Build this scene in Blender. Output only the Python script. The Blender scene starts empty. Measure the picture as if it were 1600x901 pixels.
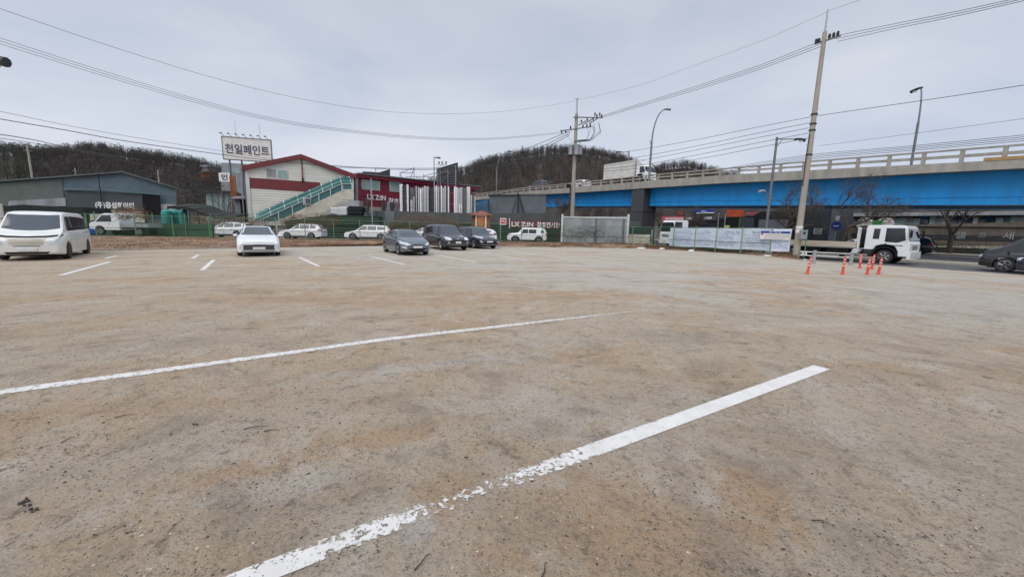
import bpy, math, random
from math import sin, cos, pi, radians as R, sqrt, atan2
from mathutils import Vector, Matrix, noise as mnoise
from mathutils.bvhtree import BVHTree
random.seed(7)
SC = bpy.context.scene
COL = SC.collection

# ------------------------------------------------------------------ camera
FPX, EYE = 620.0, 1.7
cam = bpy.data.cameras.new('camera'); cob = bpy.data.objects.new('camera', cam); COL.objects.link(cob)
cam.sensor_width = 36.0; cam.lens = FPX/1600*36; cam.clip_start = .05; cam.clip_end = 4000
CM = Matrix.Rotation(R(90-8.75), 3, 'X') @ Matrix.Rotation(.022, 3, 'Z')
cob.matrix_world = Matrix.Translation((0, 0, EYE)) @ CM.to_4x4()
SC.camera = cob

# ------------------------------------------------------------------ light
SUN_EL, SUN_ROT = R(50), R(205)
w = bpy.data.worlds.new('World'); SC.world = w; w.use_nodes = True
nt = w.node_tree; nt.nodes.clear()
def _n(t, **k):
    n = nt.nodes.new(t)
    for a, b in k.items(): setattr(n, a, b)
    return n
out = _n('ShaderNodeOutputWorld'); bg = _n('ShaderNodeBackground'); sky = _n('ShaderNodeTexSky')
sky.sky_type = 'NISHITA'; sky.sun_disc = False; sky.sun_elevation = SUN_EL; sky.sun_rotation = SUN_ROT
sky.dust_density = 4; sky.air_density = 1.2
tc = _n('ShaderNodeTexCoord'); mp = _n('ShaderNodeMapping'); mp.inputs['Scale'].default_value = (1, 1, 3.2)
nz = _n('ShaderNodeTexNoise'); nz.inputs['Scale'].default_value = 1.9; nz.inputs['Detail'].default_value = 7; nz.inputs['Roughness'].default_value = .52; nz.inputs['Distortion'].default_value = .5
cr = _n('ShaderNodeValToRGB')
cr.color_ramp.elements[0].position = .3; cr.color_ramp.elements[0].color = (4.65, 5.2, 6.4, 1)
cr.color_ramp.elements[1].position = .72; cr.color_ramp.elements[1].color = (6.4, 6.65, 7.35, 1)
sep = _n('ShaderNodeSeparateXYZ'); mr = _n('ShaderNodeMapRange')
mr.inputs[1].default_value = 0; mr.inputs[2].default_value = .45; mr.inputs[3].default_value = 1.15; mr.inputs[4].default_value = .92
mr2 = _n('ShaderNodeMapRange'); mr2.inputs[1].default_value = .48; mr2.inputs[2].default_value = .9; mr2.inputs[3].default_value = 1; mr2.inputs[4].default_value = 1.9   # an overcast sky is brightest overhead
mm = _n('ShaderNodeMath', operation='MULTIPLY')
vm = _n('ShaderNodeVectorMath', operation='SCALE')
mx = _n('ShaderNodeMix', data_type='RGBA'); mx.inputs[0].default_value = .9
L = nt.links.new
L(tc.outputs['Generated'], mp.inputs[0]); L(mp.outputs[0], nz.inputs[0]); L(nz.outputs[0], cr.inputs[0])
L(tc.outputs['Generated'], sep.inputs[0]); L(sep.outputs[2], mr.inputs[0])
L(sep.outputs[2], mr2.inputs[0]); L(mr.outputs[0], mm.inputs[0]); L(mr2.outputs[0], mm.inputs[1])
L(cr.outputs[0], vm.inputs[0]); L(mm.outputs[0], vm.inputs['Scale'])
L(sky.outputs[0], mx.inputs[6]); L(vm.outputs[0], mx.inputs[7]); L(mx.outputs[2], bg.inputs[0]); L(bg.outputs[0], out.inputs[0])
bg.inputs[1].default_value = .1
sl = bpy.data.lights.new('sun', 'SUN'); sl.energy = 1.5; sl.angle = R(55); sl.color = (1, .96, .9)
so = bpy.data.objects.new('sun', sl); COL.objects.link(so)
so.rotation_euler = (pi/2-SUN_EL, 0, pi-SUN_ROT)
SC.view_settings.view_transform = 'Standard'; SC.view_settings.look = 'None'
SC.view_settings.exposure = .2; SC.view_settings.gamma = 1
SC.cycles.max_bounces = 6; SC.cycles.transparent_max_bounces = 24

# ------------------------------------------------------------------ pixel helpers (photo pixels -> places in the world)
def ray(px, py):
    d = CM @ Vector(((px-800)/FPX, -(py-450.5)/FPX, -1)); return d
def at(px, py, Y):
    d = ray(px, py); k = Y/d.y; return Vector((d.x*k, Y, EYE+d.z*k))
def gnd(px, py, z=0):
    d = ray(px, py); k = (z-EYE)/d.z; return Vector((d.x*k, d.y*k, z))
def hx(px, Y):                       # ground point below a pixel column at depth Y
    py = 356+(px-800)*.022
    p = at(px, py, Y); return Vector((p.x, Y, 0))
DD = Vector((-.548, .837, 0)); NN = Vector((.837, .548, 0))   # along the road / across it
def PT(p, t, z=0): return NN*p+DD*t+Vector((0, 0, z))

# ------------------------------------------------------------------ materials
MATS = {}
def mat(name, col, col2=None, rough=.7, scale=4, metal=0, bump=0, bscale=40, coat=0, alpha=1, emit=0, spec=None, rib=None, stretch=(1, 1, 1), detail=5, edge=(.35, .65), trans=0):
    if name in MATS: return MATS[name]
    m = bpy.data.materials.new(name); m.use_nodes = True; nt = m.node_tree; N = nt.nodes; Lk = nt.links.new
    b = N['Principled BSDF']; b.inputs['Roughness'].default_value = rough; b.inputs['Metallic'].default_value = metal
    if coat: b.inputs['Coat Weight'].default_value = coat; b.inputs['Coat Roughness'].default_value = .05
    if spec is not None: b.inputs['Specular IOR Level'].default_value = spec
    if trans: b.inputs['Transmission Weight'].default_value = trans
    b.inputs['Alpha'].default_value = alpha
    tc = N.new('ShaderNodeTexCoord'); mp = N.new('ShaderNodeMapping'); mp.inputs['Scale'].default_value = stretch
    Lk(tc.outputs['Object'], mp.inputs[0])
    if col2 is None: col2 = tuple(c*.82 for c in col)
    n = N.new('ShaderNodeTexNoise'); n.inputs['Scale'].default_value = scale; n.inputs['Detail'].default_value = detail; n.inputs['Roughness'].default_value = .62
    Lk(mp.outputs[0], n.inputs[0])
    r = N.new('ShaderNodeValToRGB'); r.color_ramp.elements[0].position = edge[0]; r.color_ramp.elements[1].position = edge[1]
    r.color_ramp.elements[0].color = (*col, 1); r.color_ramp.elements[1].color = (*col2, 1)
    Lk(n.outputs[0], r.inputs[0]); Lk(r.outputs[0], b.inputs['Base Color'])
    h = None
    if bump:
        n2 = N.new('ShaderNodeTexNoise'); n2.inputs['Scale'].default_value = bscale; n2.inputs['Detail'].default_value = 4
        Lk(mp.outputs[0], n2.inputs[0]); bp = N.new('ShaderNodeBump'); bp.inputs['Strength'].default_value = bump; bp.inputs['Distance'].default_value = .02
        Lk(n2.outputs[0], bp.inputs['Height']); Lk(bp.outputs[0], b.inputs['Normal']); h = bp
    if rib:                                            # (axis, pitch m, depth m)
        wv = N.new('ShaderNodeTexWave'); wv.bands_direction = rib[0]; wv.inputs['Scale'].default_value = .314/rib[1]; wv.inputs['Distortion'].default_value = 0
        Lk(tc.outputs['Object'], wv.inputs[0]); bp = N.new('ShaderNodeBump'); bp.inputs['Strength'].default_value = 1; bp.inputs['Distance'].default_value = rib[2]
        Lk(wv.outputs['Fac'], bp.inputs['Height']); Lk(bp.outputs[0], b.inputs['Normal'])
        if h: Lk(h.outputs[0], bp.inputs['Normal'])
    if emit:
        Lk(r.outputs[0], b.inputs['Emission Color']); b.inputs['Emission Strength'].default_value = emit
    MATS[name] = m; return m

M = {}
def dm(k, *a, **kw): M[k] = mat(k, *a, **kw)
dm('asphalt', (.075, .075, .08), (.12, .118, .115), rough=.9, scale=2, bump=.3, bscale=90)
dm('concrete', (.38, .36, .32), (.22, .21, .185), rough=.85, scale=1.6, bump=.2, bscale=30, stretch=(1, 1, .35), edge=(.35, .75), detail=8)
dm('conc_pole', (.36, .33, .28), (.29, .265, .225), rough=.85, scale=3, bump=.15, bscale=30, stretch=(1, 1, .4))
dm('kerb', (.42, .38, .33), (.3, .26, .21), rough=.9, scale=5, bump=.3)
dm('galv', (.42, .44, .46), (.33, .35, .37), rough=.45, metal=.6, scale=6)
dm('grey_metal', (.2, .21, .22), (.15, .155, .165), rough=.5, metal=.4, scale=3)
dm('dark_metal', (.05, .055, .06), (.03, .032, .035), rough=.5, metal=.3)
dm('blue_steel', (.004, .32, .8), (.012, .2, .47), rough=.5, scale=1.1, bump=.05, stretch=(1, 1, .22), edge=(.42, .85), detail=8)
dm('black', (.01, .01, .012), (.018, .018, .02), rough=.7, spec=.15)
dm('rubber', (.018, .018, .019), (.03, .03, .03), rough=.85, bump=.1)
dm('glass_dark', (.012, .017, .022), (.02, .027, .034), rough=.06, spec=.8, scale=2)
dm('glass_ws', (.02, .032, .045), (.03, .045, .06), rough=.05, spec=.9, scale=2)
dm('white_paint_metal', (.66, .67, .67), (.5, .51, .51), rough=.5, scale=3)
dm('cream_siding', (.72, .7, .64), (.6, .58, .52), rough=.55, scale=1, rib=('Z', .3, .02), stretch=(.5, .5, 2))
dm('cream', (.62, .58, .48), (.5, .47, .38), rough=.7, scale=1.5, bump=.1)
dm('maroon', (.19, .03, .035), (.14, .022, .028), rough=.5, scale=1.5)
dm('crimson', (.24, .016, .04), (.17, .012, .03), rough=.5, scale=1.2, rib=('X', .25, .012))
dm('slate', (.1, .13, .135), (.075, .1, .105), rough=.6, scale=.6, rib=('X', .25, .012))
dm('slate_blue', (.115, .17, .2), (.085, .13, .155), rough=.6, scale=.6, rib=('X', .25, .012))
dm('slate_dark', (.062, .077, .088), (.05, .062, .07), rough=.6, scale=.6, rib=('X', .25, .01))
dm('olive_siding', (.13, .155, .14), (.1, .12, .11), rough=.6, scale=.6, rib=('X', .25, .012))
dm('grey_panel', (.085, .09, .088), (.065, .068, .066), rough=.7, scale=.8, rib=('X', .3, .015), stretch=(1, 1, .3))
dm('grey_wall', (.14, .16, .18), (.105, .12, .135), rough=.7, scale=.5, bump=.05)
dm('panel_pale', (.34, .36, .38), (.2, .215, .225), rough=.5, scale=.8, rib=('X', .15, .006), stretch=(1, 1, .35))
dm('teal_glass', (.05, .2, .19), (.03, .13, .125), rough=.15, spec=.6, scale=1, alpha=.86)
dm('teal_roof', (.03, .16, .14), (.02, .11, .1), rough=.2, spec=.6, scale=2)
dm('teal_tank', (.02, .25, .22), (.015, .18, .16), rough=.4, rib=('Z', .35, .04))
dm('window_pale', (.36, .48, .44), (.22, .32, .3), rough=.15, spec=.6, scale=.7)
dm('green_post', (.15, .3, .16), (.09, .2, .11), rough=.55, scale=8)
dm('green_wire', (.05, .13, .07), (.035, .09, .05), rough=.6)
dm('green_net', (.04, .1, .055), (.025, .06, .035), rough=.85, scale=1.2, bump=.4, bscale=8, stretch=(.25, 1, 3))
dm('dark_green_slat', (.028, .055, .036), (.018, .034, .024), rough=.8, scale=1, rib=('Z', .3, .06), stretch=(.3, 1, 2))
dm('black_net', (.01, .014, .014), (.02, .026, .024), rough=.9, bump=.5, bscale=5)
dm('terracotta', (.25, .075, .035), (.17, .05, .025), rough=.7, scale=5, rib=('Z', .12, .02))
dm('orange_wood', (.5, .19, .06), (.38, .13, .035), rough=.5, scale=4, stretch=(4, 4, .5))
dm('brown_wood', (.2, .07, .03), (.13, .045, .02), rough=.6, scale=3)
dm('alu_white', (.88, .88, .88), (.74, .75, .76), rough=.4, scale=2, stretch=(8, 1, .2))
dm('alu_silver', (.6, .61, .62), (.4, .41, .43), rough=.4, metal=.1, scale=2, stretch=(8, 1, .2))
dm('alu_grey', (.16, .17, .18), (.1, .105, .11), rough=.45, scale=2, stretch=(8, 1, .2))
dm('alu_black', (.03, .03, .033), (.05, .05, .055), rough=.45, scale=2, stretch=(8, 1, .2))
dm('orange_plastic', (.68, .055, .018), (.52, .04, .015), rough=.5, scale=10)
dm('reflect', (.72, .4, .34), (.6, .28, .23), rough=.4)
dm('bark', (.075, .06, .05), (.04, .033, .028), rough=.9, scale=12, bump=.4, stretch=(1, 1, .3))
dm('twig', (.09, .07, .058), (.05, .04, .034), rough=.9)
dm('sign_white', (.74, .73, .7), (.66, .65, .62), rough=.5, scale=1.5)
dm('navy_text', (.045, .07, .12), (.06, .085, .14), rough=.5)
dm('white_text', (.8, .8, .8), (.72, .72, .72), rough=.4)
dm('red_sign', (.5, .03, .04), (.42, .025, .035), rough=.45)
dm('pink_sign', (.5, .12, .14), (.4, .07, .09), rough=.5, scale=1)
dm('blue_sign', (.012, .05, .35), (.01, .035, .26), rough=.4)
dm('orange_sign', (.5, .1, .035), (.33, .05, .02), rough=.5, scale=.8)
dm('navy_wall', (.03, .042, .058), (.022, .03, .042), rough=.6, rib=('Z', .2, .02))
dm('brown_wall', (.16, .125, .1), (.1, .08, .062), rough=.8, scale=.8, rib=('X', .6, .02))
dm('dim_wall', (.09, .084, .082), (.05, .048, .047), rough=.8, scale=.6)
dm('white_wall', (.62, .61, .58), (.5, .49, .46), rough=.7, scale=1)
dm('wood_bed', (.52, .46, .38), (.36, .3, .24), rough=.8, scale=3, stretch=(.3, 1, 4))
dm('chrome', (.6, .6, .62), (.5, .5, .52), rough=.15, metal=1)
dm('lamp_glass', (.7, .74, .78), (.45, .48, .52), rough=.08, spec=1, scale=14)
dm('tail_red', (.3, .008, .01), (.2, .005, .008), rough=.15, spec=.8)
dm('plate', (.72, .73, .72), (.6, .61, .6), rough=.5)
dm('plate_green', (.6, .6, .25), (.5, .5, .2), rough=.5)
dm('rim', (.45, .46, .48), (.3, .31, .33), rough=.3, metal=.8)
dm('rim_dark', (.05, .05, .055), (.1, .1, .105), rough=.4, metal=.5)
dm('car_white', (.78, .8, .82), (.74, .76, .78), rough=.3, coat=.6, scale=1)
dm('car_van', (.72, .73, .7), (.66, .67, .64), rough=.35, coat=.5, scale=1)
dm('car_grey', (.14, .165, .2), (.12, .142, .175), rough=.32, metal=.6, coat=.8, scale=1)
dm('car_black', (.012, .014, .02), (.018, .02, .028), rough=.25, metal=.3, coat=1, scale=1)
dm('car_blue', (.045, .06, .085), (.036, .048, .07), rough=.3, metal=.6, coat=1, scale=1)
dm('car_plastic', (.03, .03, .032), (.045, .045, .047), rough=.6)
dm('foliage', (.035, .075, .025), (.055, .1, .04), rough=.8, scale=3)
dm('pine', (.02, .045, .018), (.04, .07, .03), rough=.85, scale=.3)
dm('dry', (.2, .125, .07), (.12, .07, .042), rough=.95, scale=1.5)
dm('dry2', (.26, .17, .1), (.15, .075, .045), rough=.95, scale=1.5)
dm('wood_far', (.052, .044, .04), (.085, .074, .068), rough=1, scale=.05)
dm('wood_far2', (.055, .042, .038), (.07, .05, .04), rough=1, scale=.05)
dm('litter_white', (.7, .7, .68), (.5, .5, .48), rough=.8, scale=8)
dm('stone_dark', (.05, .046, .04), (.08, .072, .06), rough=.95)
dm('stone_mid', (.27, .21, .16), (.2, .155, .12), rough=.95)
dm('stone_light', (.5, .44, .36), (.42, .36, .3), rough=.95)
dm('rust', (.3, .1, .035), (.2, .06, .025), rough=.85, scale=6)
dm('blue_barrel', (.01, .08, .4), (.01, .06, .3), rough=.4)
dm('yellow', (.5, .38, .05), (.4, .28, .04), rough=.5)
dm('ochre', (.42, .26, .1), (.3, .2, .1), rough=.8, scale=2)
dm('pier_clad', (.06, .062, .068), (.045, .047, .052), rough=.6, scale=1)
dm('faded_blue', (.03, .15, .32), (.05, .1, .17), rough=.7, scale=1.5, edge=(.4, .6))
dm('print_blue', (.25, .32, .55), (.36, .43, .62), rough=.6, scale=1)
dm('banner_cloth', (.68, .76, .9), (.74, .8, .9), rough=.6, scale=.5)
dm('lot_green', (.05, .3, .05), (.03, .2, .04), rough=.5)

# ------------------------------------------------------------------ mesh builder and things
class MB:
    def __init__(s): s.v = []; s.f = []; s.m = []; s.k = 0
    def add(s, vs, fs):
        o = len(s.v); s.v += [tuple(p) for p in vs]; s.f += [tuple(i+o for i in f) for f in fs]; s.m += [s.k]*len(fs); return s
    def box(s, x0, x1, y0, y1, z0, z1, bev=0):
        if x0 > x1: x0, x1 = x1, x0
        if y0 > y1: y0, y1 = y1, y0
        if z0 > z1: z0, z1 = z1, z0
        return s.add([(x0, y0, z0), (x1, y0, z0), (x1, y1, z0), (x0, y1, z0), (x0, y0, z1), (x1, y0, z1), (x1, y1, z1), (x0, y1, z1)],
                     [(3, 2, 1, 0), (4, 5, 6, 7), (0, 1, 5, 4), (1, 2, 6, 5), (2, 3, 7, 6), (3, 0, 4, 7)])
    def prism(s, poly, y0, y1, ax='y'):          # poly in (x,z), extruded along y; ax 'z': poly in (x,y) extruded in z; ax 'x': poly in (y,z)
        n = len(poly)
        a = sum(poly[i][0]*poly[(i+1) % n][1]-poly[(i+1) % n][0]*poly[i][1] for i in range(n))
        if a < 0: poly = poly[::-1]
        if ax == 'y': A = [(p[0], y0, p[1]) for p in poly]; B = [(p[0], y1, p[1]) for p in poly]
        elif ax == 'z': A = [(p[0], p[1], y1) for p in poly]; B = [(p[0], p[1], y0) for p in poly]
        else: A = [(y1, p[0], p[1]) for p in poly]; B = [(y0, p[0], p[1]) for p in poly]
        return s.add(A+B, [tuple(range(n)), tuple(range(2*n-1, n-1, -1))]+[(i, i+n, (i+1) % n+n, (i+1) % n) for i in range(n)])
    def tube(s, p0, p1, r0, r1=None, n=8, cap=True):
        p0 = Vector(p0); p1 = Vector(p1); r1 = r0 if r1 is None else r1; d = (p1-p0)
        if d.length < 1e-6: return s
        d.normalize(); a = d.orthogonal().normalized(); b = d.cross(a)
        A = [p0+(a*cos(2*pi*i/n)+b*sin(2*pi*i/n))*r0 for i in range(n)]; B = [p1+(a*cos(2*pi*i/n)+b*sin(2*pi*i/n))*r1 for i in range(n)]
        fs = [(i, (i+1) % n, (i+1) % n+n, i+n) for i in range(n)]
        if cap: fs += [tuple(range(n-1, -1, -1)), tuple(range(n, 2*n))]
        return s.add(A+B, fs)
    def path(s, pts, r, n=6, r1=None):
        pts = [Vector(p) for p in pts]; vs = []; m = len(pts); up = None
        for i, p in enumerate(pts):
            d = (pts[min(i+1, m-1)]-pts[max(i-1, 0)]).normalized()
            if up is None: up = d.orthogonal().normalized()
            up = (up-d*up.dot(d)).normalized(); b = d.cross(up); rr = r if r1 is None else r+(r1-r)*i/(m-1)
            vs += [p+(up*cos(2*pi*k/n)+b*sin(2*pi*k/n))*rr for k in range(n)]
        fs = [(i*n+k, i*n+(k+1) % n, (i+1)*n+(k+1) % n, (i+1)*n+k) for i in range(m-1) for k in range(n)]
        fs += [tuple(range(n-1, -1, -1)), tuple(range((m-1)*n, m*n))]
        return s.add(vs, fs)
    def lathe(s, prof, n=16, c=(0, 0, 0), ax='z'):     # prof [(r,h)]
        vs = []
        for r, h in prof:
            for k in range(n):
                a = 2*pi*k/n
                if ax == 'z': vs.append((c[0]+r*cos(a), c[1]+r*sin(a), c[2]+h))
                else: vs.append((c[0]+r*cos(a), c[1]+h, c[2]+r*sin(a)))
        m = len(prof)
        fs = [(i*n+k, i*n+(k+1) % n, (i+1)*n+(k+1) % n, (i+1)*n+k) for i in range(m-1) for k in range(n)]
        return s.add(vs, fs+[tuple(range(n-1, -1, -1)), tuple(range((m-1)*n, m*n))])
    def tri(s, a, b, c): return s.add([a, b, c], [(0, 1, 2)])
    def build(s, name, m, parent=None, smooth=0, loc=None, rz=0):
        me = bpy.data.meshes.new(name); me.from_pydata(s.v, [], s.f); me.update()
        for q in (m if isinstance(m, (list, tuple)) else [m]): me.materials.append(M[q] if isinstance(q, str) else q)
        if isinstance(m, (list, tuple)): me.polygons.foreach_set('material_index', s.m)
        if smooth:
            me.shade_smooth(); me.set_sharp_from_angle(angle=R(smooth))
        o = bpy.data.objects.new(name, me); COL.objects.link(o)
        if parent is not None: o.parent = parent
        if loc is not None: o.location = loc
        o.rotation_euler.z = rz
        return o
def tag(o, label, cat, group=None):
    o['label'] = label; o['category'] = cat
    if group: o['group'] = group
    return o
def thing(name, label, cat, loc=(0, 0, 0), rz=0, group=None):
    o = bpy.data.objects.new(name, None); COL.objects.link(o); o.location = loc; o.rotation_euler = (0, 0, rz)
    o.empty_display_size = .2
    return tag(o, label, cat, group)
def struct(o, kind='structure'): o['kind'] = kind; return o
def copy_tree(o, parent=None):
    c = o.copy(); COL.objects.link(c)
    if parent is not None: c.parent = parent
    for ch in list(o.children): copy_tree(ch, c)
    return c

class Wall:
    """A vertical plane through two ground points; traces photo pixels to (s, z) in its own frame."""
    def __init__(s, a, b):
        s.a = Vector((a[0], a[1], 0)); d = Vector((b[0]-a[0], b[1]-a[1], 0)); s.len = d.length; s.u = d.normalized()
        s.n = Vector((-s.u.y, s.u.x, 0)); s.rz = atan2(s.u.y, s.u.x)
    def px(s, x, y, off=0):
        d = ray(x, y); o = Vector((0, 0, EYE)); k = ((s.a+s.n*off)-o).dot(s.n)/d.dot(s.n); p = o+d*k
        return ((p-s.a).dot(s.u), p.z)
    def poly(s, pts, off=0): return [s.px(x, y, off) for x, y in pts]
    def thing(s, name, label, cat, group=None): return thing(name, label, cat, s.a, s.rz, group)
    def rect(s, mb, x0, y0, x1, y1, o0, o1):       # axis-aligned box from two px corners
        a = s.px(x0, y0, o0); b = s.px(x1, y1, o0); return mb.box(a[0], b[0], o0, o1, b[1], a[1])
def text_mesh(body, size, width=None, bold=.0, depth=.02):
    c = bpy.data.curves.new('letters', 'FONT'); c.body = body; c.size = size; c.extrude = depth; c.offset = bold; c.align_x = 'LEFT'
    o = bpy.data.objects.new('letters', c); COL.objects.link(o); bpy.context.view_layer.update()
    me = bpy.data.meshes.new_from_object(o.evaluated_get(bpy.context.evaluated_depsgraph_get()))
    bpy.data.objects.remove(o); bpy.data.curves.remove(c)
    xs = [v.co.x for v in me.vertices]; ys = [v.co.y for v in me.vertices]
    return me, min(xs), max(xs), min(ys), max(ys)
def letters(parent, body, s0, s1, z0, z1, y, m, bold=.0, name='lettering'):
    me, a, b, c, d = text_mesh(body, 1, bold=bold)
    for v in me.vertices:
        x, yy, zz = v.co
        v.co = (s0+(x-a)/(b-a)*(s1-s0), y-zz, z0+(yy-c)/(d-c)*(z1-z0))
    me.materials.clear(); me.materials.append(M[m]); me.name = name
    o = bpy.data.objects.new(name, me); COL.objects.link(o); o.parent = parent; return o
# ------------------------------------------------------------------ ground
def ground_mat():
    m = bpy.data.materials.new('gravel_lot'); m.use_nodes = True; nt = m.node_tree; N = nt.nodes; L = nt.links.new
    b = N['Principled BSDF']; b.inputs['Roughness'].default_value = .95; b.inputs['Specular IOR Level'].default_value = .15
    tc = N.new('ShaderNodeTexCoord')
    def mapping(rot, sc):
        mp = N.new('ShaderNodeMapping'); mp.inputs['Rotation'].default_value = (0, 0, rot); mp.inputs['Scale'].default_value = sc
        L(tc.outputs['Object'], mp.inputs[0]); return mp.outputs[0]
    def noise(v, s, d=6, r=.6, dist=0):
        n = N.new('ShaderNodeTexNoise'); n.inputs['Scale'].default_value = s; n.inputs['Detail'].default_value = d; n.inputs['Roughness'].default_value = r
        n.inputs['Distortion'].default_value = dist; L(v, n.inputs[0]); return n.outputs[0]
    def ramp(v, a, b_, lo=0, hi=1):
        r = N.new('ShaderNodeMapRange'); r.interpolation_type = 'SMOOTHSTEP'
        for i, x in enumerate((a, b_, lo, hi)): r.inputs[i+1].default_value = x
        L(v, r.inputs[0]); return r.outputs[0]
    def mix(f, a, b_):
        x = N.new('ShaderNodeMix'); x.data_type = 'RGBA'
        if isinstance(f, float): x.inputs[0].default_value = f
        else: L(f, x.inputs[0])
        for i, c in ((6, a), (7, b_)):
            if isinstance(c, tuple): x.inputs[i].default_value = (*c, 1)
            else: L(c, x.inputs[i])
        return x.outputs[2]
    def math_(op, a, b_):
        x = N.new('ShaderNodeMath'); x.operation = op
        for i, c in enumerate((a, b_)):
            if isinstance(c, (int, float)): x.inputs[i].default_value = c
            else: L(c, x.inputs[i])
        return x.outputs[0]
    iso = mapping(0, (1, 1, 1)); lane = mapping(R(-33), (1, .22, 1))
    def polar(cx, cy, kr, kt):          # coordinates that follow the turning circles of the cars
        s_ = N.new('ShaderNodeSeparateXYZ'); L(tc.outputs['Object'], s_.inputs[0])
        wob = N.new('ShaderNodeTexNoise'); wob.inputs['Scale'].default_value = .25; L(tc.outputs['Object'], wob.inputs[0])
        X = math_('SUBTRACT', s_.outputs[0], cx); Y = math_('SUBTRACT', s_.outputs[1], cy)
        rr = math_('SQRT', math_('ADD', math_('MULTIPLY', X, X), math_('MULTIPLY', Y, Y)), 0); rr = math_('ADD', rr, math_('MULTIPLY', wob.outputs[0], 2.5))
        th = math_('ARCTAN2', X, Y); c_ = N.new('ShaderNodeCombineXYZ'); L(math_('MULTIPLY', rr, kr), c_.inputs[0]); L(math_('MULTIPLY', th, kt), c_.inputs[1]); return c_.outputs[0]
    drive = polar(1.0, -3.5, 1.0, 6.5)
    tan, grey, warm, pale, dark = (.475, .395, .3), (.485, .445, .38), (.47, .335, .21), (.6, .55, .48), (.18, .15, .12)
    big = noise(iso, .09, 3, .5); mid = noise(drive, .55, 6, .62, .4); mid2 = noise(iso, 1.3, 7, .66, .3); st = noise(drive, 2.6, 6, .7, .2)
    # distance from the gate side: the lot is greyer towards the road and the bays
    sx = N.new('ShaderNodeSeparateXYZ'); L(tc.outputs['Object'], sx.inputs[0])
    far = ramp(math_('ADD', math_('MULTIPLY', sx.outputs[0], .6), sx.outputs[1]), 5, 17)
    far = math_('ADD', far, math_('MULTIPLY', math_('SUBTRACT', big, .5), 1.6))
    far = ramp(far, .3, .95)
    c = mix(far, tan, grey)
    c = mix(ramp(mid, .48, .66, 0, .85), c, warm)
    # orange sandy smears worn into the surface at real spots
    def blob(px, py, rx, ry, ang=0, hard=3.2, lo_=.3, hi_=1.2):
        g = gnd(px, py); mp = N.new('ShaderNodeMapping'); mp.vector_type = 'TEXTURE'
        mp.inputs['Location'].default_value = g; mp.inputs['Rotation'].default_value = (0, 0, ang); mp.inputs['Scale'].default_value = (rx, ry, 1)
        nn = noise(iso, 3.1, 9, .72); ad = N.new('ShaderNodeVectorMath'); ad.operation = 'LENGTH'
        L(tc.outputs['Object'], mp.inputs[0]); L(mp.outputs[0], ad.inputs[0])
        return ramp(math_('ADD', ad.outputs['Value'], math_('MULTIPLY', math_('SUBTRACT', nn, .5), hard)), lo_, hi_, 1, 0)
    for (px, py, rx, ry, a, k) in ((1185, 775, .3, .45, 0, .75), (850, 800, .75, .4, .3, .35), (700, 760, .25, .3, 0, .6), (180, 640, 1.6, .4, .35, .55), (560, 468, 6, 1.0, .05, .6), (880, 462, 3, .8, 0, .5), (450, 720, 1.6, .22, .5, .6), (1000, 860, .8, .3, .2, .5), (1000, 800, 1.0, .5, .1, .4), (600, 680, 1.2, .2, .4, .4)):
        c = mix(math_('MULTIPLY', blob(px, py, rx, ry, a), k), c, (.45, .29, .165))
    for (px, py, rx, ry, a, k) in ((640, 575, .55, .3, .3, .7), (800, 560, .6, .22, .3, .8), (900, 535, .7, .25, .2, .6), (430, 770, .5, .3, .3, .6), (860, 640, .7, .6, .3, .5), (1000, 690, .6, .3, .3, .4), (300, 690, .8, .3, .3, .35), (100, 800, .5, .3, .3, .3), (650, 830, .12, .1, .3, .9), (720, 563, .5, .12, .3, .8), (560, 583, .5, .1, .35, .7)):
        c = mix(math_('MULTIPLY', blob(px, py, rx, ry, a, 6.5, .55, .85), k*.75), c, (.5, .46, .42))
    for (px, py, rx, ry, a, k) in ((1060, 525, 1.2, .5, .1, .5), (820, 680, .35, .12, .4, .45), (450, 800, .25, .15, .3, .5), (1080, 620, .6, .3, .2, .3), (1350, 590, 1.2, .5, 0, .35), (250, 540, 1.4, .3, .3, .4), (1290, 690, .6, .5, .3, .3)):
        c = mix(math_('MULTIPLY', blob(px, py, rx, ry, a), k), c, (.33, .285, .24))
    c = mix(ramp(mid2, .55, .7, 0, .6), c, pale)
    c = mix(ramp(mid2, .45, .32, 0, .4), c, (.22, .18, .145))
    st2 = noise(drive, 5.5, 8, .8, .15); st3 = noise(drive, 1.3, 5, .65, .3)
    c = mix(ramp(st3, .52, .66, 0, .38), c, (.28, .225, .165)); c = mix(ramp(st3, .46, .34, 0, .4), c, pale)
    c = mix(ramp(st, .54, .66, 0, .5), c, (.28, .235, .185)); c = mix(math_('MULTIPLY', ramp(st2, .53, .64), ramp(mid, .4, .6, .35, .9)), c, (.17, .14, .11))
    c = mix(ramp(st2, .45, .34, 0, .4), c, (.52, .47, .41))
    c = mix(ramp(noise(lane, 1.1, 6, .7), .56, .75, 0, .35), c, (.22, .19, .165))
    # grit
    g1 = noise(iso, 52, 3, .8); g2 = noise(iso, 130, 2, .7); g3 = noise(iso, 15, 5, .75)
    g4 = noise(iso, 27, 4, .8)
    c = mix(ramp(g3, .53, .68, 0, .6), c, dark); c = mix(math_('MULTIPLY', ramp(g4, .55, .64), ramp(mid2, .4, .6, .3, .9)), c, (.15, .12, .095)); c = mix(ramp(g4, .42, .32, 0, .45), c, (.56, .5, .43))
    c = mix(ramp(g1, .55, .67, 0, .6), c, (.16, .135, .11))
    c = mix(ramp(g1, .44, .3, 0, .5), c, (.6, .54, .47))
    c = mix(ramp(g2, .55, .7, 0, .4), c, (.15, .13, .11))
    c = mix(ramp(g2, .42, .28, 0, .5), c, (.66, .6, .53))
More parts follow.
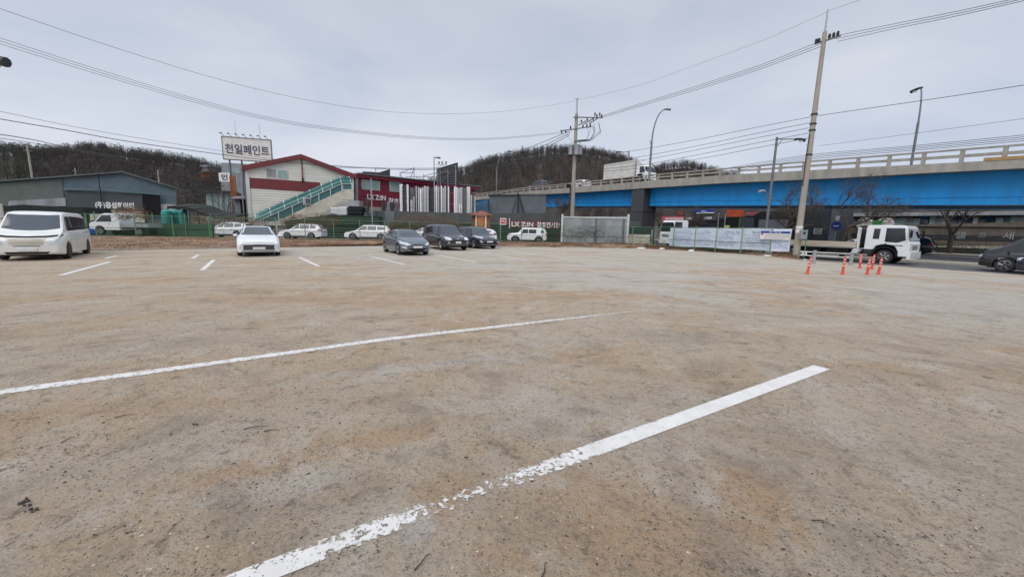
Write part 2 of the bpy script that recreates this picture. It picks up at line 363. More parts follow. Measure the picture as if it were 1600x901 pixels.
    v = N.new('ShaderNodeTexVoronoi'); v.inputs['Scale'].default_value = 9; v.inputs['Randomness'].default_value = 1; L(iso, v.inputs[0])
    v.inputs['Scale'].default_value = 17
    c = mix(math_('MULTIPLY', ramp(v.outputs['Distance'], .12, .2, .8, 0), ramp(mid2, .5, .6)), c, (.12, .1, .085))
    L(c, b.inputs['Base Color'])
    h = math_('ADD', math_('MULTIPLY', g4, .018), math_('ADD', math_('MULTIPLY', g3, .03), math_('ADD', math_('MULTIPLY', g2, .006), math_('MULTIPLY', st2, .05))))
    # tyre ruts scraped across the lane
    bp = N.new('ShaderNodeBump'); bp.inputs['Strength'].default_value = .8; bp.inputs['Distance'].default_value = 1
    bp.inputs['Strength'].default_value = 1
    L(h, bp.inputs['Height']); L(bp.outputs[0], b.inputs['Normal'])
    return m
M['lot'] = ground_mat()
KERB = [PT(-60, 31), gnd(150, 392), gnd(350, 388), gnd(600, 383.5), gnd(700, 384.5), gnd(780, 386), gnd(900, 387), gnd(1000, 388.5), gnd(1100, 393), gnd(1180, 398.5), gnd(1245, 405.5)]
RE = 30.3
lot_poly = [(p.x, p.y) for p in KERB]+[tuple(PT(RE, t).xy) for t in (12, 0, -20, -70)]+[(-60, -60), (-70, -10)]
def sheet(name, poly, z, m):
    o = MB().prism(poly, z-.3, z, 'z').build(name, m); return struct(o)
o = MB().add([(-2500, -2500, -.35), (2500, -2500, -.35), (2500, 2500, -.35), (-2500, 2500, -.35)], [(0, 1, 2, 3)]).build('ground', 'dim_wall'); struct(o)
M['earth'] = mat('earth', (.24, .19, .145), (.15, .115, .085), rough=.95, scale=.8, bump=.5, bscale=12)
o.data.materials[0] = M['earth']
sheet('parking_lot', lot_poly, 0, 'lot')
road_poly = [tuple(PT(RE+.004, t).xy) for t in (-200, 300)]+[tuple(PT(58, t).xy) for t in (300, -200)]
sheet('road', road_poly, -.1, 'asphalt')
sheet('sidewalk', [tuple(PT(58.003, t).xy) for t in (-200, 300)]+[tuple(PT(61, t).xy) for t in (300, -200)], .03, 'kerb')
# worn edge line and lane lines on the road
M['road_paint'] = mat('road_paint', (.6, .6, .58), (.3, .3, .29), rough=.8, scale=6, edge=(.45, .6))
for p_, w_ in ((31.9, .15), (53.9, .12)):
    struct(MB().prism([tuple(PT(p_, -60).xy), tuple(PT(p_+w_, -60).xy), tuple(PT(p_+w_, 90).xy), tuple(PT(p_, 90).xy)], -.15, -.096, 'z').build('road_edge_line', 'road_paint'))
struct(MB().prism([tuple(PT(38.6, -60).xy), tuple(PT(40.6, -60).xy), tuple(PT(40.6, 90).xy), tuple(PT(38.6, 90).xy)], -.15, .03, 'z').build('median_kerb', 'kerb'))

# verge: an uneven bank between the lot's edge and the fence
FENCE = [(-75, 25.5), (-10, 29), (60, 30), (134, 31), (210, 31.5), (269, 31.8), (326, 32), (380, 32.3), (430, 32.8), (476, 33.4), (521, 34), (562, 34.6), (601, 35.1), (640, 35.6), (676, 36), (714, 36.3), (748, 36.7), (781.5, 37), (815, 37.4), (848, 37.8), (881, 38.2), (917, 38.6), (952, 39), (989, 39.3), (1025, 38.2)]
FEN = [hx(a, b) for a, b in FENCE]
FEN2 = [Vector(hx(px, 32.3/((px-800)/620*.837+.548))) for px in (1025, 1053, 1087, 1120, 1160, 1206, 1243)]
def bank(name, front, back, h, m, n=12):
    # rows between two polylines, resampled
    def res(pl, k):
        L_ = [0]
        for a, b in zip(pl, pl[1:]): L_.append(L_[-1]+(b-a).length)
        o = []
        for i in range(k):
            t = L_[-1]*i/(k-1); j = max(q for q in range(len(pl)-1) if L_[q] <= t+1e-9); f = (t-L_[j])/(L_[j+1]-L_[j]); o.append(pl[j].lerp(pl[j+1], min(1, f)))
        return o
    k = 160; A = res(front, k); B = res(back, k); vs = []; fs = []
    for i in range(k):
        for j in range(n+1):
            t = j/n; p = A[i].lerp(B[i], t); z = h*min(1, t*1.9)
            z += (mnoise.noise(Vector((p.x*.7, p.y*.7, 0)))*.12+mnoise.noise(Vector((p.x*2.3, p.y*2.3, 5)))*.06)*min(1, t*6)
            if j == 0: z = -.1
            vs.append((p.x, p.y, max(z, -.1 if j == 0 else .03)))
    for i in range(k-1):
        for j in range(n): fs.append((i*(n+1)+j, (i+1)*(n+1)+j, (i+1)*(n+1)+j+1, i*(n+1)+j+1))
    o = MB().add(vs, fs).build(name, m, smooth=60); return struct(o), A, B
M['verge'] = mat('verge', (.32, .2, .125), (.12, .075, .045), rough=.95, scale=1.6, bump=.8, bscale=6, detail=9)
b1, VA, VB = bank('verge', KERB[:8], [f+Vector((0, 1.5, 0)) for f in FEN], .3, 'verge')
b2, VA2, VB2 = bank('verge', KERB[7:], [FEN[-1]+Vector((.3, .6, 0))]+[f+NN*.9 for f in FEN2], .16, 'verge')
yard = [tuple((f+Vector((0, 1.2, 0))).xy) for f in FEN]+[tuple(PT(30.29, 45).xy), tuple(PT(30.29, 200).xy), (-200, 200), (-200, 26)]
sheet('yard', yard, 0, 'earth')
# low broken kerb of poured concrete along the lot's edge
mb = MB()
for a, b in zip(VA[::2], VA[2::2]):
    if random.random() < .12 or a.x < -45: continue
    d = (b-a).normalized(); n_ = Vector((-d.y, d.x, 0)); hh = random.uniform(.04, .11); q = [a, b, b+n_*.16, a+n_*.16]
    mb.prism([tuple(x.xy) for x in q], -.05, hh, 'z')
struct(mb.build('verge_kerb', 'kerb'))

# ------------------------------------------------------------------ painted bay lines, worn through to the gravel
def paint_mat(name, lo, hi, fade=None):
    m = bpy.data.materials.new(name); m.use_nodes = True; N = m.node_tree.nodes; L = m.node_tree.links.new
    b = N['Principled BSDF']; b.inputs['Roughness'].default_value = .8
    tc = N.new('ShaderNodeTexCoord')
    n1 = N.new('ShaderNodeTexNoise'); n1.inputs['Scale'].default_value = 19; n1.inputs['Detail'].default_value = 10; n1.inputs['Roughness'].default_value = .8
    L(tc.outputs['Object'], n1.inputs[0])
    cr = N.new('ShaderNodeValToRGB'); cr.color_ramp.elements[0].color = (.5, .48, .44, 1); cr.color_ramp.elements[1].color = (.76, .755, .74, 1)
    n2 = N.new('ShaderNodeTexNoise'); n2.inputs['Scale'].default_value = 5; n2.inputs['Detail'].default_value = 6; L(tc.outputs['Object'], n2.inputs[0])
    L(n2.outputs[0], cr.inputs[0]); L(cr.outputs[0], b.inputs['Base Color'])
    at_ = N.new('ShaderNodeAttribute'); at_.attribute_name = 'wear'
    ad = N.new('ShaderNodeMath'); ad.operation = 'ADD'; L(n1.outputs[0], ad.inputs[0]); L(at_.outputs['Fac'], ad.inputs[1])
    mr = N.new('ShaderNodeMapRange'); mr.inputs[1].default_value = .615; mr.inputs[2].default_value = .64; mr.inputs[3].default_value = 1; mr.inputs[4].default_value = 0
    L(ad.outputs[0], mr.inputs[0]); L(mr.outputs[0], b.inputs['Alpha']); return m
M['paint'] = paint_mat('bay_paint', 0, 1)
def painted(px_a, px_b, wear, name='bay_line', n=60, width=None):
    """px_a / px_b: two edge polylines in photo px (same count); wear: list of (t, w)"""
    def ev(l, t):
        L_ = len(l)-1; i = min(L_-1, int(t*L_)); f = t*L_-i; return l[i].lerp(l[i+1], f)
    A = [gnd(*p) for p in px_a]; B = [gnd(*p) for p in px_b]
    vs = []; fs = []; wr = []
    for i in range(n+1):
        t = i/n; a = ev(A, t); b = ev(B, t)
        for j in range(5):
            f = j/4; p = a.lerp(b, f); vs.append((p.x, p.y, .005))
            k = next((q for q in range(len(wear)-1) if wear[q+1][0] >= t), len(wear)-2)
            (t0, w0), (t1, w1) = wear[k], wear[k+1]; ww = w0+(w1-w0)*(t-t0)/(t1-t0)
            wr.append(ww+(.07 if j in (0, 4) else 0))
    for i in range(n):
        for j in range(4): fs.append((i*5+j, i*5+j+1, (i+1)*5+j+1, (i+1)*5+j))
    mb = MB().add(vs, fs); o = mb.build(name, 'paint'); at_ = o.data.attributes.new('wear', 'FLOAT', 'POINT'); at_.data.foreach_set('value', wr)
    return struct(o)
# near line: bottom left -> (1290,573)
painted([(250, 938), (622, 799), (1271, 570.5)], [(345, 938), (622, 829), (1297, 577)],
        [(0, .05), (.2, .04), (.32, .1), (.42, .09), (.49, .05), (.501, .1), (.51, .135), (.522, .165), (.562, .175), (.575, .12), (.62, .07), (.65, .01), (.8, -.01), (1, -.04)], n=90)
painted([(-60, 617), (300, 569), (600, 528), (1015, 482)], [(-60, 625), (300, 575.4), (600, 532.8), (1015, 485)],
        [(0, .05), (.4, .06), (.66, .05), (.78, .07), (.88, .11), (1, .17)], n=120)
for a, b, w_ in (((95, 430), (172, 409), 0), ((316, 422), (334, 406), 0), ((498, 416), (468, 402), 0), ((632, 413), (580, 401), .02), ((744, 409), (678, 398), .02), ((822, 406), (752, 395), .05),
              ((886, 404), (800, 392.5), .07), ((165, 404), (184, 399), .05), ((300, 404), (310, 398), .04)):
    g0, g1 = gnd(*a), gnd(*b); d = (g1-g0).normalized(); n_ = Vector((d.y, -d.x, 0))*.075
    mb = MB(); vs = []; K = 20
    for i in range(K+1):
        p = g0.lerp(g1, i/K)
        for j in (-1, 0, 1): vs.append((p.x+n_.x*j, p.y+n_.y*j, .005))
    mb.add(vs, [(i*3+j, i*3+j+1, i*3+j+4, i*3+j+3) for i in range(K) for j in (0, 1)])
    o = mb.build('bay_line', 'paint'); at_ = o.data.attributes.new('wear', 'FLOAT', 'POINT'); at_.data.foreach_set('value', [w_]*len(vs)); struct(o)

# ------------------------------------------------------------------ cars
def interp(keys, x):
    if x <= keys[0][0]: return keys[0][1]
    for (a, b), (c, d) in zip(keys, keys[1:]):
        if x <= c: return b+(d-b)*(x-a)/(c-a) if c > a else d
    return keys[-1][1]
def smooth_fn(keys, win):
    def f(x): return sum(interp(keys, x+win*q) for q in (-1, -.66, -.33, 0, .33, .66, 1))/7
    return f
def wheel(root, x, y, r, wdt, rim='rim', spokes=5, side=1, name='wheel'):
    prof = [(r*.62, -wdt/2), (r*.9, -wdt/2), (r*.985, -wdt*.36), (r, -wdt*.2), (r, wdt*.2), (r*.985, wdt*.36), (r*.9, wdt/2), (r*.62, wdt/2)]
    t = MB().lathe(prof, 28, ax='y').build(name, 'rubber', root, smooth=40, loc=(x, y, r))
    m = MB(); m.lathe([(r*.66, -.01), (r*.66, wdt/2+.006), (r*.62, wdt/2+.01), (r*.6, wdt/2-.03), (r*.6, -.01)], 24, ax='y')
    for k in range(spokes):
        a = 2*pi*k/spokes+.3; c, s = cos(a), sin(a); q = MB()
        for sg in (-.13, .13):
            a2 = a+sg; m.tube((r*.1*cos(a), wdt/2-.03, r*.1*sin(a)), (r*.6*cos(a2), wdt/2-.018, r*.6*sin(a2)), r*.1, r*.085, 5)
    m.lathe([(r*.17, wdt/2-.06), (r*.17, wdt/2-.015), (r*.1, wdt/2-.006)], 14, ax='y')
    if side < 0: m.v = [(a, -b, c) for a, b, c in m.v]; m.f = [f[::-1] for f in m.f]
    m.build('rim', rim, t, smooth=35)
    d = MB().lathe([(r*.6, -.02), (r*.6, wdt/2-.05)], 18, ax='y')
    if side < 0: d.v = [(a, -b, c) for a, b, c in d.v]; d.f = [f[::-1] for f in d.f]
    d.build('brake_disc', 'black', t)
    return t
def make_car(name, label, paint, S, loc, heading, cat='car', group=None):
    """S: L, W, top, belt, plan, roofw, zb, ax (front, rear axle x), r ; x forward. heading = direction vector the nose points to."""
    L_, W_ = S['L'], S['W']; hl = L_/2
    root = thing(name, label, cat, loc, atan2(heading[1], heading[0]), group)
    top = smooth_fn(S['top'], S.get('sm', .09)); belt = smooth_fn(S['belt'], .1)
    plan = smooth_fn(S.get('plan') or [(-hl, .86), (-hl+.12, .93), (-hl+.5, .985), (-hl+1.1, 1), (hl-1.1, 1), (hl-.5, .975), (hl-.15, .9), (hl, .8)], .05)
    rw = smooth_fn(S['roofw'], .12); zb = S['zb']; r = S['r']; ar = r+.055
    xs = set(round(-hl+i*.06, 3) for i in range(int(L_/.06)+1)); xs.add(hl); xs.add(-hl)
    for ax in S['ax']:
        for q in (-1, -.995, -.97, -.92, -.85, .85, .92, .97, .995, 1): xs.add(round(ax+ar*q, 4))
    xs = sorted(xs); rings = []
    def ring(x, sc=1, zsc=1, endf=0):
        xx = max(-hl, min(hl, x)); w_ = plan(xx)*W_/2; b = belt(xx); t = top(xx); rr = rw(xx)*W_/2
        arch = 0
        for ax in S['ax']:
            d = abs(xx-ax)
            if d < ar: arch = max(arch, r+sqrt(max(0, ar*ar-d*d)))
        lo = zb
        if xx > hl-.45: lo = zb+.0+(xx-hl+.45)*.12
        if xx < -hl+.45: lo = zb+(-hl+.45-xx)*.22
        lo2 = max(lo, arch); H_ = b-lo
        rr = min(rr, w_*.97); e = b+.0
        pts = [(0, lo2), (w_*.6, lo2), (w_*.93, lo2), (w_*.985, max(lo+.04, lo2)), (w_*.998, max(lo+H_*.3, lo2+.006)), (w_, max(lo+H_*.5, lo2+.012)), (w_*.998, max(lo+H_*.68, lo2+.018)), (w_*.985, max(b-.07, lo2+.024)), (w_*.955, max(b-.01, lo2+.03))]
        s0 = w_*.935
        for q in (.12, .4, .68, .88): 
            pts.append((s0+(rr-s0)*q, b+(t-b-.0)*q*.97 if t-b > .1 else b+(t-b)*q*.9))
        pts += [(rr*.985-.012, t-.022 if t-b > .15 else t-(t-b)*.05), (rr*.9, t), (rr*.55, t+.014), (0, t+.02)]
        return pts
    vs = []; fs = []; nrow = None
    def addring(x, f=1, cz=None):
        nonlocal nrow
        p = ring(x); 
        if f != 1:
            zc = cz; p = [(y*f, zc+(z-zc)*f) for y, z in p]
        full = [(y, z) for y, z in p]+[(-y, z) for y, z in p[-2:0:-1]]; nrow = len(full)
        vs.extend([(x, y, z) for y, z in full])
    zc0 = .5*(zb+interp(S['top'], -hl)); zc1 = .5*(zb+interp(S['top'], hl))
    vs_x = []
    addring(-hl-.035, .86, zc0); addring(-hl-.028, .93, zc0); addring(-hl-.012, .98, zc0)
    for x in xs: addring(x)
    addring(hl+.012, .98, zc1); addring(hl+.028, .93, zc1); addring(hl+.035, .86, zc1)
    nr = len(vs)//nrow
    for i in range(nr-1):
        for k in range(nrow): fs.append((i*nrow+k, i*nrow+(k+1) % nrow, (i+1)*nrow+(k+1) % nrow, (i+1)*nrow+k))
    fs.append(tuple(range(nrow))[::-1]); fs.append(tuple(range((nr-1)*nrow, nr*nrow)))
    fs = [f[::-1] for f in fs]
    body = MB().add(vs, fs); bo = body.build('body', paint, root, smooth=33)
    import bmesh
    bm = bmesh.new(); bm.from_mesh(bo.data); bmesh.ops.recalc_face_normals(bm, faces=bm.faces); bm.to_mesh(bo.data); bm.free()
    bo.data.shade_smooth(); bo.data.set_sharp_from_angle(angle=R(33))
    bvh = BVHTree.FromPolygons([v.co.copy() for v in bo.data.vertices], [tuple(p.vertices) for p in bo.data.polygons])
    def patch(nm, m, lo, up, ax, sgn=1, off=.006, N=10, K=5, parent=root):
        if 'window' in nm: off, K, N = .012, 9, 12
        """lo, up: polylines in the projection plane; ax 'x','y','z' with sgn the side it is seen from"""
        def ev(l, t):
            q = t*(len(l)-1); i = min(len(l)-2, int(q)); f = q-i; return (l[i][0]+(l[i+1][0]-l[i][0])*f, l[i][1]+(l[i+1][1]-l[i][1])*f)
        V = []; 
        for i in range(N+1):
            a = ev(lo, i/N); b = ev(up, i/N)
            for j in range(K+1):
                u = a[0]+(b[0]-a[0])*j/K; v_ = a[1]+(b[1]-a[1])*j/K
                if ax == 'y': o_, d = Vector((u, sgn*3, v_)), Vector((0, -sgn, 0))
                elif ax == 'x': o_, d = Vector((sgn*6, u, v_)), Vector((-sgn, 0, 0))
                else: o_, d = Vector((u, v_, 5)), Vector((0, 0, -1))
                h, nrm, _, _ = bvh.ray_cast(o_, d)
                if h is None: h, nrm, _, _ = bvh.find_nearest(o_-Vector((0, 0, 0)) if ax == 'z' else Vector((max(-hl, min(hl, o_.x)), max(-W_/2, min(W_/2, o_.y)), o_.z)))
                V.append(h+nrm*off if nrm.dot(d) < 0 else h-nrm*off)
        F = [(i*(K+1)+j, (i+1)*(K+1)+j, (i+1)*(K+1)+j+1, i*(K+1)+j+1) for i in range(N) for j in range(K)]
        a_, b_, c_ = V[F[len(F)//2][0]], V[F[len(F)//2][1]], V[F[len(F)//2][3]]; out_dir = Vector((0, sgn, 0)) if ax == 'y' else Vector((sgn, 0, 0)) if ax == 'x' else Vector((0, 0, 1))
        if (b_-a_).cross(c_-a_).dot(out_dir) < 0: F = [f[::-1] for f in F]
        q = MB().add(V, F).build(nm, m, parent); q.data.shade_smooth(); return q
    S['fn'](root, S, patch, top, belt)
    # chassis between the wheels, wheels
    u = MB(); u.box(-hl+.25, hl-.3, -W_/2+.3, W_/2-.3, zb-.03, zb+.3); u.build('underbody', 'black', root)
    for i, ax in enumerate(S['ax']):
        for sd in (1, -1):
            wheel(root, ax, sd*(W_/2-.115-S.get('tin', 0)), r, S.get('tw', .21), S.get('rim', 'rim'), S.get('spokes', 5), sd)
    return root
def mirrors(root, x, z, W_, m, tilt=0):
    for sd in (1, -1):
        q = MB(); y0 = sd*(W_/2-.06)
        q.prism([(x-.02, z-.05), (x+.07, z-.045), (x+.1, z+.01), (x+.05, z+.06), (x-.02, z+.06)], y0+sd*.03, y0+sd*.185); q.tube((x+.03, y0-sd*.05, z-.04), (x+.03, y0+sd*.1, z-.03), .03, .03, 6)
        q.build('door_mirror', m, root, smooth=50)
def sym(patch, nm, m, lo, up, ax, **k):
    for sd in (1, -1): 
        if ax == 'y': patch(nm, m, lo, up, 'y', sd, **k)
        else: patch(nm, m, [(sd*a, b) for a, b in lo], [(sd*a, b) for a, b in up], 'x', k.get('sg', 1), **{q: w_ for q, w_ in k.items() if q != 'sg'})
def plate(root, x, z, face=1, m='plate', w_=.52, h=.11, tilt=0):
    q = MB(); q.box(x-.008 if face > 0 else x-.004, x+.012*face, -w_/2, w_/2, z-h/2, z+h/2); o = q.build('number_plate', m, root); return o
def shut(patch, xs_, z0, z1, dx=.0):        # dark shut lines of doors
    for x in xs_:
        for sd in (1, -1): patch('door_gap', 'black', [(x, z0), (x+.012, z0)], [(x+dx, z1), (x+dx+.012, z1)], 'y', sd, off=.002, N=1, K=8)
def handles(patch, root, xs_, z, W_, m):
    for x in xs_:
        for sd in (1, -1):
            q = MB(); y = sd*(W_/2*.985); q.box(x-.09, x+.09, y-.01, y+sd*.03, z-.016, z+.016); q.build('door_handle', m, root)

# front-view sedan with full-width lamp band
def fn_white_sedan(root, S, patch, top, belt):
    hl = S['L']/2; W_ = S['W']; b = belt(0)
    patch('windshield', 'glass_ws', [(.98, -.74), (1.05, -.4), (1.07, 0), (1.05, .4), (.98, .74)], [(.18, -.6), (.2, -.3), (.2, 0), (.2, .3), (.18, .6)], 'z', N=12, K=8)
    patch('rear_window', 'glass_dark', [(-1.75, -.66), (-1.82, 0), (-1.75, .66)], [(-1.15, -.55), (-1.15, 0), (-1.15, .55)], 'z', N=8)
    sym(patch, 'side_window', 'glass_dark', [(.9, b+.02), (.0, b+.02)], [(.22, 1.37), (.0, 1.39)], 'y')
    sym(patch, 'side_window', 'glass_dark', [(-.06, b+.02), (-1.25, b+.04)], [(-.06, 1.39), (-.95, 1.34)], 'y')
    patch('grille', 'black', [(-.66, .33), (0, .33), (.66, .33)], [(-.78, .58), (0, .6), (.78, .58)], 'x', N=16, K=4, off=.004)
    for k in range(4):
        z = .37+k*.055; patch('grille_bar', 'grey_metal', [(-.6, z), (.6, z)], [(-.6, z+.018), (.6, z+.018)], 'x', N=10, K=1, off=.012)
    sym(patch, 'headlight', 'lamp_glass', [(.63, .37), (.82, .39)], [(.64, .57), (.82, .56)], 'x', off=.012)
    patch('lamp_strip', 'chrome', [(-.78, .655), (0, .675), (.78, .655)], [(-.78, .675), (0, .695), (.78, .675)], 'x', N=14, K=1, off=.008)
    patch('lower_intake', 'black', [(-.7, .23), (.7, .23)], [(-.76, .29), (.76, .29)], 'x', N=10, K=2, off=.004)
    patch('bumper_trim', 'chrome', [(-.8, .2), (0, .19), (.8, .2)], [(-.8, .222), (0, .212), (.8, .222)], 'x', N=10, K=1, off=.01)
    plate(root, hl+.05, .42); mirrors(root, .72, b+.04, W_, 'car_white'); shut(patch, (.92, -.1), .3, b, -.05); handles(patch, root, (.1, -.9), b-.12, W_, 'car_white')
    patch('hood_gap', 'dark_metal', [(hl-.12, -.8), (hl-.05, 0), (hl-.12, .8)], [(hl-.135, -.8), (hl-.065, 0), (hl-.135, .8)], 'z', N=14, K=1, off=.002)
    sym(patch, 'taillight', 'tail_red', [(.4, .75), (.85, .75)], [(.4, .83), (.85, .83)], 'x', sg=-1)
SED = dict(L=4.95, W=1.86, zb=.17, r=.335, ax=(1.5, -1.42), sm=.12,
    top=[(-2.48, .86), (-2.35, 1.0), (-1.85, 1.05), (-1.05, 1.38), (-.4, 1.455), (.15, 1.44), (1.02, 1.01), (2.1, .83), (2.42, .72), (2.48, .64)],
    belt=[(-2.48, .82), (-2, .98), (-1, .98), (.9, .93), (1.6, .86), (2.48, .62)],
    roofw=[(-2.48, .8), (-1.8, .8), (-1, .64), (.1, .64), (1.0, .82), (2.1, .84), (2.48, .82)], fn=fn_white_sedan,
    plan=[(-2.48, .86), (-2.2, .95), (-1.6, 1), (1.6, 1), (2.1, .98), (2.35, .95), (2.48, .88)])

def fn_grey_sedan(root, S, patch, top, belt):
    hl = S['L']/2; W_ = S['W']; b = .92
    patch('windshield', 'glass_ws', [(1.16, -.7), (1.28, -.38), (1.3, 0), (1.28, .38), (1.16, .7)], [(.3, -.56), (.34, -.3), (.34, 0), (.34, .3), (.3, .56)], 'z', N=12, K=8)
    patch('rear_window', 'glass_dark', [(-1.75, -.62), (-1.82, 0), (-1.75, .62)], [(-1.0, -.52), (-1.0, 0), (-1.0, .52)], 'z', N=8)
    sym(patch, 'side_window', 'glass_dark', [(.98, .95), (.02, .97)], [(.3, 1.3), (.02, 1.36)], 'y')
    sym(patch, 'side_window', 'glass_dark', [(-.05, .97), (-1.2, 1.04)], [(-.05, 1.365), (-.98, 1.27)], 'y')
    patch('grille', 'black', [(-.3, .575), (0, .55), (.3, .575)], [(-.36, .64), (0, .66), (.36, .64)], 'x', N=10, K=3)
    patch('grille_trim', 'chrome', [(-.36, .6), (0, .595), (.36, .6)], [(-.36, .615), (0, .612), (.36, .615)], 'x', N=10, K=1, off=.016)
    patch('lower_intake', 'black', [(-.3, .27), (0, .26), (.3, .27)], [(-.56, .42), (0, .41), (.56, .42)], 'x', N=12, K=4)
    sym(patch, 'headlight', 'lamp_glass', [(.42, .6), (.6, .56), (.84, .66)], [(.46, .65), (.66, .74), (.85, .8)], 'x', N=10, K=5, off=.008)
    sym(patch, 'headlight', 'lamp_glass', [(hl-.25, .66), (hl-.65, .76)], [(hl-.25, .76), (hl-.6, .8)], 'y', off=.008)
    sym(patch, 'fog_lamp', 'lamp_glass', [(.62, .4), (.8, .44)], [(.64, .49), (.82, .52)], 'x', off=.01)
    plate(root, hl+.05, .49); mirrors(root, .82, 1.0, W_, 'car_grey'); shut(patch, (.95, -.08), .3, b, -.05); handles(patch, root, (.15, -.85), .8, W_, 'car_grey')
    sym(patch, 'crease_shade_line', 'black', [(1.0, .70), (-1.9, .80)], [(1.0, .708), (-1.9, .808)], 'y', off=.003, N=20, K=1)  # thin black strip: the shade of the body crease put into colour
    sym(patch, 'taillight', 'tail_red', [(.4, .75), (.8, .78)], [(.4, .9), (.8, .92)], 'x', sg=-1)
GSED = dict(L=4.53, W=1.775, zb=.19, r=.325, ax=(1.38, -1.32), sm=.13, spokes=8,
    top=[(-2.26, .9), (-2.15, 1.05), (-1.8, 1.1), (-.95, 1.36), (-.3, 1.43), (.3, 1.41), (1.25, 1.0), (1.95, .83), (2.15, .73), (2.26, .6)],
    belt=[(-2.26, .86), (-2, 1.0), (-1, .98), (.9, .92), (1.6, .82), (2.26, .58)],
    roofw=[(-2.26, .78), (-1.7, .78), (-.9, .62), (.3, .62), (1.25, .8), (1.9, .8), (2.26, .76)], fn=fn_grey_sedan,
    plan=[(-2.26, .82), (-2.0, .93), (-1.4, 1), (1.2, 1), (1.75, .96), (2.1, .86), (2.26, .72)])

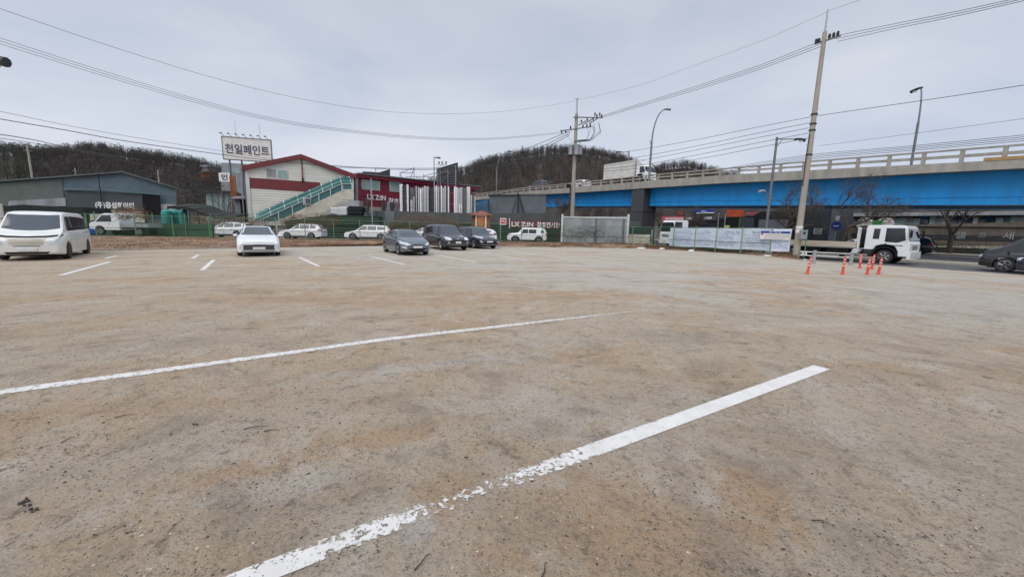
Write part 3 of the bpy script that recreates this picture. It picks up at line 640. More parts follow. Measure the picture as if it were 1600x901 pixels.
def fn_suv(kind, paint):
    def fn(root, S, patch, top, belt):
        hl = S['L']/2; W_ = S['W']; H = max(z for _, z in S['top']); b = interp(S['belt'], 0)
        wb = S['wb']; wt = S['wt']                        # windshield base / top x
        patch('windshield', 'glass_ws', [(wb-.1, -.72), (wb, -.4), (wb+.02, 0), (wb, .4), (wb-.1, .72)], [(wt+.04, -.6), (wt+.08, -.3), (wt+.08, 0), (wt+.08, .3), (wt+.04, .6)], 'z', N=12, K=8)
        zt = H-.12
        sym(patch, 'side_window', 'glass_dark', [(wb-.32, b+.05), (.05, b+.05)], [(wt+.05, zt), (.05, zt+.01)], 'y')
        sym(patch, 'side_window', 'glass_dark', [(-.02, b+.05), (-.95, b+.06)], [(-.02, zt+.01), (-.9, zt)], 'y')
        sym(patch, 'side_window', 'glass_dark', [(-1.05, b+.07), (-hl+.5, b+.14)], [(-1.0, zt), (-hl+.62, zt-.06)], 'y')
        patch('rear_window', 'glass_dark', [(-.62, b+.08), (.62, b+.08)], [(-.56, H-.14), (.56, H-.14)], 'x', -1)
        if kind == 'black':
            patch('grille', 'black', [(-.38, .72), (0, .7), (.38, .72)], [(-.44, .88), (0, .9), (.44, .88)], 'x', N=10, K=4)
            for z in (.77, .83): patch('grille_bar', 'chrome', [(-.4, z), (.4, z)], [(-.4, z+.012), (.4, z+.012)], 'x', N=8, K=1, off=.014)
            patch('emblem', 'chrome', [(-.07, .78), (.07, .78)], [(-.05, .84), (.05, .84)], 'x', N=4, K=2, off=.02)
            sym(patch, 'headlight', 'lamp_glass', [(.5, .74), (.68, .72), (.86, .74)], [(.48, .84), (.68, .92), (.86, .95)], 'x', N=8, off=.012)
            patch('bumper_trim', 'grey_metal', [(-.8, .44), (-.4, .4), (.4, .4), (.8, .44)], [(-.84, .49), (-.4, .46), (.4, .46), (.84, .49)], 'x', N=12, K=2, off=.015)
            patch('lower_intake', 'car_plastic', [(-.6, .5), (.6, .5)], [(-.66, .62), (.66, .62)], 'x', N=8, K=2)
            sym(patch, 'fog_lamp', 'lamp_glass', [(.64, .53), (.78, .54)], [(.64, .59), (.78, .6)], 'x', off=.012)
            plate(root, hl+.055, .57, w_=.42, h=.14)
        elif kind == 'blue':
            patch('grille', 'black', [(-.4, .6), (0, .58), (.4, .6)], [(-.52, .84), (0, .86), (.52, .84)], 'x', N=10, K=4)
            for z in (.65, .7, .75, .8): patch('grille_bar', 'chrome', [(-.45, z), (.45, z)], [(-.45, z+.014), (.45, z+.014)], 'x', N=8, K=1, off=.014)
            sym(patch, 'headlight', 'lamp_glass', [(.54, .78), (.86, .86)], [(.56, .88), (.87, 1.0)], 'x', N=8, off=.012)
            sym(patch, 'headlight', 'lamp_glass', [(hl-.2, .86), (hl-.6, .95)], [(hl-.2, .96), (hl-.55, 1.0)], 'y', off=.008)
            sym(patch, 'fog_lamp', 'lamp_glass', [(.62, .5), (.8, .53)], [(.62, .58), (.8, .62)], 'x', off=.012)
            patch('bumper_trim', 'grey_metal', [(-.7, .34), (-.4, .3), (.4, .3), (.7, .34)], [(-.74, .39), (-.4, .36), (.4, .36), (.74, .39)], 'x', N=12, K=2, off=.015)
            patch('lower_intake', 'black', [(-.6, .4), (.6, .4)], [(-.66, .5), (.66, .5)], 'x', N=8, K=2)
            plate(root, hl+.055, .56, w_=.52)
        else:
            patch('grille', 'black', [(-.5, .68), (.5, .68)], [(-.55, .86), (.55, .86)], 'x', N=8, K=3)
            sym(patch, 'headlight', 'lamp_glass', [(.56, .72), (.84, .76)], [(.56, .84), (.84, .9)], 'x', N=6, off=.012)
            patch('lower_intake', 'black', [(-.6, .36), (.6, .36)], [(-.66, .5), (.66, .5)], 'x', N=8, K=2)
            plate(root, hl+.05, .56)
        for sd in (1, -1):
            q = MB(); q.path([(wt-.2, sd*.6, H), (wt-.35, sd*.62, H+.05), (-hl+.9, sd*.62, H+.04), (-hl+.7, sd*.6, H-.02)], .018, 5); q.build('roof_rail', 'dark_metal', root)
            for ax in S['ax']:                            # plastic arch trims
                ar = S['r']+.055; n = 14; lo = [(ax+ar*cos(pi*k/n), S['r']+ar*sin(pi*k/n)+.012) for k in range(n+1)]; up = [(ax+(ar+.05)*cos(pi*k/n), S['r']+(ar+.05)*sin(pi*k/n)) for k in range(n+1)]
                if kind != 'plain': patch('arch_trim', 'car_plastic', lo, up, 'y', sd, off=.01, N=n, K=1)
        sym(patch, 'sill_trim', 'car_plastic', [(S['ax'][0]-.42, S['zb']+.03), (S['ax'][1]+.42, S['zb']+.03)], [(S['ax'][0]-.42, S['zb']+.14), (S['ax'][1]+.42, S['zb']+.14)], 'y', off=.012)
        mirrors(root, wb-.35, b+.07, W_, paint); shut(patch, (wb-.3, -.0, -.98), .35, b, -.03); handles(patch, root, (.18, -.75), b-.12, W_, paint)
        sym(patch, 'taillight', 'tail_red', [(.55, .9), (.86, .9)], [(.55, 1.06), (.86, 1.1)], 'x', sg=-1)
        sym(patch, 'taillight', 'tail_red', [(-hl+.02, .92), (-hl+.3, .96)], [(-hl+.02, 1.08), (-hl+.26, 1.06)], 'y')
    return fn
def suv_spec(L_, W_, H, kind, paint, hood=.98, r=.37, zb=.24, nose=1.15):
    hl = L_/2; wb = hl-nose; wt = wb-.72
    return dict(L=L_, W=W_, zb=zb, r=r, ax=(hl-.92, -hl+.98), sm=.1, wb=wb, wt=wt, tw=.24,
        top=[(-hl, 1.0), (-hl+.08, 1.2), (-hl+.32, H-.12), (-hl+.7, H-.03), (-.3, H), (wt, H-.03), (wb, hood+.05), (hl-.35, hood-.08), (hl-.08, hood-.18), (hl, hood-.3)],
        belt=[(-hl, .98), (-hl+.3, 1.08), (-1, 1.04), (wb-.2, .99), (hl-.5, .88), (hl, hood-.32)],
        roofw=[(-hl, .8), (-hl+.3, .7), (-1, .68), (wt, .68), (wb, .84), (hl-.4, .86), (hl, .82)], fn=fn_suv(kind, paint),
        plan=[(-hl, .9), (-hl+.15, .95), (-hl+.6, .99), (-1, 1), (1, 1), (hl-.5, .98), (hl-.2, .93), (hl, .82)])

def fn_van(root, S, patch, top, belt):
    hl = S['L']/2; W_ = S['W']; H = 1.9; b = 1.12
    patch('windshield', 'glass_ws', [(1.78, -.78), (1.9, -.4), (1.94, 0), (1.9, .4), (1.78, .78)], [(1.2, -.7), (1.25, -.4), (1.25, 0), (1.25, .4), (1.2, .7)], 'z', N=12, K=8)
    sym(patch, 'side_window', 'glass_dark', [(1.45, 1.2), (.62, 1.16)], [(1.12, 1.72), (.62, 1.74)], 'y')
    sym(patch, 'side_window', 'glass_dark', [(.5, 1.16), (-.85, 1.16)], [(.5, 1.74), (-.85, 1.72)], 'y')
    sym(patch, 'side_window', 'glass_dark', [(-.93, 1.16), (-2.2, 1.2)], [(-.93, 1.72), (-2.1, 1.66)], 'y')
    patch('grille', 'cream', [(-.42, .62), (0, .6), (.42, .62)], [(-.52, .86), (0, .86), (.52, .86)], 'x', N=10, K=4)
    for k in range(4):
        z = .645+.055*k; patch('grille_bar', 'grey_metal', [(-.44, z), (.44, z)], [(-.44, z+.008), (.44, z+.008)], 'x', N=8, K=1, off=.012)
    patch('hood_deflector', 'black', [(-.86, .95), (-.5, .9), (0, .885), (.5, .9), (.86, .95)], [(-.88, 1.0), (-.5, .95), (0, .93), (.5, .95), (.88, 1.0)], 'x', N=16, K=2, off=.025)
    sym(patch, 'headlight', 'lamp_glass', [(.6, .63), (.87, .66)], [(.66, .86), (.9, .92)], 'x', N=8, off=.01)
    patch('bumper_slot', 'black', [(-.34, .56), (.34, .56)], [(-.36, .585), (.36, .585)], 'x', N=6, K=1)
    patch('lower_intake', 'black', [(-.52, .27), (.52, .27)], [(-.6, .35), (.6, .35)], 'x', N=8, K=2)
    sym(patch, 'fog_lamp', 'lamp_glass', [(.62, .27), (.84, .31)], [(.62, .34), (.84, .36)], 'x', off=.008)
    plate(root, hl+.05, .45, m='plate'); mirrors(root, 1.28, 1.22, W_, 'black')
    shut(patch, (1.42, .56, -.9), .35, 1.12, -.03); handles(patch, root, (.8, .3), 1.0, W_, 'car_van')
    sym(patch, 'slide_rail', 'black', [(-.95, 1.02), (-2.3, 1.02)], [(-.95, 1.035), (-2.3, 1.035)], 'y', off=.004, K=1)
    sym(patch, 'taillight', 'tail_red', [(.7, .9), (.88, .9)], [(.7, 1.2), (.86, 1.2)], 'x', sg=-1)
VAN = dict(L=5.12, W=1.92, zb=.2, r=.34, ax=(1.68, -1.52), sm=.12,
    top=[(-2.56, 1.2), (-2.5, 1.5), (-2.3, 1.8), (-1.8, 1.89), (.6, 1.92), (1.15, 1.86), (1.9, 1.14), (2.35, .98), (2.5, .88), (2.56, .75)],
    belt=[(-2.56, 1.1), (-2, 1.14), (1.3, 1.12), (1.9, 1.03), (2.56, .72)],
    roofw=[(-2.56, .8), (-2, .8), (.8, .8), (1.2, .8), (1.9, .9), (2.56, .86)], fn=fn_van, rim='rim_dark',
    plan=[(-2.56, .92), (-2.3, .97), (-1.5, 1), (1.5, 1), (2.1, .97), (2.4, .93), (2.56, .86)])

def place(p, t): return PT(p, t)
HD = (-DD.x, -DD.y)                      # noses towards the camera side of the bays
def nose(px, py, L_, head):              # nose touches the ground below this photo pixel
    g = gnd(px, py); return (g.x-head[0]*L_/2, g.y-head[1]*L_/2, 0)
hv = (sin(R(37)), -cos(R(37)))
van = make_car('parked_van', 'white passenger van with black hood deflector parked at the left end of the bays', 'car_van', VAN, nose(46, 407.5, 5.12, hv), hv, 'van')
make_car('parked_car', 'white sedan with full-width dark grille parked facing forward beside the white van bay', 'car_white', SED, nose(406, 401, 4.95, HD), HD)
hg = (sin(R(33)), -cos(R(33)))
make_car('parked_car', 'silver-grey sedan parked closest in the row of three', 'car_grey', GSED, nose(653, 399.5, 4.53, hg), hg)
make_car('parked_suv', 'glossy black SUV with bright headlights parked between grey sedan and dark blue SUV', 'car_black', suv_spec(4.84, 1.97, 1.78, 'black', 'car_black', 1.02, .385, .25), nose(716, 391.5, 4.84, hg), hg, 'suv')
make_car('parked_suv', 'dark blue-grey SUV with slatted chrome grille at the right end of the parked row', 'car_blue', suv_spec(4.7, 1.88, 1.66, 'blue', 'car_blue', .98, .37, .22), nose(765, 389, 4.7, hg), hg, 'suv')
# cars standing in the yard behind the fence, all nose to the left
def lens(x, py_bottom, Y): p = hx(x, Y); return p
for (px, Y, nm, lb, sp, pt) in ((357, 42, 'parked_suv', 'white SUV behind the green fence, half hidden by the white sedan', suv_spec(4.5, 1.84, 1.6, 'plain', 'car_white', .95, .35), 'car_white'),
        (473, 42, 'parked_suv', 'white small SUV behind the fence below the glazed staircase, red tail lamp showing', suv_spec(4.3, 1.8, 1.58, 'plain', 'car_white', .95, .34), 'car_white'),
        (577, 43, 'parked_suv', 'white SUV behind the fence left of the silver-grey sedan, front end long and low', suv_spec(4.8, 1.86, 1.6, 'plain', 'car_white', .95, .36), 'car_white')):
    make_car(nm, lb, pt, sp, hx(px, Y), (-1, -.06), 'suv', 'white vehicles parked in the yard behind the fence')
make_car('parked_car', 'white car behind the dark blue SUV, only its rear corner showing', 'car_white', suv_spec(4.2, 1.8, 1.5, 'plain', 'car_white', .92, .34), hx(744, 41), (-1, -.05), 'car', 'white vehicles parked in the yard behind the fence')
make_car('parked_car', 'white car behind the black SUV, only a strip of its roof showing', 'car_white', suv_spec(4.2, 1.8, 1.45, 'plain', 'car_white', .92, .34), hx(662, 42.5), (-1, -.02), 'car', 'white vehicles parked in the yard behind the fence')
# boxy jeep-like off-roader
def fn_box(root, S, patch, top, belt):
    hl = S['L']/2; b = 1.08
    patch('windshield', 'glass_ws', [(.93, -.7), (.95, 0), (.93, .7)], [(.58, -.64), (.6, 0), (.58, .64)], 'z', N=8)
    sym(patch, 'side_window', 'glass_dark', [(.6, b), (-.1, b)], [(.45, 1.5), (-.1, 1.52)], 'y'); sym(patch, 'side_window', 'glass_dark', [(-.18, b), (-1.0, b)], [(-.18, 1.52), (-1.0, 1.5)], 'y')
    sym(patch, 'side_window', 'glass_dark', [(-1.5, b+.05), (-1.9, b+.1)], [(-1.55, 1.48), (-1.75, 1.45)], 'y')
    patch('rear_window', 'glass_dark', [(-.55, 1.15), (.55, 1.15)], [(-.5, 1.5), (.5, 1.5)], 'x', -1); patch('grille', 'black', [(-.55, .72), (.55, .72)], [(-.55, .9), (.55, .9)], 'x')
    sym(patch, 'headlight', 'lamp_glass', [(.6, .74), (.8, .74)], [(.6, .9), (.8, .9)], 'x'); mirrors(root, .55, 1.14, S['W'], 'black')
    sym(patch, 'sill_trim', 'car_plastic', [(.9, .28), (-.9, .28)], [(.9, .4), (-.9, .4)], 'y', off=.012)
    for sd in (1, -1):
        for ax in S['ax']:
            ar = S['r']+.055; n = 12; patch('arch_trim', 'car_plastic', [(ax+ar*cos(pi*k/n), S['r']+ar*sin(pi*k/n)+.012) for k in range(n+1)], [(ax+(ar+.09)*cos(pi*k/n), S['r']+(ar+.08)*sin(pi*k/n)) for k in range(n+1)], 'y', sd, off=.012, N=n, K=1)
    sym(patch, 'taillight', 'tail_red', [(-hl+.02, .95), (-hl+.14, .95)], [(-hl+.02, 1.12), (-hl+.14, 1.12)], 'y')
BOX = dict(L=4.25, W=1.8, zb=.28, r=.35, ax=(1.28, -1.3), sm=.06, fn=fn_box,
    top=[(-2.12, 1.2), (-2.05, 1.45), (-1.9, 1.62), (-1.6, 1.68), (.3, 1.68), (.55, 1.63), (.98, 1.12), (1.9, 1.03), (2.06, .96), (2.12, .8)], belt=[(-2.12, 1.04), (.9, 1.04), (1.7, .97), (2.12, .78)],
    roofw=[(-2.12, .82), (-1.5, .8), (.3, .8), (1.0, .88), (2.12, .86)])
make_car('parked_suv', 'small boxy white off-roader behind the fence under the red-backed shop banner', 'car_white', BOX, hx(823, 44.5), (-1, -.04), 'suv', 'white vehicles parked in the yard behind the fence')
# ------------------------------------------------------------------ bridge
BW = Wall(PT(43.5, 0).xy, PT(43.5, 100).xy)          # s = -? runs along the parapet (u = DD)
def bt(px, y, perp=43.5):
    d = ray(px, y); k = perp/(d.x*NN.x+d.y*NN.y); p = d*k; return (p.dot(DD), EYE+p.z)
BST = [(1600, 224, 248, 262.5), (1440, 237, 257, 270.5), (1300, 248, 264, 278.5), (1129, 262.5, 273.5, 286), (1023, 272, 281.5, 293), (900, 284.8, 292, 300.8), (820, 292.6, 298.8, 305), (745, 302.5, 307.5, 312.5)]
st = [(bt(p, a)[0], bt(p, a)[1], bt(p, b)[1], bt(p, c)[1]) for p, a, b, c in BST]
def ext(l, t):
    if t <= l[0][0]: a, b = l[0], l[1]
    elif t >= l[-1][0]: a, b = l[-2], l[-1]
    else: a, b = next((x, y) for x, y in zip(l, l[1:]) if x[0] <= t <= y[0])
    f = (t-a[0])/(b[0]-a[0]); f = max(-1.2, min(2.2, f)); return [a[i]+(b[i]-a[i])*f for i in range(1, len(a))]
def ribbon(mb, ts, prof):            # prof(t) -> [(perp, z)...] closed section
    vs = []; n = None
    for t in ts:
        pr = prof(t); n = len(pr)
        for p, z in pr: q = PT(p, t, z); vs.append(q)
    fs = [(i*n+k, i*n+(k+1) % n, (i+1)*n+(k+1) % n, (i+1)*n+k) for i in range(len(ts)-1) for k in range(n)]
    fs += [tuple(range(n))[::-1], tuple(range((len(ts)-1)*n, len(ts)*n))]
    return mb.add(vs, fs)
T0, T1 = -38, 128; TS = [T0+(T1-T0)*i/60 for i in range(61)]
dW = 10.5
br = thing('road_bridge', 'long overpass with bright blue steel girder and pale concrete parapet crossing behind the lot', 'bridge', (0, 0, 0))
def sec_deck(t):
    a, b, c = ext(st, t); return [(43.5, c), (43.5, b), (43.75, b), (43.75, b-.28), (43.5+dW-.25, b-.28), (43.5+dW-.25, b), (43.5+dW, b), (43.5+dW, c), (43.5+dW-.5, c+.05), (44, c+.05)]
o = ribbon(MB(), TS, sec_deck).build('deck', 'concrete', br)
gst = [(bt(p, y, 45.0)[0], bt(p, y, 45.0)[1]) for p, y in ((1600, 320.4), (1240, 320.8), (1030, 321.7), (880, 322.3), (745, 330))]
def gz(t): return ext(gst, t)[0]
def sec_g(p0, p1):
    return lambda t: [(p0, gz(t)), (p0, ext(st, t)[2]+.03), (p1, ext(st, t)[2]+.03), (p1, gz(t))]
ribbon(MB(), TS, sec_g(45.0, 47.4)).build('girder', 'blue_steel', br)
ribbon(MB(), TS, sec_g(50.4, 52.6)).build('girder', 'blue_steel', br)
def sec_fl(t): z = gz(t); return [(44.93, z-.05), (44.93, z), (47.47, z), (47.47, z-.05)]
ribbon(MB(), TS, sec_fl).build('girder_flange', 'dark_metal', br)  # dark bottom plate: the shade under the girder is put into its colour
def sec_l(t): z = gz(t)+(ext(st, t)[2]-gz(t))*.24; return [(44.94, z), (44.94, z+.05), (45, z+.05), (45, z)]
ribbon(MB(), TS, sec_l).build('girder_flange', 'blue_steel', br)
mb = MB()
for t in [T0+6*i for i in range(28)]:            # splice bands and stiffeners on the web
    z0, z1 = gz(t), ext(st, t)[2]
    q = [PT(44.975, t).xy, PT(45, t).xy, PT(45, t+.35).xy, PT(44.975, t+.35).xy]; MB().prism([tuple(v) for v in q], z0+.02, z1, 'z').build('splice_plate', 'blue_steel', br)
for pp in (43.55, 43.5+dW-.25):                    # near and far railing
    k0 = 0
    rl = MB(); ribbon(rl, TS, lambda t: [(pp, ext(st, t)[0]-.12), (pp, ext(st, t)[0]), (pp+.2, ext(st, t)[0]), (pp+.2, ext(st, t)[0]-.12)])
    ribbon(rl, TS, lambda t: [(pp+.07, ext(st, t)[1]+.36*(ext(st, t)[0]-ext(st, t)[1])), (pp+.07, ext(st, t)[1]+.58*(ext(st, t)[0]-ext(st, t)[1])), (pp+.15, ext(st, t)[1]+.58*(ext(st, t)[0]-ext(st, t)[1])), (pp+.15, ext(st, t)[1]+.36*(ext(st, t)[0]-ext(st, t)[1]))])
    rl.build('railing', 'concrete', br)
    t = bt(1576, 230)[0]-28
    while t < 118:
        a, b, c = ext(st, t); q = [PT(pp+.02, t).xy, PT(pp+.18, t).xy, PT(pp+.18, t+.24).xy, PT(pp+.02, t+.24).xy]
        MB().prism([tuple(v) for v in q], b-.01, a-.11, 'z').build('railing_post', 'concrete', br); t += 2.0 if pp < 45 else 4.0
# soil-coloured end section low on the parapet at the right
ribbon(MB(), TS, lambda t: [(48.6, ext(st, t)[1]-.27), (48.7, ext(st, t)[1]+.62), (48.9, ext(st, t)[1]+.62), (49.0, ext(st, t)[1]-.27)]).build('median_barrier', 'concrete', br)
tt = [t for t in TS if t < bt(1495, 260)[0]]
ribbon(MB(), tt, lambda t: [(43.47, ext(st, t)[1]), (43.47, ext(st, t)[1]+.22), (43.5, ext(st, t)[1]+.22), (43.5, ext(st, t)[1])]).build('plywood_strip', 'ochre', br)
tp = bt(1008, 310, 43.7)[0]
for k, (t, nm) in enumerate(((tp, 'pier'), (tp-60, 'pier'), (tp+30, 'pier'))):
    a, b, c = ext(st, t); q = [PT(43.62, t+.2), PT(43.62, t+2.15), PT(46.3, t+2.15), PT(46.3, t+.2)]
    q = [tuple(v.xy) for v in q]; z2 = bt(1000, 331)[1]
    o = MB().prism(q, -.4, z2-.03, 'z').prism(q, z2+.03, c+.02, 'z').build('pier', 'pier_clad', br)
    q = [PT(43.7, t+.3), PT(43.7, t+2.05), PT(46.2, t+2.05), PT(46.2, t+.3)]; MB().prism([tuple(v.xy) for v in q], -.4, c, 'z').build('pier_core', 'black', br)

# ------------------------------------------------------------------ trucks
def wheels_truck(root, xs_, W_, r, rim='rim'):
    for x in xs_:
        for sd in (1, -1): wheel(root, x, sd*(W_/2-.16), r, .26, rim, 6, sd)
def cab(root, L_, W_, z0, z1, paint, rake=.22, sleeper=True, bz=.95):
    # side outline of a cab-over: x=0 is the nose
    P = [(0, z0), (0, bz+.1), (-.06, bz+.25), (-rake, z1-.14), (-rake-.12, z1-.02), (-rake-.3, z1), (-L_+.12, z1), (-L_, z1-.1), (-L_, z0+.35), (-1.75, z0+.35), (-1.62, z0+.62), (-1.35, z0+.72), (-.95, z0+.72), (-.68, z0+.62), (-.52, z0+.3), (-.5, z0)]
    mb = MB(); h = W_/2
    s = mb.prism(P, -h, h).build('cab', paint, root)
    bv = s.modifiers.new('bevel', 'BEVEL'); bv.width = .05; bv.segments = 2; bv.limit_method = 'ANGLE'
    gz_ = z1-.22
    for sd in (1, -1):
        y = sd*h
        MB().prism([(-.22, bz+.3), (-rake-.12, gz_+.04), (-1.2, gz_+.04), (-1.2, bz+.18), (-.6, bz+.15)], y-sd*.01, y+sd*.008).build('door_window', 'glass_dark', root)
        if sleeper: MB().prism([(-1.5, bz+.35), (-1.48, gz_), (-1.8, gz_), (-1.82, bz+.35)], y-sd*.01, y+sd*.008).build('rear_quarter_window', 'glass_dark', root)
        MB().box(-1.22, -1.08, y, y+sd*.025, bz+.02, bz+.07).build('door_handle', 'black', root)
        MB().prism([(-.98, bz), (-.3, bz), (-.34, bz-.06), (-.9, bz-.04)], y-sd*.01, y+sd*.006).build('door_decal', 'dark_metal', root)
        m = MB(); m.box(-.02, .06, y+sd*.06, y+sd*.28, z1-.75, z1-.32); m.tube((-.1, y, z1-.28), (.02, y+sd*.16, z1-.34), .015); m.build('wing_mirror', 'black', root)
        MB().box(-.02, .025, sd*(h-.42), sd*(h-.08), z0+.08, z0+.26).build('headlight', 'lamp_glass', root)
        n = 12; c = (-1.15, z0-.02); A_ = [(c[0]+.66*cos(pi*k/n), c[1]+.62*sin(pi*k/n)) for k in range(n+1)]; B_ = [(c[0]+.56*cos(pi*k/n), c[1]+.54*sin(pi*k/n)) for k in range(n, -1, -1)]
        MB().prism(A_+B_, y-sd*.7, y+sd*.025).build('mudguard', 'black', root); MB().box(-1.8, -.5, y-sd*.4, y-sd*.75, z0-.1, z0+.7).build('wheel_housing', 'black', root)
        MB().box(-L_+.02, -1.75, y-sd*.02, y+sd*.012, z0+.05, z0+.4).build('side_skirt', 'dark_metal', root)
    ws = [(-.025, bz+.27), (-rake*.93+.03, z1-.2), (-rake-.05, z1-.2), (-.12, bz+.27)]
    m = MB().prism(ws, -h+.1, h-.1); m.build('windshield', 'glass_dark', root)
    m = MB()
    for k in range(3): m.box(-.02, .012, -.55, .55, bz-.28+.1*k, bz-.22+.1*k)
    m.build('grille', 'dark_metal', root)
    MB().box(-.08, .1, -h+.02, h-.02, z0-.12, z0+.3).build('bumper', paint, root)
    MB().box(.1, .115, -.26, .26, z0, z0+.14).build('number_plate', 'plate_green', root)
def t_of(px, perp):
    k = (px-800)/620; Y = perp/(k*.837+.548); return Vector((k*Y, Y, 0)).dot(DD)
tr = thing('flatbed_truck', 'white flatbed truck with wooden bed driving past on the road behind the orange bollards', 'truck', PT(35.15, t_of(1415, 34), -.1), atan2(HD[1], HD[0]))
cab(tr, 2.2, 2.3, .5, 2.45, 'car_white', bz=1.22)
MB().box(-8.3, -2.55, -1.15, 1.15, .95, 1.05).build('bed_floor', 'wood_bed', tr)
for sd in (1, -1): MB().box(-8.3, -2.55, sd*1.15, sd*1.2, .88, 1.3).build('bed_side', 'wood_bed', tr)
MB().box(-2.55, -2.5, -1.1, 1.1, 1.0, 2.2).build('headboard', 'dark_metal', tr)
for sd in (1, -1): MB().box(-2.62, -2.45, sd*1.2, sd*1.1, .9, 2.3).build('headboard_post', 'white_paint_metal', tr)
MB().box(-8.3, -2.55, -1.215, -1.201, .88, .96).build('bed_rail', 'grey_metal', tr)
mb = MB()
for sd in (1, -1): mb.box(-8.2, -.6, sd*.4-.05, sd*.4+.05, .62, .86); mb.box(-8.2, -2.6, sd*1.0-.03, sd*1.0+.03, .5, .56)
mb.box(-4.2, -3.0, -1.1, -.5, .42, .84); mb.box(-8.2, -.8, -.9, .9, .55, .7); mb.build('chassis', 'black', tr)
MB().box(-5.6, -4.6, -1.12, -.55, .4, .8).build('side_locker', 'black', tr)
m = MB(); m.lathe([(.16, -.3), (.19, -.2), (.19, .5), (.16, .6)], 12, (0, 0, 0), 'y'); o = m.build('air_tank', 'white_paint_metal', tr, loc=(-2.6, -1.0, .72))
wheels_truck(tr, (-1.15, -6.2, -7.3), 2.3, .45)
tb = bt(998, 280, 46.5)[0]; zdk = ext(st, tb)[1]-.26
bt2 = thing('box_truck', 'white box truck crossing the bridge above the blue girder', 'truck', PT(47.4, t_of(999, 46.3), zdk+.5), atan2(HD[1], HD[0]))
cab(bt2, 1.8, 2.1, .5, 2.35, 'car_white', rake=.45, sleeper=False, bz=1.15)
mb = MB().box(-8.0, -2.05, -1.2, 1.2, .95, 3.2); o = mb.build('cargo_box', 'white_wall', bt2)
mb = MB().prism([(-1.8, 2.3), (-.75, 2.36), (-1.1, 2.75), (-1.8, 3.15)], -1.05, 1.05); mb.build('wind_deflector', 'white_paint_metal', bt2)
MB().box(-7.9, -.5, -.5, .5, .55, .95).build('chassis', 'black', bt2); wheels_truck(bt2, (-1.15, -6.2), 2.2, .42)
# road traffic
HL_ = (DD.x, DD.y)
def on_road(px, perp_near, W_, L_, head, front=True):
    t = t_of(px, perp_near); c = PT(perp_near+W_/2, t, -.1); return c-Vector((head[0], head[1], 0))*L_/2 if front else c+Vector((head[0], head[1], 0))*L_/2
make_car('moving_suv', 'dark navy SUV on the road with silver rims, nose pointing left at the right edge', 'car_black', suv_spec(5.0, 1.98, 1.9, 'plain', 'car_black', 1.27, .38, .25, nose=.66), on_road(1528, 33.4, 1.95, 4.9, HL_), HL_, 'suv')
make_car('moving_suv', 'dark vehicle cut off by the right edge, nearest on the road', 'car_black', suv_spec(4.9, 1.95, 1.9, 'plain', 'car_black', 1.2, .39, .25, nose=.8), on_road(1586, 30.9, 1.95, 4.9, HL_), HL_, 'suv')
make_car('moving_suv', 'black SUV with red tail lamps across the road ahead of the truck cab', 'car_black', dict(suv_spec(4.6, 1.9, 1.75, 'plain', 'car_black', 1.05, .37, .22)), on_road(1450, 55.4, 1.9, 4.6, HL_, False), HL_, 'suv')
make_car('moving_car', 'white car behind the truck bed, only its curved roof showing', 'car_white', dict(SED), on_road(1272, 41.5, 1.86, 4.95, HL_), HL_, 'car')
zc = lambda px: ext(st, t_of(px, 44.8))[1]-.26
c1 = on_road(820, 44.9, 1.8, 4.6, HL_); c1.z = zc(840)+.45
make_car('bridge_car', 'dark grey van-like car on the bridge left of the centre utility pole', 'car_blue', suv_spec(4.4, 1.8, 1.85, 'plain', 'car_blue', 1.05, .33), c1, HL_, 'car', 'cars crossing the bridge')
c1 = on_road(878, 44.9, 1.8, 4.6, HL_); c1.z = zc(886)+.05
make_car('bridge_car', 'silver car low behind the bridge railing beside the centre utility pole', 'white_paint_metal', suv_spec(4.4, 1.8, 1.5, 'plain', 'white_paint_metal', .92, .33), c1, HL_, 'car', 'cars crossing the bridge')
# small trucks behind the fence
t3 = thing('parked_truck', 'white small truck cab standing behind the left fence under the dark warehouse', 'truck', hx(152, 36.4)+Vector((0, 0, .22)), pi+.05)
cb = MB(); P = [(0, .45), (0, .95), (-.12, 1.08), (-.5, 1.2), (-1.15, 1.85), (-1.4, 1.92), (-2.5, 1.92), (-2.62, 1.8), (-2.62, .45), (-1.3, .45), (-1.2, .7), (-1.0, .82), (-.75, .82), (-.55, .7), (-.45, .45)]
cb.prism(P, -.85, .85); o = cb.build('cab', 'car_white', t3); bv = o.modifiers.new('bevel', 'BEVEL'); bv.width = .06; bv.segments = 3; bv.limit_method = 'ANGLE'
for sd in (1, -1):
    MB().prism([(-.62, 1.18), (-1.2, 1.74), (-1.95, 1.76), (-1.95, 1.2)], sd*.85-.01, sd*.85+sd*.012).build('door_window', 'glass_dark', t3)
    MB().box(-.02, .02, sd*.5, sd*.8, .75, .92).build('headlight', 'lamp_glass', t3); MB().box(-1.8, -1.68, sd*.85, sd*.87, 1.0, 1.05).build('door_handle', 'black', t3)
MB().prism([(-.56, 1.24), (-1.14, 1.84), (-1.17, 1.84), (-.6, 1.24)], -.75, .75).build('windshield', 'glass_dark', t3)
MB().box(-5.0, -2.7, -.85, .85, .75, 1.05).build('cargo_bed', 'panel_pale', t3); wheels_truck(t3, (-.88, -4.2), 1.7, .33)
t4 = thing('parked_truck', 'white delivery truck cab behind the left end of the bluish banner', 'truck', hx(1040, 41), pi+.25)
cab(t4, 1.9, 1.9, .55, 2.75, 'car_white', rake=.25, sleeper=False, bz=1.35); MB().box(-6, -2.0, -1, 1, .8, 2.1).build('cargo_bed', 'black', t4); wheels_truck(t4, (-1.15, -5), 1.9, .4)

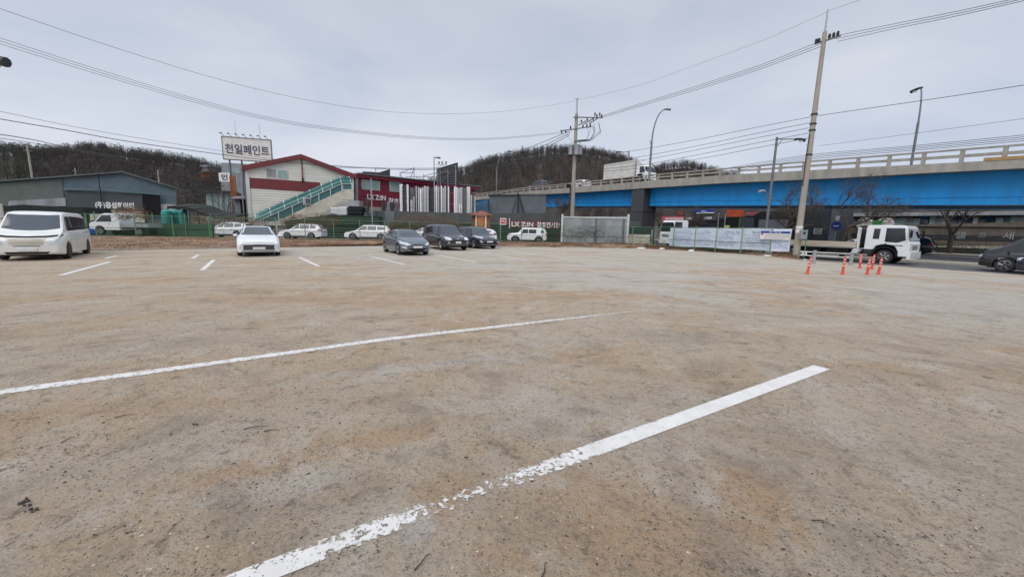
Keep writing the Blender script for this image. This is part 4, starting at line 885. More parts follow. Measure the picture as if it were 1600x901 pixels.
# ------------------------------------------------------------------ fence
def fence_run(root, pts, z0, z1, net=None):
    org = Vector(root.location)
    for i, (a, b) in enumerate(zip(pts, pts[1:])):
        zt = 1.95
        m = MB(); p = a-org; m.tube((p.x, p.y, -.1), (p.x, p.y, z1+.06), .035, n=8); m.build('fence_post', 'green_post', root)
        d = (b-a); n_ = max(4, int(d.length/.09)); w_ = MB(); dn = d.normalized(); nn = Vector((-dn.y, dn.x, 0))*.003
        for k in range(1, n_):
            q = a+d*k/n_-org; e = dn*.0035
            w_.box(q.x-.0035, q.x+.0035, q.y-.0035, q.y+.0035, z0, z1-.03)
        for k in range(13):
            z = z0+(z1-.04-z0)*k/12; A = a-org; B = b-org; w_.tube((A.x, A.y, z), (B.x, B.y, z), .0045, n=4, cap=False)
        w_.build('mesh_panel', 'green_wire', root)
        A = a-org; B = b-org; r_ = MB(); r_.tube((A.x, A.y, z1), (B.x, B.y, z1), .013, n=6); r_.build('top_rail', 'green_post', root)
        r_ = MB(); zz = z0+(z1-z0)*.42; sag = random.uniform(-.04, .02); md = (A+B)/2; r_.path([(A.x, A.y, zz), (md.x, md.y, zz+sag), (B.x, B.y, zz)], .02, 5); r_.build('cable_sleeve', 'black', root)
    p = pts[-1]-org; MB().tube((p.x, p.y, -.1), (p.x, p.y, z1+.06), .035, n=8).build('fence_post', 'green_post', root)
f1 = thing('wire_fence', 'long green wire mesh fence along the back of the lot, posts on a brown bank', 'fence', FEN[1])
fence_run(f1, FEN[1:], .28, 2.0)
f2 = thing('wire_fence', 'green wire mesh fence section along the road side carrying the bluish banner', 'fence', FEN2[0])
fence_run(f2, FEN2[:-1], .12, 2.05)

# ------------------------------------------------------------------ banners on the fence
def banner_mat():
    m = bpy.data.materials.new('banner'); m.use_nodes = True; N = m.node_tree.nodes; L = m.node_tree.links.new; b = N['Principled BSDF']; b.inputs['Roughness'].default_value = .55
    tc = N.new('ShaderNodeTexCoord'); mp = N.new('ShaderNodeMapping'); mp.inputs['Scale'].default_value = (9, 1, 5); L(tc.outputs['Object'], mp.inputs[0])
    n = N.new('ShaderNodeTexNoise'); n.inputs['Scale'].default_value = 2.2; n.inputs['Detail'].default_value = 5; n.inputs['Roughness'].default_value = .75; L(mp.outputs[0], n.inputs[0])
    w_ = N.new('ShaderNodeTexWave'); w_.bands_direction = 'Z'; w_.inputs['Scale'].default_value = 1.9; w_.inputs['Distortion'].default_value = .3; L(tc.outputs['Object'], w_.inputs[0])
    mu = N.new('ShaderNodeMath'); mu.operation = 'MULTIPLY'; pw_ = N.new('ShaderNodeMapRange'); pw_.inputs[1].default_value = .15; pw_.inputs[2].default_value = .5; L(w_.outputs['Fac'], pw_.inputs[0]); mm_ = N.new('ShaderNodeMapRange'); mm_.inputs[1].default_value = .42; mm_.inputs[2].default_value = .6; L(n.outputs[0], mm_.inputs[0]); L(mm_.outputs[0], mu.inputs[0]); L(pw_.outputs[0], mu.inputs[1])
    cr = N.new('ShaderNodeValToRGB'); cr.color_ramp.elements[0].position = .3; cr.color_ramp.elements[0].color = (.52, .6, .73, 1); cr.color_ramp.elements[1].position = .42; cr.color_ramp.elements[1].color = (.2, .27, .46, 1)
    L(mu.outputs[0], cr.inputs[0])
    n3 = N.new('ShaderNodeTexNoise'); n3.inputs['Scale'].default_value = .45; L(tc.outputs['Object'], n3.inputs[0])
    mr = N.new('ShaderNodeMapRange'); mr.inputs[1].default_value = .4; mr.inputs[2].default_value = .62; mr.inputs[3].default_value = .35; mr.inputs[4].default_value = 1; L(n3.outputs[0], mr.inputs[0])
    mx = N.new('ShaderNodeMix'); mx.data_type = 'RGBA'; L(mr.outputs[0], mx.inputs[0]); mx.inputs[6].default_value = (.52, .6, .72, 1); L(cr.outputs[0], mx.inputs[7]); L(mx.outputs[2], b.inputs['Base Color']); return m
M['banner'] = banner_mat()
FW = Wall((FEN2[1]+NN*.16).xy, (FEN2[-1]+NN*.16).xy)
bn = FW.thing('long_banner', 'long pale blue banner dense with faded blue text tied along the roadside fence', 'banner')
vs = []; fs = []; K = 60
for i in range(K+1):
    t = i/K; x = 1048+190*t; top_ = 356+1.2*sin(t*pi*5)*.25+t*1.5; bot = 384+9.5*t+.5*sin(t*pi*5)
    a = FW.px(x, top_); b = FW.px(x, bot)
    for j in range(7):
        f = j/6; vs.append((a[0], -.02-.025*sin(t*40)*sin(f*3.1), a[1]+(b[1]-a[1])*f))
for i in range(K):
    for j in range(6): fs.append((i*7+j, i*7+j+1, (i+1)*7+j+1, (i+1)*7+j))
MB().add(vs, fs).build('banner_cloth', 'banner_cloth', bn, smooth=80)
random.seed(21)
for (xa, xb, hd_) in ((1051, 1083, 0), (1089, 1118, 0), (1123, 1158, 1), (1163, 1203, 1), (1208, 1237, 1)):
    pa = FW.px(xa, 360, -.07); pb_ = FW.px(xb, 360, -.07); zt_ = FW.px(xa, 357.8+(xa-1048)/190*1.8, -.07)[1]-.12; zb_ = FW.px(xa, 383+(xa-1048)/190*9, -.07)[1]+.16
    mb = MB(); z = zt_; row = 0
    while z > zb_:
        h_ = .11 if (row == 0 and hd_) else .055; x = pa[0]+.1+(.5 if row == 0 else 0); e = pb_[0]-.1-random.uniform(0, .6)*(random.random() < .5)
        while x < e:
            w_ = random.uniform(.05, .13); 
            if random.random() < .86: mb.box(x, x+w_*.35, -.078, -.072, z-h_, z); mb.box(x+w_*.45, x+w_, -.078, -.072, z-h_*random.uniform(.3, 1), z-h_*random.uniform(0, .3))
            x += w_+random.choice([.02, .02, .02, .08])
        z -= h_+random.choice([.05, .06, .14]); row += 1
    mb.build('printed_text', 'print_blue', bn)
FW = Wall((FEN2[1]+NN*.04).xy, (FEN2[-1]+NN*.04).xy)
sb = FW.thing('notice_banner', 'small white notice banner with a blue heading strip hung over the long pale banner', 'banner')
a = FW.px(1189, 360.5, -.12); b = FW.px(1234, 375.5, -.12)
MB().box(a[0], b[0], -.13, -.12, b[1]+.02, a[1]).build('banner_cloth', 'sign_white', sb)
hd = a[1]-(a[1]-b[1])*.26; MB().box(a[0]+.02, b[0]-.02, -.136, -.131, hd, a[1]-.015).build('heading_strip', 'blue_sign', sb)
letters(sb, '안 내 문', a[0]+(b[0]-a[0])*.3, a[0]+(b[0]-a[0])*.72, hd+.03, a[1]-.045, -.16, 'white_text', .01)
for k in range(3):
    z = hd-.1-.13*k; mb = MB(); x = a[0]+.28
    while x < b[0]-.15-.2*(k == 2): w_ = random.uniform(.04, .1); mb.box(x, x+w_, -.137, -.131, z-.03, z); x += w_+.02
    mb.build('print_line', 'navy_text', sb)
MB().lathe([(.075, 0), (.075, .006)], 16, (a[0]+.13, -.138, hd-.08), 'y').build('emblem', 'red_sign', sb)

# ------------------------------------------------------------------ utility poles
def insul(mb, x, y, z, h=.22, f=1.35): mb.lathe([(.03*f, 0), (.07*f, .03*f), (.045*f, .06*f), (.075*f, .1*f), (.045*f, .13*f), (.06*f, .17*f), (.02*f, max(.24, h))], 8, (x, y, z))
g = gnd(1243, 403.5); H1 = at(1298, 15, g.y).z; YP1 = g.y
p1 = thing('utility_pole', 'tall tapered concrete utility pole at the lot corner by the roadside banner', 'utility pole', g, 0, 'utility poles')
zs = at(1291, 50, YP1).z
MB().tube((0, 0, 0), (0, 0, zs), .21, .12, 16).build('pole', 'conc_pole', p1, smooth=40)
MB().tube((0, 0, zs-.3), (0, 0, H1), .055, .045, 8).build('top_extension', 'galv', p1)
ca = MB(); ca.box(-.5, .75, -.14, -.05, zs-.62, zs-.52); ca.v = [(x*.6, y-x*.9, z) for x, y, z in ca.v]; ca.build('crossarm', 'grey_metal', p1)
for k in range(3): i_ = MB(); q = .2+.2*k; insul(i_, q*.6, -.1-q*.9, zs-.52, .3); i_.build('insulator', 'dark_metal', p1)
for k in range(2): i_ = MB(); insul(i_, -.24+.1*k, .35-.1*k, zs-.52, .25); i_.build('insulator', 'dark_metal', p1)
for z in (at(1270, 180, YP1).z, at(1268, 205, YP1).z, at(1262, 243, YP1).z, at(1268, 195, YP1).z): MB().lathe([(.19, 0), (.2, .02), (.2, .08), (.19, .1)], 14, (0, 0, z)).build('clamp_band', 'dark_metal', p1)
st_ = MB()
for k in range(9): st_.tube((-.3 if k % 2 else .3, 0, 6.2+k*.45), (0, 0, 6.2+k*.45), .012, n=5)
st_.build('climbing_steps', 'galv', p1)
MB().path([(-.24, -.1, 4.9), (-.25, -.1, 6.8), (-.2, -.08, 8.2)], .03).build('cable_duct', 'dark_metal', p1)
for z0, z1 in ((1.75, 2.0), (2.05, 2.22)): MB().lathe([(.206, z0), (.21, z0), (.21, z1), (.206, z1)], 16).build('notice_wrap', 'sign_white', p1)
mk = MB()
for k in range(5):
    z = .5+k*.26; mk.add([(-.19*cos(a_)*1.08, -.19*sin(a_)*1.08, z+.1*sin(a_*1.5)+dz) for a_, dz in ((.9, 0), (1.4, 0), (1.9, 0), (1.9, .13), (1.4, .13), (.9, .13))], [(0, 1, 4, 5), (1, 2, 3, 4)])
mk.build('warning_stripes', 'yellow', p1)
MB().box(.28, .62, -.18, -.02, .25, .52).build('junction_box', 'sign_white', p1)
mb_ = thing('meter_box', 'grey electric meter box on a green post right of the tall concrete pole', 'meter box', gnd(1256, 404.5))
MB().tube((0, 0, 0), (0, 0, 2.0), .03).build('post', 'lot_green', mb_); MB().box(-.48, -.08, -.12, .1, 1.35, 1.95).build('cabinet', 'galv', mb_); MB().box(-.36, -.2, -.135, -.12, 1.66, 1.84).build('dial_window', 'glass_dark', mb_)
# centre pole
YP2 = 44; b2_ = hx(893, YP2); H2 = at(900, 155, YP2).z
p2 = thing('utility_pole', 'concrete utility pole with transformers and tangled crossarms in the middle of the view', 'utility pole', b2_, 0, 'utility poles')
zt2 = at(899, 178, YP2).z
MB().tube((0, 0, 0), (0, 0, zt2), .25, .16, 14).build('pole', 'conc_pole', p2, smooth=40); MB().tube((0, 0, zt2-.3), (0, 0, H2), .09, .07, 8).build('top_extension', 'galv', p2)
MB().box(-.2, .2, -.04, .04, H2, H2+.07).build('top_cap', 'galv', p2)
zA, zB = at(899, 184, YP2).z, at(899, 202, YP2).z
MB().box(-.35, 2.7, -.22, -.12, zA-.05, zA+.05).build('crossarm', 'grey_metal', p2); MB().tube((-1.7, -.2, zB-.25), (1.6, -.2, zB+.25), .06).build('crossarm', 'grey_metal', p2)
for x, z in ((.5, zA-.5), (1.1, zA-.35), (1.7, zA-.25)): q = MB(); q.tube((x-.3, -.2, z-.3), (x+.5, -.3, z+.15), .05); insul(q, x, -.25, z); q.build('disconnect_switch', 'dark_metal', p2)
for x in (1.9, 2.4): q = MB(); q.tube((x, -.17, zA), (x, -.17, zA+.55), .02); insul(q, x, -.17, zA+.2, .35); q.build('lightning_arrester', 'dark_metal', p2)
for x in (-1.5, -1.1, -.6, .7, 1.1, 1.45, 2.1, 2.6): q = MB(); insul(q, x, -.2, zA+.02 if x > 1.9 else zB-.25+.5*(x+1.7)/3.3+(.03 if x > -1 else -.3), .35); q.build('insulator', 'dark_metal', p2)
zt = at(897, 243, YP2).z
for x, y in ((-.45, -.1), (.1, -.45), (.5, -.05)):
    q = MB(); q.lathe([(.05, 0), (.24, .02), (.24, .95), (.26, 1.0), (.2, 1.06)], 14, (x, y, zt)); q.tube((x, y, zt+1.0), (x, y, zt+1.4), .045, .03); q.build('transformer', 'galv', p2, smooth=40)
MB().box(-.8, .85, -.7, -.55, zt-.1, zt).box(-.8, .85, .1, .2, zt-.1, zt).build('transformer_bracket', 'dark_metal', p2)
q = MB()
for k in range(9):
    x0 = random.uniform(-.5, .6); x1 = random.uniform(.8, 2.4); z0 = zt+random.uniform(1.2, 1.6); z1 = zA-random.uniform(0, .9); q.path([(x0, -.3, z0), ((x0+x1)/2+.5, -.5, z0+.1), (x1+.2, -.4, (z0+z1)/2), (x1, -.2, z1)], .02, 4)
q.path([(-.4, -.3, zt+1.4), (-1.0, -.4, zt+1.9), (-.9, -.3, zB-.6), (-.3, -.2, zB)], .014, 4); q.build('jumper_cable', 'dark_metal', p2)
MB().box(-.75, -.3, -.3, .1, at(889, 292, YP2).z-.1, at(889, 292, YP2).z+.25).build('junction_box', 'black', p2)
MB().path([(-.35, -.2, .4), (-.38, -.2, 3), (-.36, -.2, at(889, 292, YP2).z)], .09).build('cable_duct', 'dark_metal', p2)
for (px, py, Y, r_, lb) in ((60, 228, 75, .2, 'distant concrete pole rising behind the left warehouse roof'), (255, 266, 95, .16, 'thin distant pole against the wooded left hillside behind the warehouse'), (128, 262, 110, .14, 'short faint pole just behind the warehouse ridge')):
    b_ = hx(px, Y); z = at(px, py, Y).z; t_ = thing('utility_pole', lb, 'utility pole', b_, 0, 'utility poles'); MB().tube((0, 0, 0), (0, 0, z), r_, r_*.7, 8).build('pole', 'conc_pole', t_); MB().box(-.8, .8, -.05, .05, z-.9, z-.8).build('crossarm', 'grey_metal', t_)

# wires
def wire(name, label, pts, Ya, Yb, r, group, m='dark_metal', cat='cable'):
    x0, x1 = pts[0][0], pts[-1][0]; W3 = []
    # depth runs so that the wire is straight in plan between its two ends
    A = Vector(((x0-800)/620*Ya, Ya)); B = Vector(((x1-800)/620*Yb, Yb))
    def smoothpt(t):
        q = t*(len(pts)-1); i = min(int(q), len(pts)-2); f = q-i
        P = [Vector(pts[max(0, min(len(pts)-1, j))]) for j in (i-1, i, i+1, i+2)]
        return .5*((2*P[1])+(P[2]-P[0])*f+(2*P[0]-5*P[1]+4*P[2]-P[3])*f*f+(3*P[1]-P[0]-3*P[2]+P[3])*f**3)
    n = max(12, 6*len(pts))
    for i in range(n+1):
        x, y = smoothpt(i/n); k = (x-800)/620
        # intersect column with plan segment A-B: (A + s(B-A)).x = k*(..).y
        d = B-A; den = d.x-k*d.y; s = (k*A.y-A.x)/den if abs(den) > 1e-6 else i/n
        Y = A.y+s*d.y; W3.append(at(x, y, Y))
    o = W3[0]; mb = MB().path([p-o for p in W3], r, 5); ob = mb.build(name, m, None, smooth=60, loc=o); tag(ob, label, cat, group); return ob
G = 'power lines strung between the poles'
for k in range(3):
    o3 = ('topmost', 'middle', 'lowest')[k]
    wire('power_line', o3+' of three power lines from the tall right pole to the centre pole', [(1284+k*2, 64+k*3.5), (1190, 101+k*3.2), (1100, 131+k*3), (1010, 159+k*2.2), (938, 182+k*1.6)], YP1, YP2, .016, G)
    wire('power_line', o3+' of three power lines leaving the tall right pole towards top right', [(1303+k*3, 57+k*4), (1400, 37+k*3.8), (1500, 17+k*3.6), (1640, -14+k*3)], YP1, 17, .013, G)
    wire('power_line', o3+' of three power lines sweeping from the centre pole to the upper left', [(876, 206.5+k*1.2), (760, 216+k*1.2), (640, 212.5+k*1.6), (500, 197+k*2), (400, 179+k*2.4), (300, 153+k*3), (200, 123+k*3.6), (100, 92+k*4), (-60, 40+k*5)], YP2, 15, .008, G)
wire('ground_wire', 'thin top wire joining the tips of the centre and right poles', [(1297, 17), (1200, 60), (1100, 97), (1000, 133), (900, 157)], YP1, YP2, .008, G)
wire('ground_wire', 'thin top wire leaving the right pole tip towards the upper right', [(1298, 16), (1345, 0), (1400, -18)], YP1, 22, .008, G)
wire('ground_wire', 'thin high wire from the centre pole tip to the top left corner', [(899, 158), (800, 173), (700, 178), (600, 174), (500, 160), (400, 139), (300, 112), (150, 65), (-40, 0)], YP2, 15, .008, G)
wire('power_line', 'thicker cable crossing low over the left warehouse towards the paint billboard', [(-50, 177), (0, 186), (100, 203), (200, 221), (346, 241.5), (425, 251), (560, 262), (700, 264), (893, 246)], 18, YP2, .018, G)
wire('power_line', 'thin cable just above the thicker cable over the left warehouse', [(-50, 165), (0, 174), (100, 195), (200, 213), (345, 236), (425, 248.5), (560, 261), (760, 262), (893, 232)], 20, YP2, .01, G)
wire('power_line', 'short dark cable at far left dropping to the hillside', [(-40, 206), (0, 210), (60, 220), (120, 234), (230, 252)], 25, 90, .03, G)
wire('power_line', 'pale thin cable at far left just below the short dark one', [(-40, 212), (0, 216), (60, 225), (130, 238), (230, 258)], 25, 90, .02, G)
for k, (a, b, c) in enumerate(((205, 232, 252), (208, 240, 262), (211, 246, 268))): wire('power_line', ('upper', 'middle', 'lower')[k]+' of three service cables fanning down left from the centre pole', [(890, a), (825, b-1), (760, c), (700, c+14)], YP2, 90, .03, G)
for k, (a, b, c, d) in enumerate(((183, 216, 232, 249), (192, 226, 240, 262), (200, 232, 246, 265), (208, 240, 253, 268), (216, 247, 258, 270))):
    wire('telecom_cable', ('first', 'second', 'third', 'fourth', 'fifth')[k]+' cable from the top of five running left from the tall right pole', [(1266-k, a), (1180, (a+b)/2), (1100, b), (1000, c+(5 if k else 2)), (897, d)], YP1, YP2, .016, G)
wire('telecom_cable', 'single cable running right from the tall right pole to the right edge', [(1277, 181), (1380, 166), (1490, 150), (1640, 127)], YP1, 20, .016, G)
for k in range(4): wire('telecom_cable', ('top', 'second', 'third', 'bottom')[k]+' of four bundled cables skimming the bridge railing at right', [(1140, 262+k*2), (1265, 242+k*2.4), (1440, 226.5+k*2.5), (1640, 207+k*3.2)], 36, 19, .014, G)
wire('telecom_cable', 'faint cable high right above the railing cables', [(1280, 228), (1440, 207), (1640, 180)], YP1, 19, .009, G)
wire('telecom_cable', 'sagging cable in front of the wooded hill left of the centre pole', [(893, 243), (850, 250), (780, 259), (700, 262), (620, 263), (520, 262)], YP2, 60, .02, G)
wire('telecom_cable', 'slack cable hanging between warehouse and paint shop', [(222, 303), (270, 307), (310, 303), (350, 290)], 56, 56, .035, G)

# ------------------------------------------------------------------ street lamps
def lamp(label, base, ztop, dx, dy, arm, m='grey_metal', r=.1, straight=False, group='street lamps', bands=True, drop=0):
    t = thing('street_lamp', label, 'street lamp', base, 0, group); H_ = ztop-base[2]
    if straight:
        MB().tube((0, 0, 0), (0, 0, H_), r*1.2, r*.8, 10).build('pole', m, t, smooth=40)
        a = MB(); a.tube((0, 0, H_-.15), (dx*arm, dy*arm, H_-.1-drop), .04); a.tube((0, 0, H_-.8), (dx*arm*.3, dy*arm*.3, H_-.13-drop*.3), .03); a.build('arm', m, t)
        hz = H_-.12-drop
    else:
        pts = [(0, 0, H_*.0), (0, 0, H_*.55)]+[(dx*arm*(1-cos(a_)), dy*arm*(1-cos(a_)), H_*.55+H_*.45*sin(a_)) for a_ in [pi/2*k/8 for k in range(1, 9)]]
        MB().path(pts[:2], r, 8).build('pole', m, t); MB().path(pts[1:], r*.7, 8, r1=r*.45).build('arm', m, t, smooth=60); hz = H_
        if bands: MB().tube((0, 0, H_*.5), (-.32*dx, -.05, H_*.58), .035).build('bracket', m, t)
    h = MB(); n = 10; vs = []
    h.path([(dx*(arm-.15), dy*(arm-.15), hz), (dx*(arm+.1), dy*(arm+.1), hz+.03), (dx*(arm+.4), dy*(arm+.4), hz+.01), (dx*(arm+.7), dy*(arm+.7), hz-.05)], .07, 8, r1=.13); h.build('lamp_head', 'dark_metal', t, smooth=60)
    MB().tube((dx*(arm+.4), dy*(arm+.4), hz-.16), (dx*(arm+.4), dy*(arm+.4), hz-.08), .1, .12).build('lens', 'lamp_glass', t); return t
def on_bridge(px, perp): t = t_of(px, perp); q = PT(perp, t); q.z = ext(st, t)[1]; return q
q = on_bridge(1004, 43.62); lamp('tall curved street lamp on the bridge parapet just right of the box truck', q, at(1025, 172, q.y).z, .95, -.2, 1.35, 'grey_metal', .13)
q = on_bridge(1396, 43.62); lamp('tall street lamp on the bridge far right, seen almost end-on', q, at(1404, 135, q.y).z, 0, 1.0, .3, 'grey_metal', .085)
q = on_bridge(773, 43.62); lamp('distant curved street lamp on the bridge left of the centre pole', q, at(790, 237, q.y).z, .95, -.1, 2.6, 'grey_metal', .14)
q = on_bridge(971, 53.6); lamp('small left-armed street lamp behind the box truck on the bridge', q, at(971, 236, q.y).z, -.98, .1, 1.4, 'grey_metal', .12, True)
q = on_bridge(835, 53.6); lamp('slim pale lamp on the far rail of the bridge left of the dark van', q, at(835, 282, q.y).z, .95, .1, 2.5, 'galv', .1, True)
b_ = PT(34.2, t_of(1190, 34.2)); lp = lamp('roadside street lamp with straight arm beside the tall concrete pole', b_, at(1203, 214, b_.y).z, .99, .05, 1.55, 'grey_metal', .1, True)
zz = at(1188, 299, b_.y).z; q = MB(); q.path([(0, 0, zz-1.2), (-.25, 0, zz-.2), (-.5, 0, zz)], .03); q.build('lower_arm', 'grey_metal', lp); MB().path([(-.4, 0, zz+.03), (-.6, 0, zz+.06), (-.95, 0, zz-.03)], .06, r1=.1).build('lower_lamp_head', 'galv', lp)
b_ = hx(679, 62); lamp('thin lamp mast standing behind the dark rooftop billboard frame', b_, at(680, 245, 62).z, .9, .1, .35, 'galv', .09, True)
b_ = Vector((-17.52, 11.0, 0)); lamp('street lamp whose grey head pokes in at the top left edge', b_, at(5, 84, 11).z+.1, .985, .1, 3.2, 'galv', .08, True)

# ------------------------------------------------------------------ bollards and rails
proto = None
BG = 'orange flexible bollards at the lot entrance'
for i, ((px, py), lb, tl) in enumerate((((1261, 428), 'leftmost orange bollard, standing alone near the concrete pole', .13), ((1316, 428.5), 'orange bollard standing alone in front of the truck bed', .03), ((1343, 419), 'orange bollard set farthest back, beside the grey rail post', .02),
                     ((1354.5, 429), 'orange bollard at the front of the overlapping pair by the truck wheel', .04), ((1372, 428.5), 'rightmost orange bollard at the lot entrance', .08), ((1362, 420.5), 'orange bollard half hidden behind the front one of the pair', .04))):
    if proto is None:
        proto = thing('flexible_bollard', lb, 'bollard', (0, 0, 0), 0, BG)
        MB().lathe([(.085, 0), (.085, .02), (.065, .05), (.05, .1), (.04, .72), (.03, .75)], 14).build('post', 'orange_plastic', proto, smooth=40)
        for k in range(3): MB().lathe([(.05-.003*k, 0), (.053-.003*k, .005), (.051-.003*k, .07), (.047-.003*k, .075)], 14, (0, 0, .34+.13*k)).build('reflective_band', 'reflect', proto)
        b = proto
    else: b = copy_tree(proto)
    b['label'] = lb; b.location = gnd(px, py); b.rotation_euler = (0, tl, i*.7 if i == 2 else 0)
pr = thing('pipe_railing', 'low white pipe railing between grey posts beside the lot entrance', 'railing', gnd(1271, 411.5))
o = Vector(pr.location)
for px, py in ((1271, 411.5), (1329, 414)):
    q = gnd(px, py)-o; MB().lathe([(.09, 0), (.09, .66), (.11, .67), (.11, .73), (.04, .76)], 12, q).build('post', 'galv', pr)
a = gnd(1250, 408)-o; b = gnd(1331, 413)-o
for z in (.38, .6): MB().tube(a+Vector((0, .1, z)), b+Vector((0, .1, z)), .028).build('rail', 'white_paint_metal', pr)
# ------------------------------------------------------------------ left warehouse
def wpoly(W, root, name, pts, o0, o1, m): return MB().prism(W.poly(pts, o0), o0, o1).build(name, m, root)
WA = Wall(hx(-120, 46).xy, hx(275, 57).xy)
wh = WA.thing('warehouse', 'low dark slate metal warehouse with shallow gable and white lettering at the left', 'warehouse')
wpoly(WA, wh, 'upper_wall', [(-120, 294), (98, 278), (193, 271), (275, 295), (276, 345), (-120, 372)], 0, .4, 'slate_blue')
wpoly(WA, wh, 'side_wall', [(-120, 295), (96, 279.5), (102, 322), (-120, 330)], -.12, -.005, 'olive_siding')
wpoly(WA, wh, 'lower_wall', [(103, 297), (228, 303), (228, 329.5), (104, 323)], -.5, -.13, 'slate_dark')
wpoly(WA, wh, 'ledge', [(99, 293), (160, 294), (250, 303), (250, 305), (160, 297.5), (99, 297)], -.75, -.505, 'slate_blue')
wpoly(WA, wh, 'cream_wall', [(138, 325.2), (226, 330), (226, 350), (138, 350)], -.3, -.127, 'cream')
wpoly(WA, wh, 'translucent_strip', [(14, 314), (102, 309), (103, 322), (12, 322)], -.2, -.125, 'panel_pale')
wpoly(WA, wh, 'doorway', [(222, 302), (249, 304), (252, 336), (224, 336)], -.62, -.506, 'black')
wpoly(WA, wh, 'right_wall', [(251, 318.5), (275, 320), (275, 340), (252, 340)], -.1, -.004, 'white_wall')
m = MB(); A = WA.poly([(-120, 293), (98, 277.5), (193, 270.2), (276, 294.5)], 0)
for (s0, z0), (s1, z1) in zip(A, A[1:]): m.add([(s0, -.5, z0), (s1, -.5, z1), (s1, 7, z1), (s0, 7, z0), (s0, -.5, z0+.18), (s1, -.5, z1+.18), (s1, 7, z1+.18), (s0, 7, z0+.18)], [(0, 3, 2, 1), (4, 5, 6, 7), (0, 1, 5, 4), (1, 2, 6, 5), (2, 3, 7, 6), (3, 0, 4, 7)])
m.build('roof', 'slate', wh)
A0 = WA.px(148, 317, -.6); A1 = WA.px(210, 328, -.6); z = WA.px(180, 321.5, -.6)[1]
letters(wh, '(주)흥성하이티', A0[0], A1[0], z-.5, z+.5, -.54, 'white_text', .045)
MB().box(WA.px(160, 300)[0], WA.px(161, 300)[0], -.8, -.72, 0, WA.px(158, 272)[1]).build('downpipe', 'black', wh)
nets = Wall(hx(-40, 36).xy, hx(139, 38).xy); nt_ = nets.thing('net_shelter', 'black shade-net shelter with green sides behind the white van', 'shelter')
pts = nets.poly([(-40, 319), (20, 322), (44, 320), (90, 323), (136, 324), (139, 333), (70, 332), (10, 333), (-40, 332)]); MB().prism(pts, -.5, 3).build('net_roof', 'black_net', nt_)
MB().prism(nets.poly([(-40, 333), (139, 333), (142, 378), (-40, 380)]), -.05, .1).build('net_side', 'green_net', nt_)
for px in (0, 58, 108, 136): s = nets.px(px, 340)[0]; MB().tube((s, -.2, 0), (s, -.2, 2.6), .05).build('support_post', 'green_post', nt_)
wp = thing('sign_post', 'pale green-white post at the very left edge beside the van', 'post', hx(1, 20)); MB().tube((0, 0, 0), (0, 0, at(0, 318, 20).z), .12).build('post', 'white_wall', wp); MB().lathe([(.13, 0), (.13, .06)], 12, (0, 0, 1.55)).build('band', 'ochre', wp)
gn = Wall(hx(142, 37.5).xy, hx(335, 38.5).xy); g_ = gn.thing('green_net_screen', 'green shade-net screen hung behind the left fence', 'screen')
MB().prism(gn.poly([(142, 344), (190, 346), (240, 349), (335, 350), (335, 374), (142, 376)]), 0, .05).build('net', 'green_net', g_)
for px in (150, 186, 240, 290, 330): s = gn.px(px, 350)[0]; MB().tube((s, -.05, 0), (s, -.05, 2.3), .04).build('post', 'green_post', g_)
bb = thing('barrel', 'bright blue plastic barrel beside the white van behind the fence', 'barrel', hx(149, 33.6)+Vector((0, -.6, .2)))
MB().lathe([(.28, 0), (.31, .05), (.31, .3), (.32, .33), (.31, .36), (.31, .58), (.28, .62), (.05, .64)], 18).build('drum', 'blue_barrel', bb, smooth=40); MB().lathe([(.04, 0), (.04, .03)], 8, (.15, 0, .63)).build('cap', 'blue_barrel', bb)
tnk = None
for px, lb in ((262, 'left of two teal ribbed water tanks beside the warehouse'), (275, 'middle teal ribbed water tank, slightly behind the others'), (289, 'right of the teal ribbed water tanks, with a bright highlight')):
    b = hx(px, 48+(px == 275)*1.2); r_ = .58; H_ = at(px, 327, 48).z
    t = thing('water_tank', lb, 'water tank', b, 0, 'teal water tanks'); prof = [(r_*.96, 0)]
    for k in range(8): z = H_*.9*k/8; prof += [(r_, z+.02), (r_, z+H_*.9/8*.6), (r_*.94, z+H_*.9/8*.8)]
    MB().lathe(prof+[(r_*.9, H_*.93), (r_*.4, H_)], 20).build('shell', 'teal_tank', t, smooth=30); MB().lathe([(.2, 0), (.2, .06)], 12, (0, 0, H_)).build('lid', 'teal_tank', t)
tw = Wall(hx(272, 47).xy, hx(372, 47).xy); tp_ = tw.thing('tarp_shelter', 'sagging black tarpaulin shelter on thin poles between the tanks and the paint shop', 'shelter')
m = MB(); P = tw.poly([(274, 318), (300, 319), (316, 323), (330, 330), (350, 333.5), (371, 334.5)])
for (s0, z0), (s1, z1) in zip(P, P[1:]): m.add([(s0, -1.2, z0-.35), (s1, -1.2, z1-.3), (s1, 2, z1+.1), (s0, 2, z0+.1), (s0, -1.2, z0-.65), (s1, -1.2, z1-.6), (s1, 2, z1-.02), (s0, 2, z0-.02)], [(0, 3, 2, 1), (4, 5, 6, 7), (0, 1, 5, 4), (2, 3, 7, 6), (1, 2, 6, 5), (3, 0, 4, 7)])
m.build('tarp', 'black_net', tp_)
for px, y in ((304, 324), (322, 328), (370, 335)): s, z = tw.px(px, y); MB().tube((s, -1, 0), (s, -1, z-.3), .035).build('pole', 'galv', tp_)
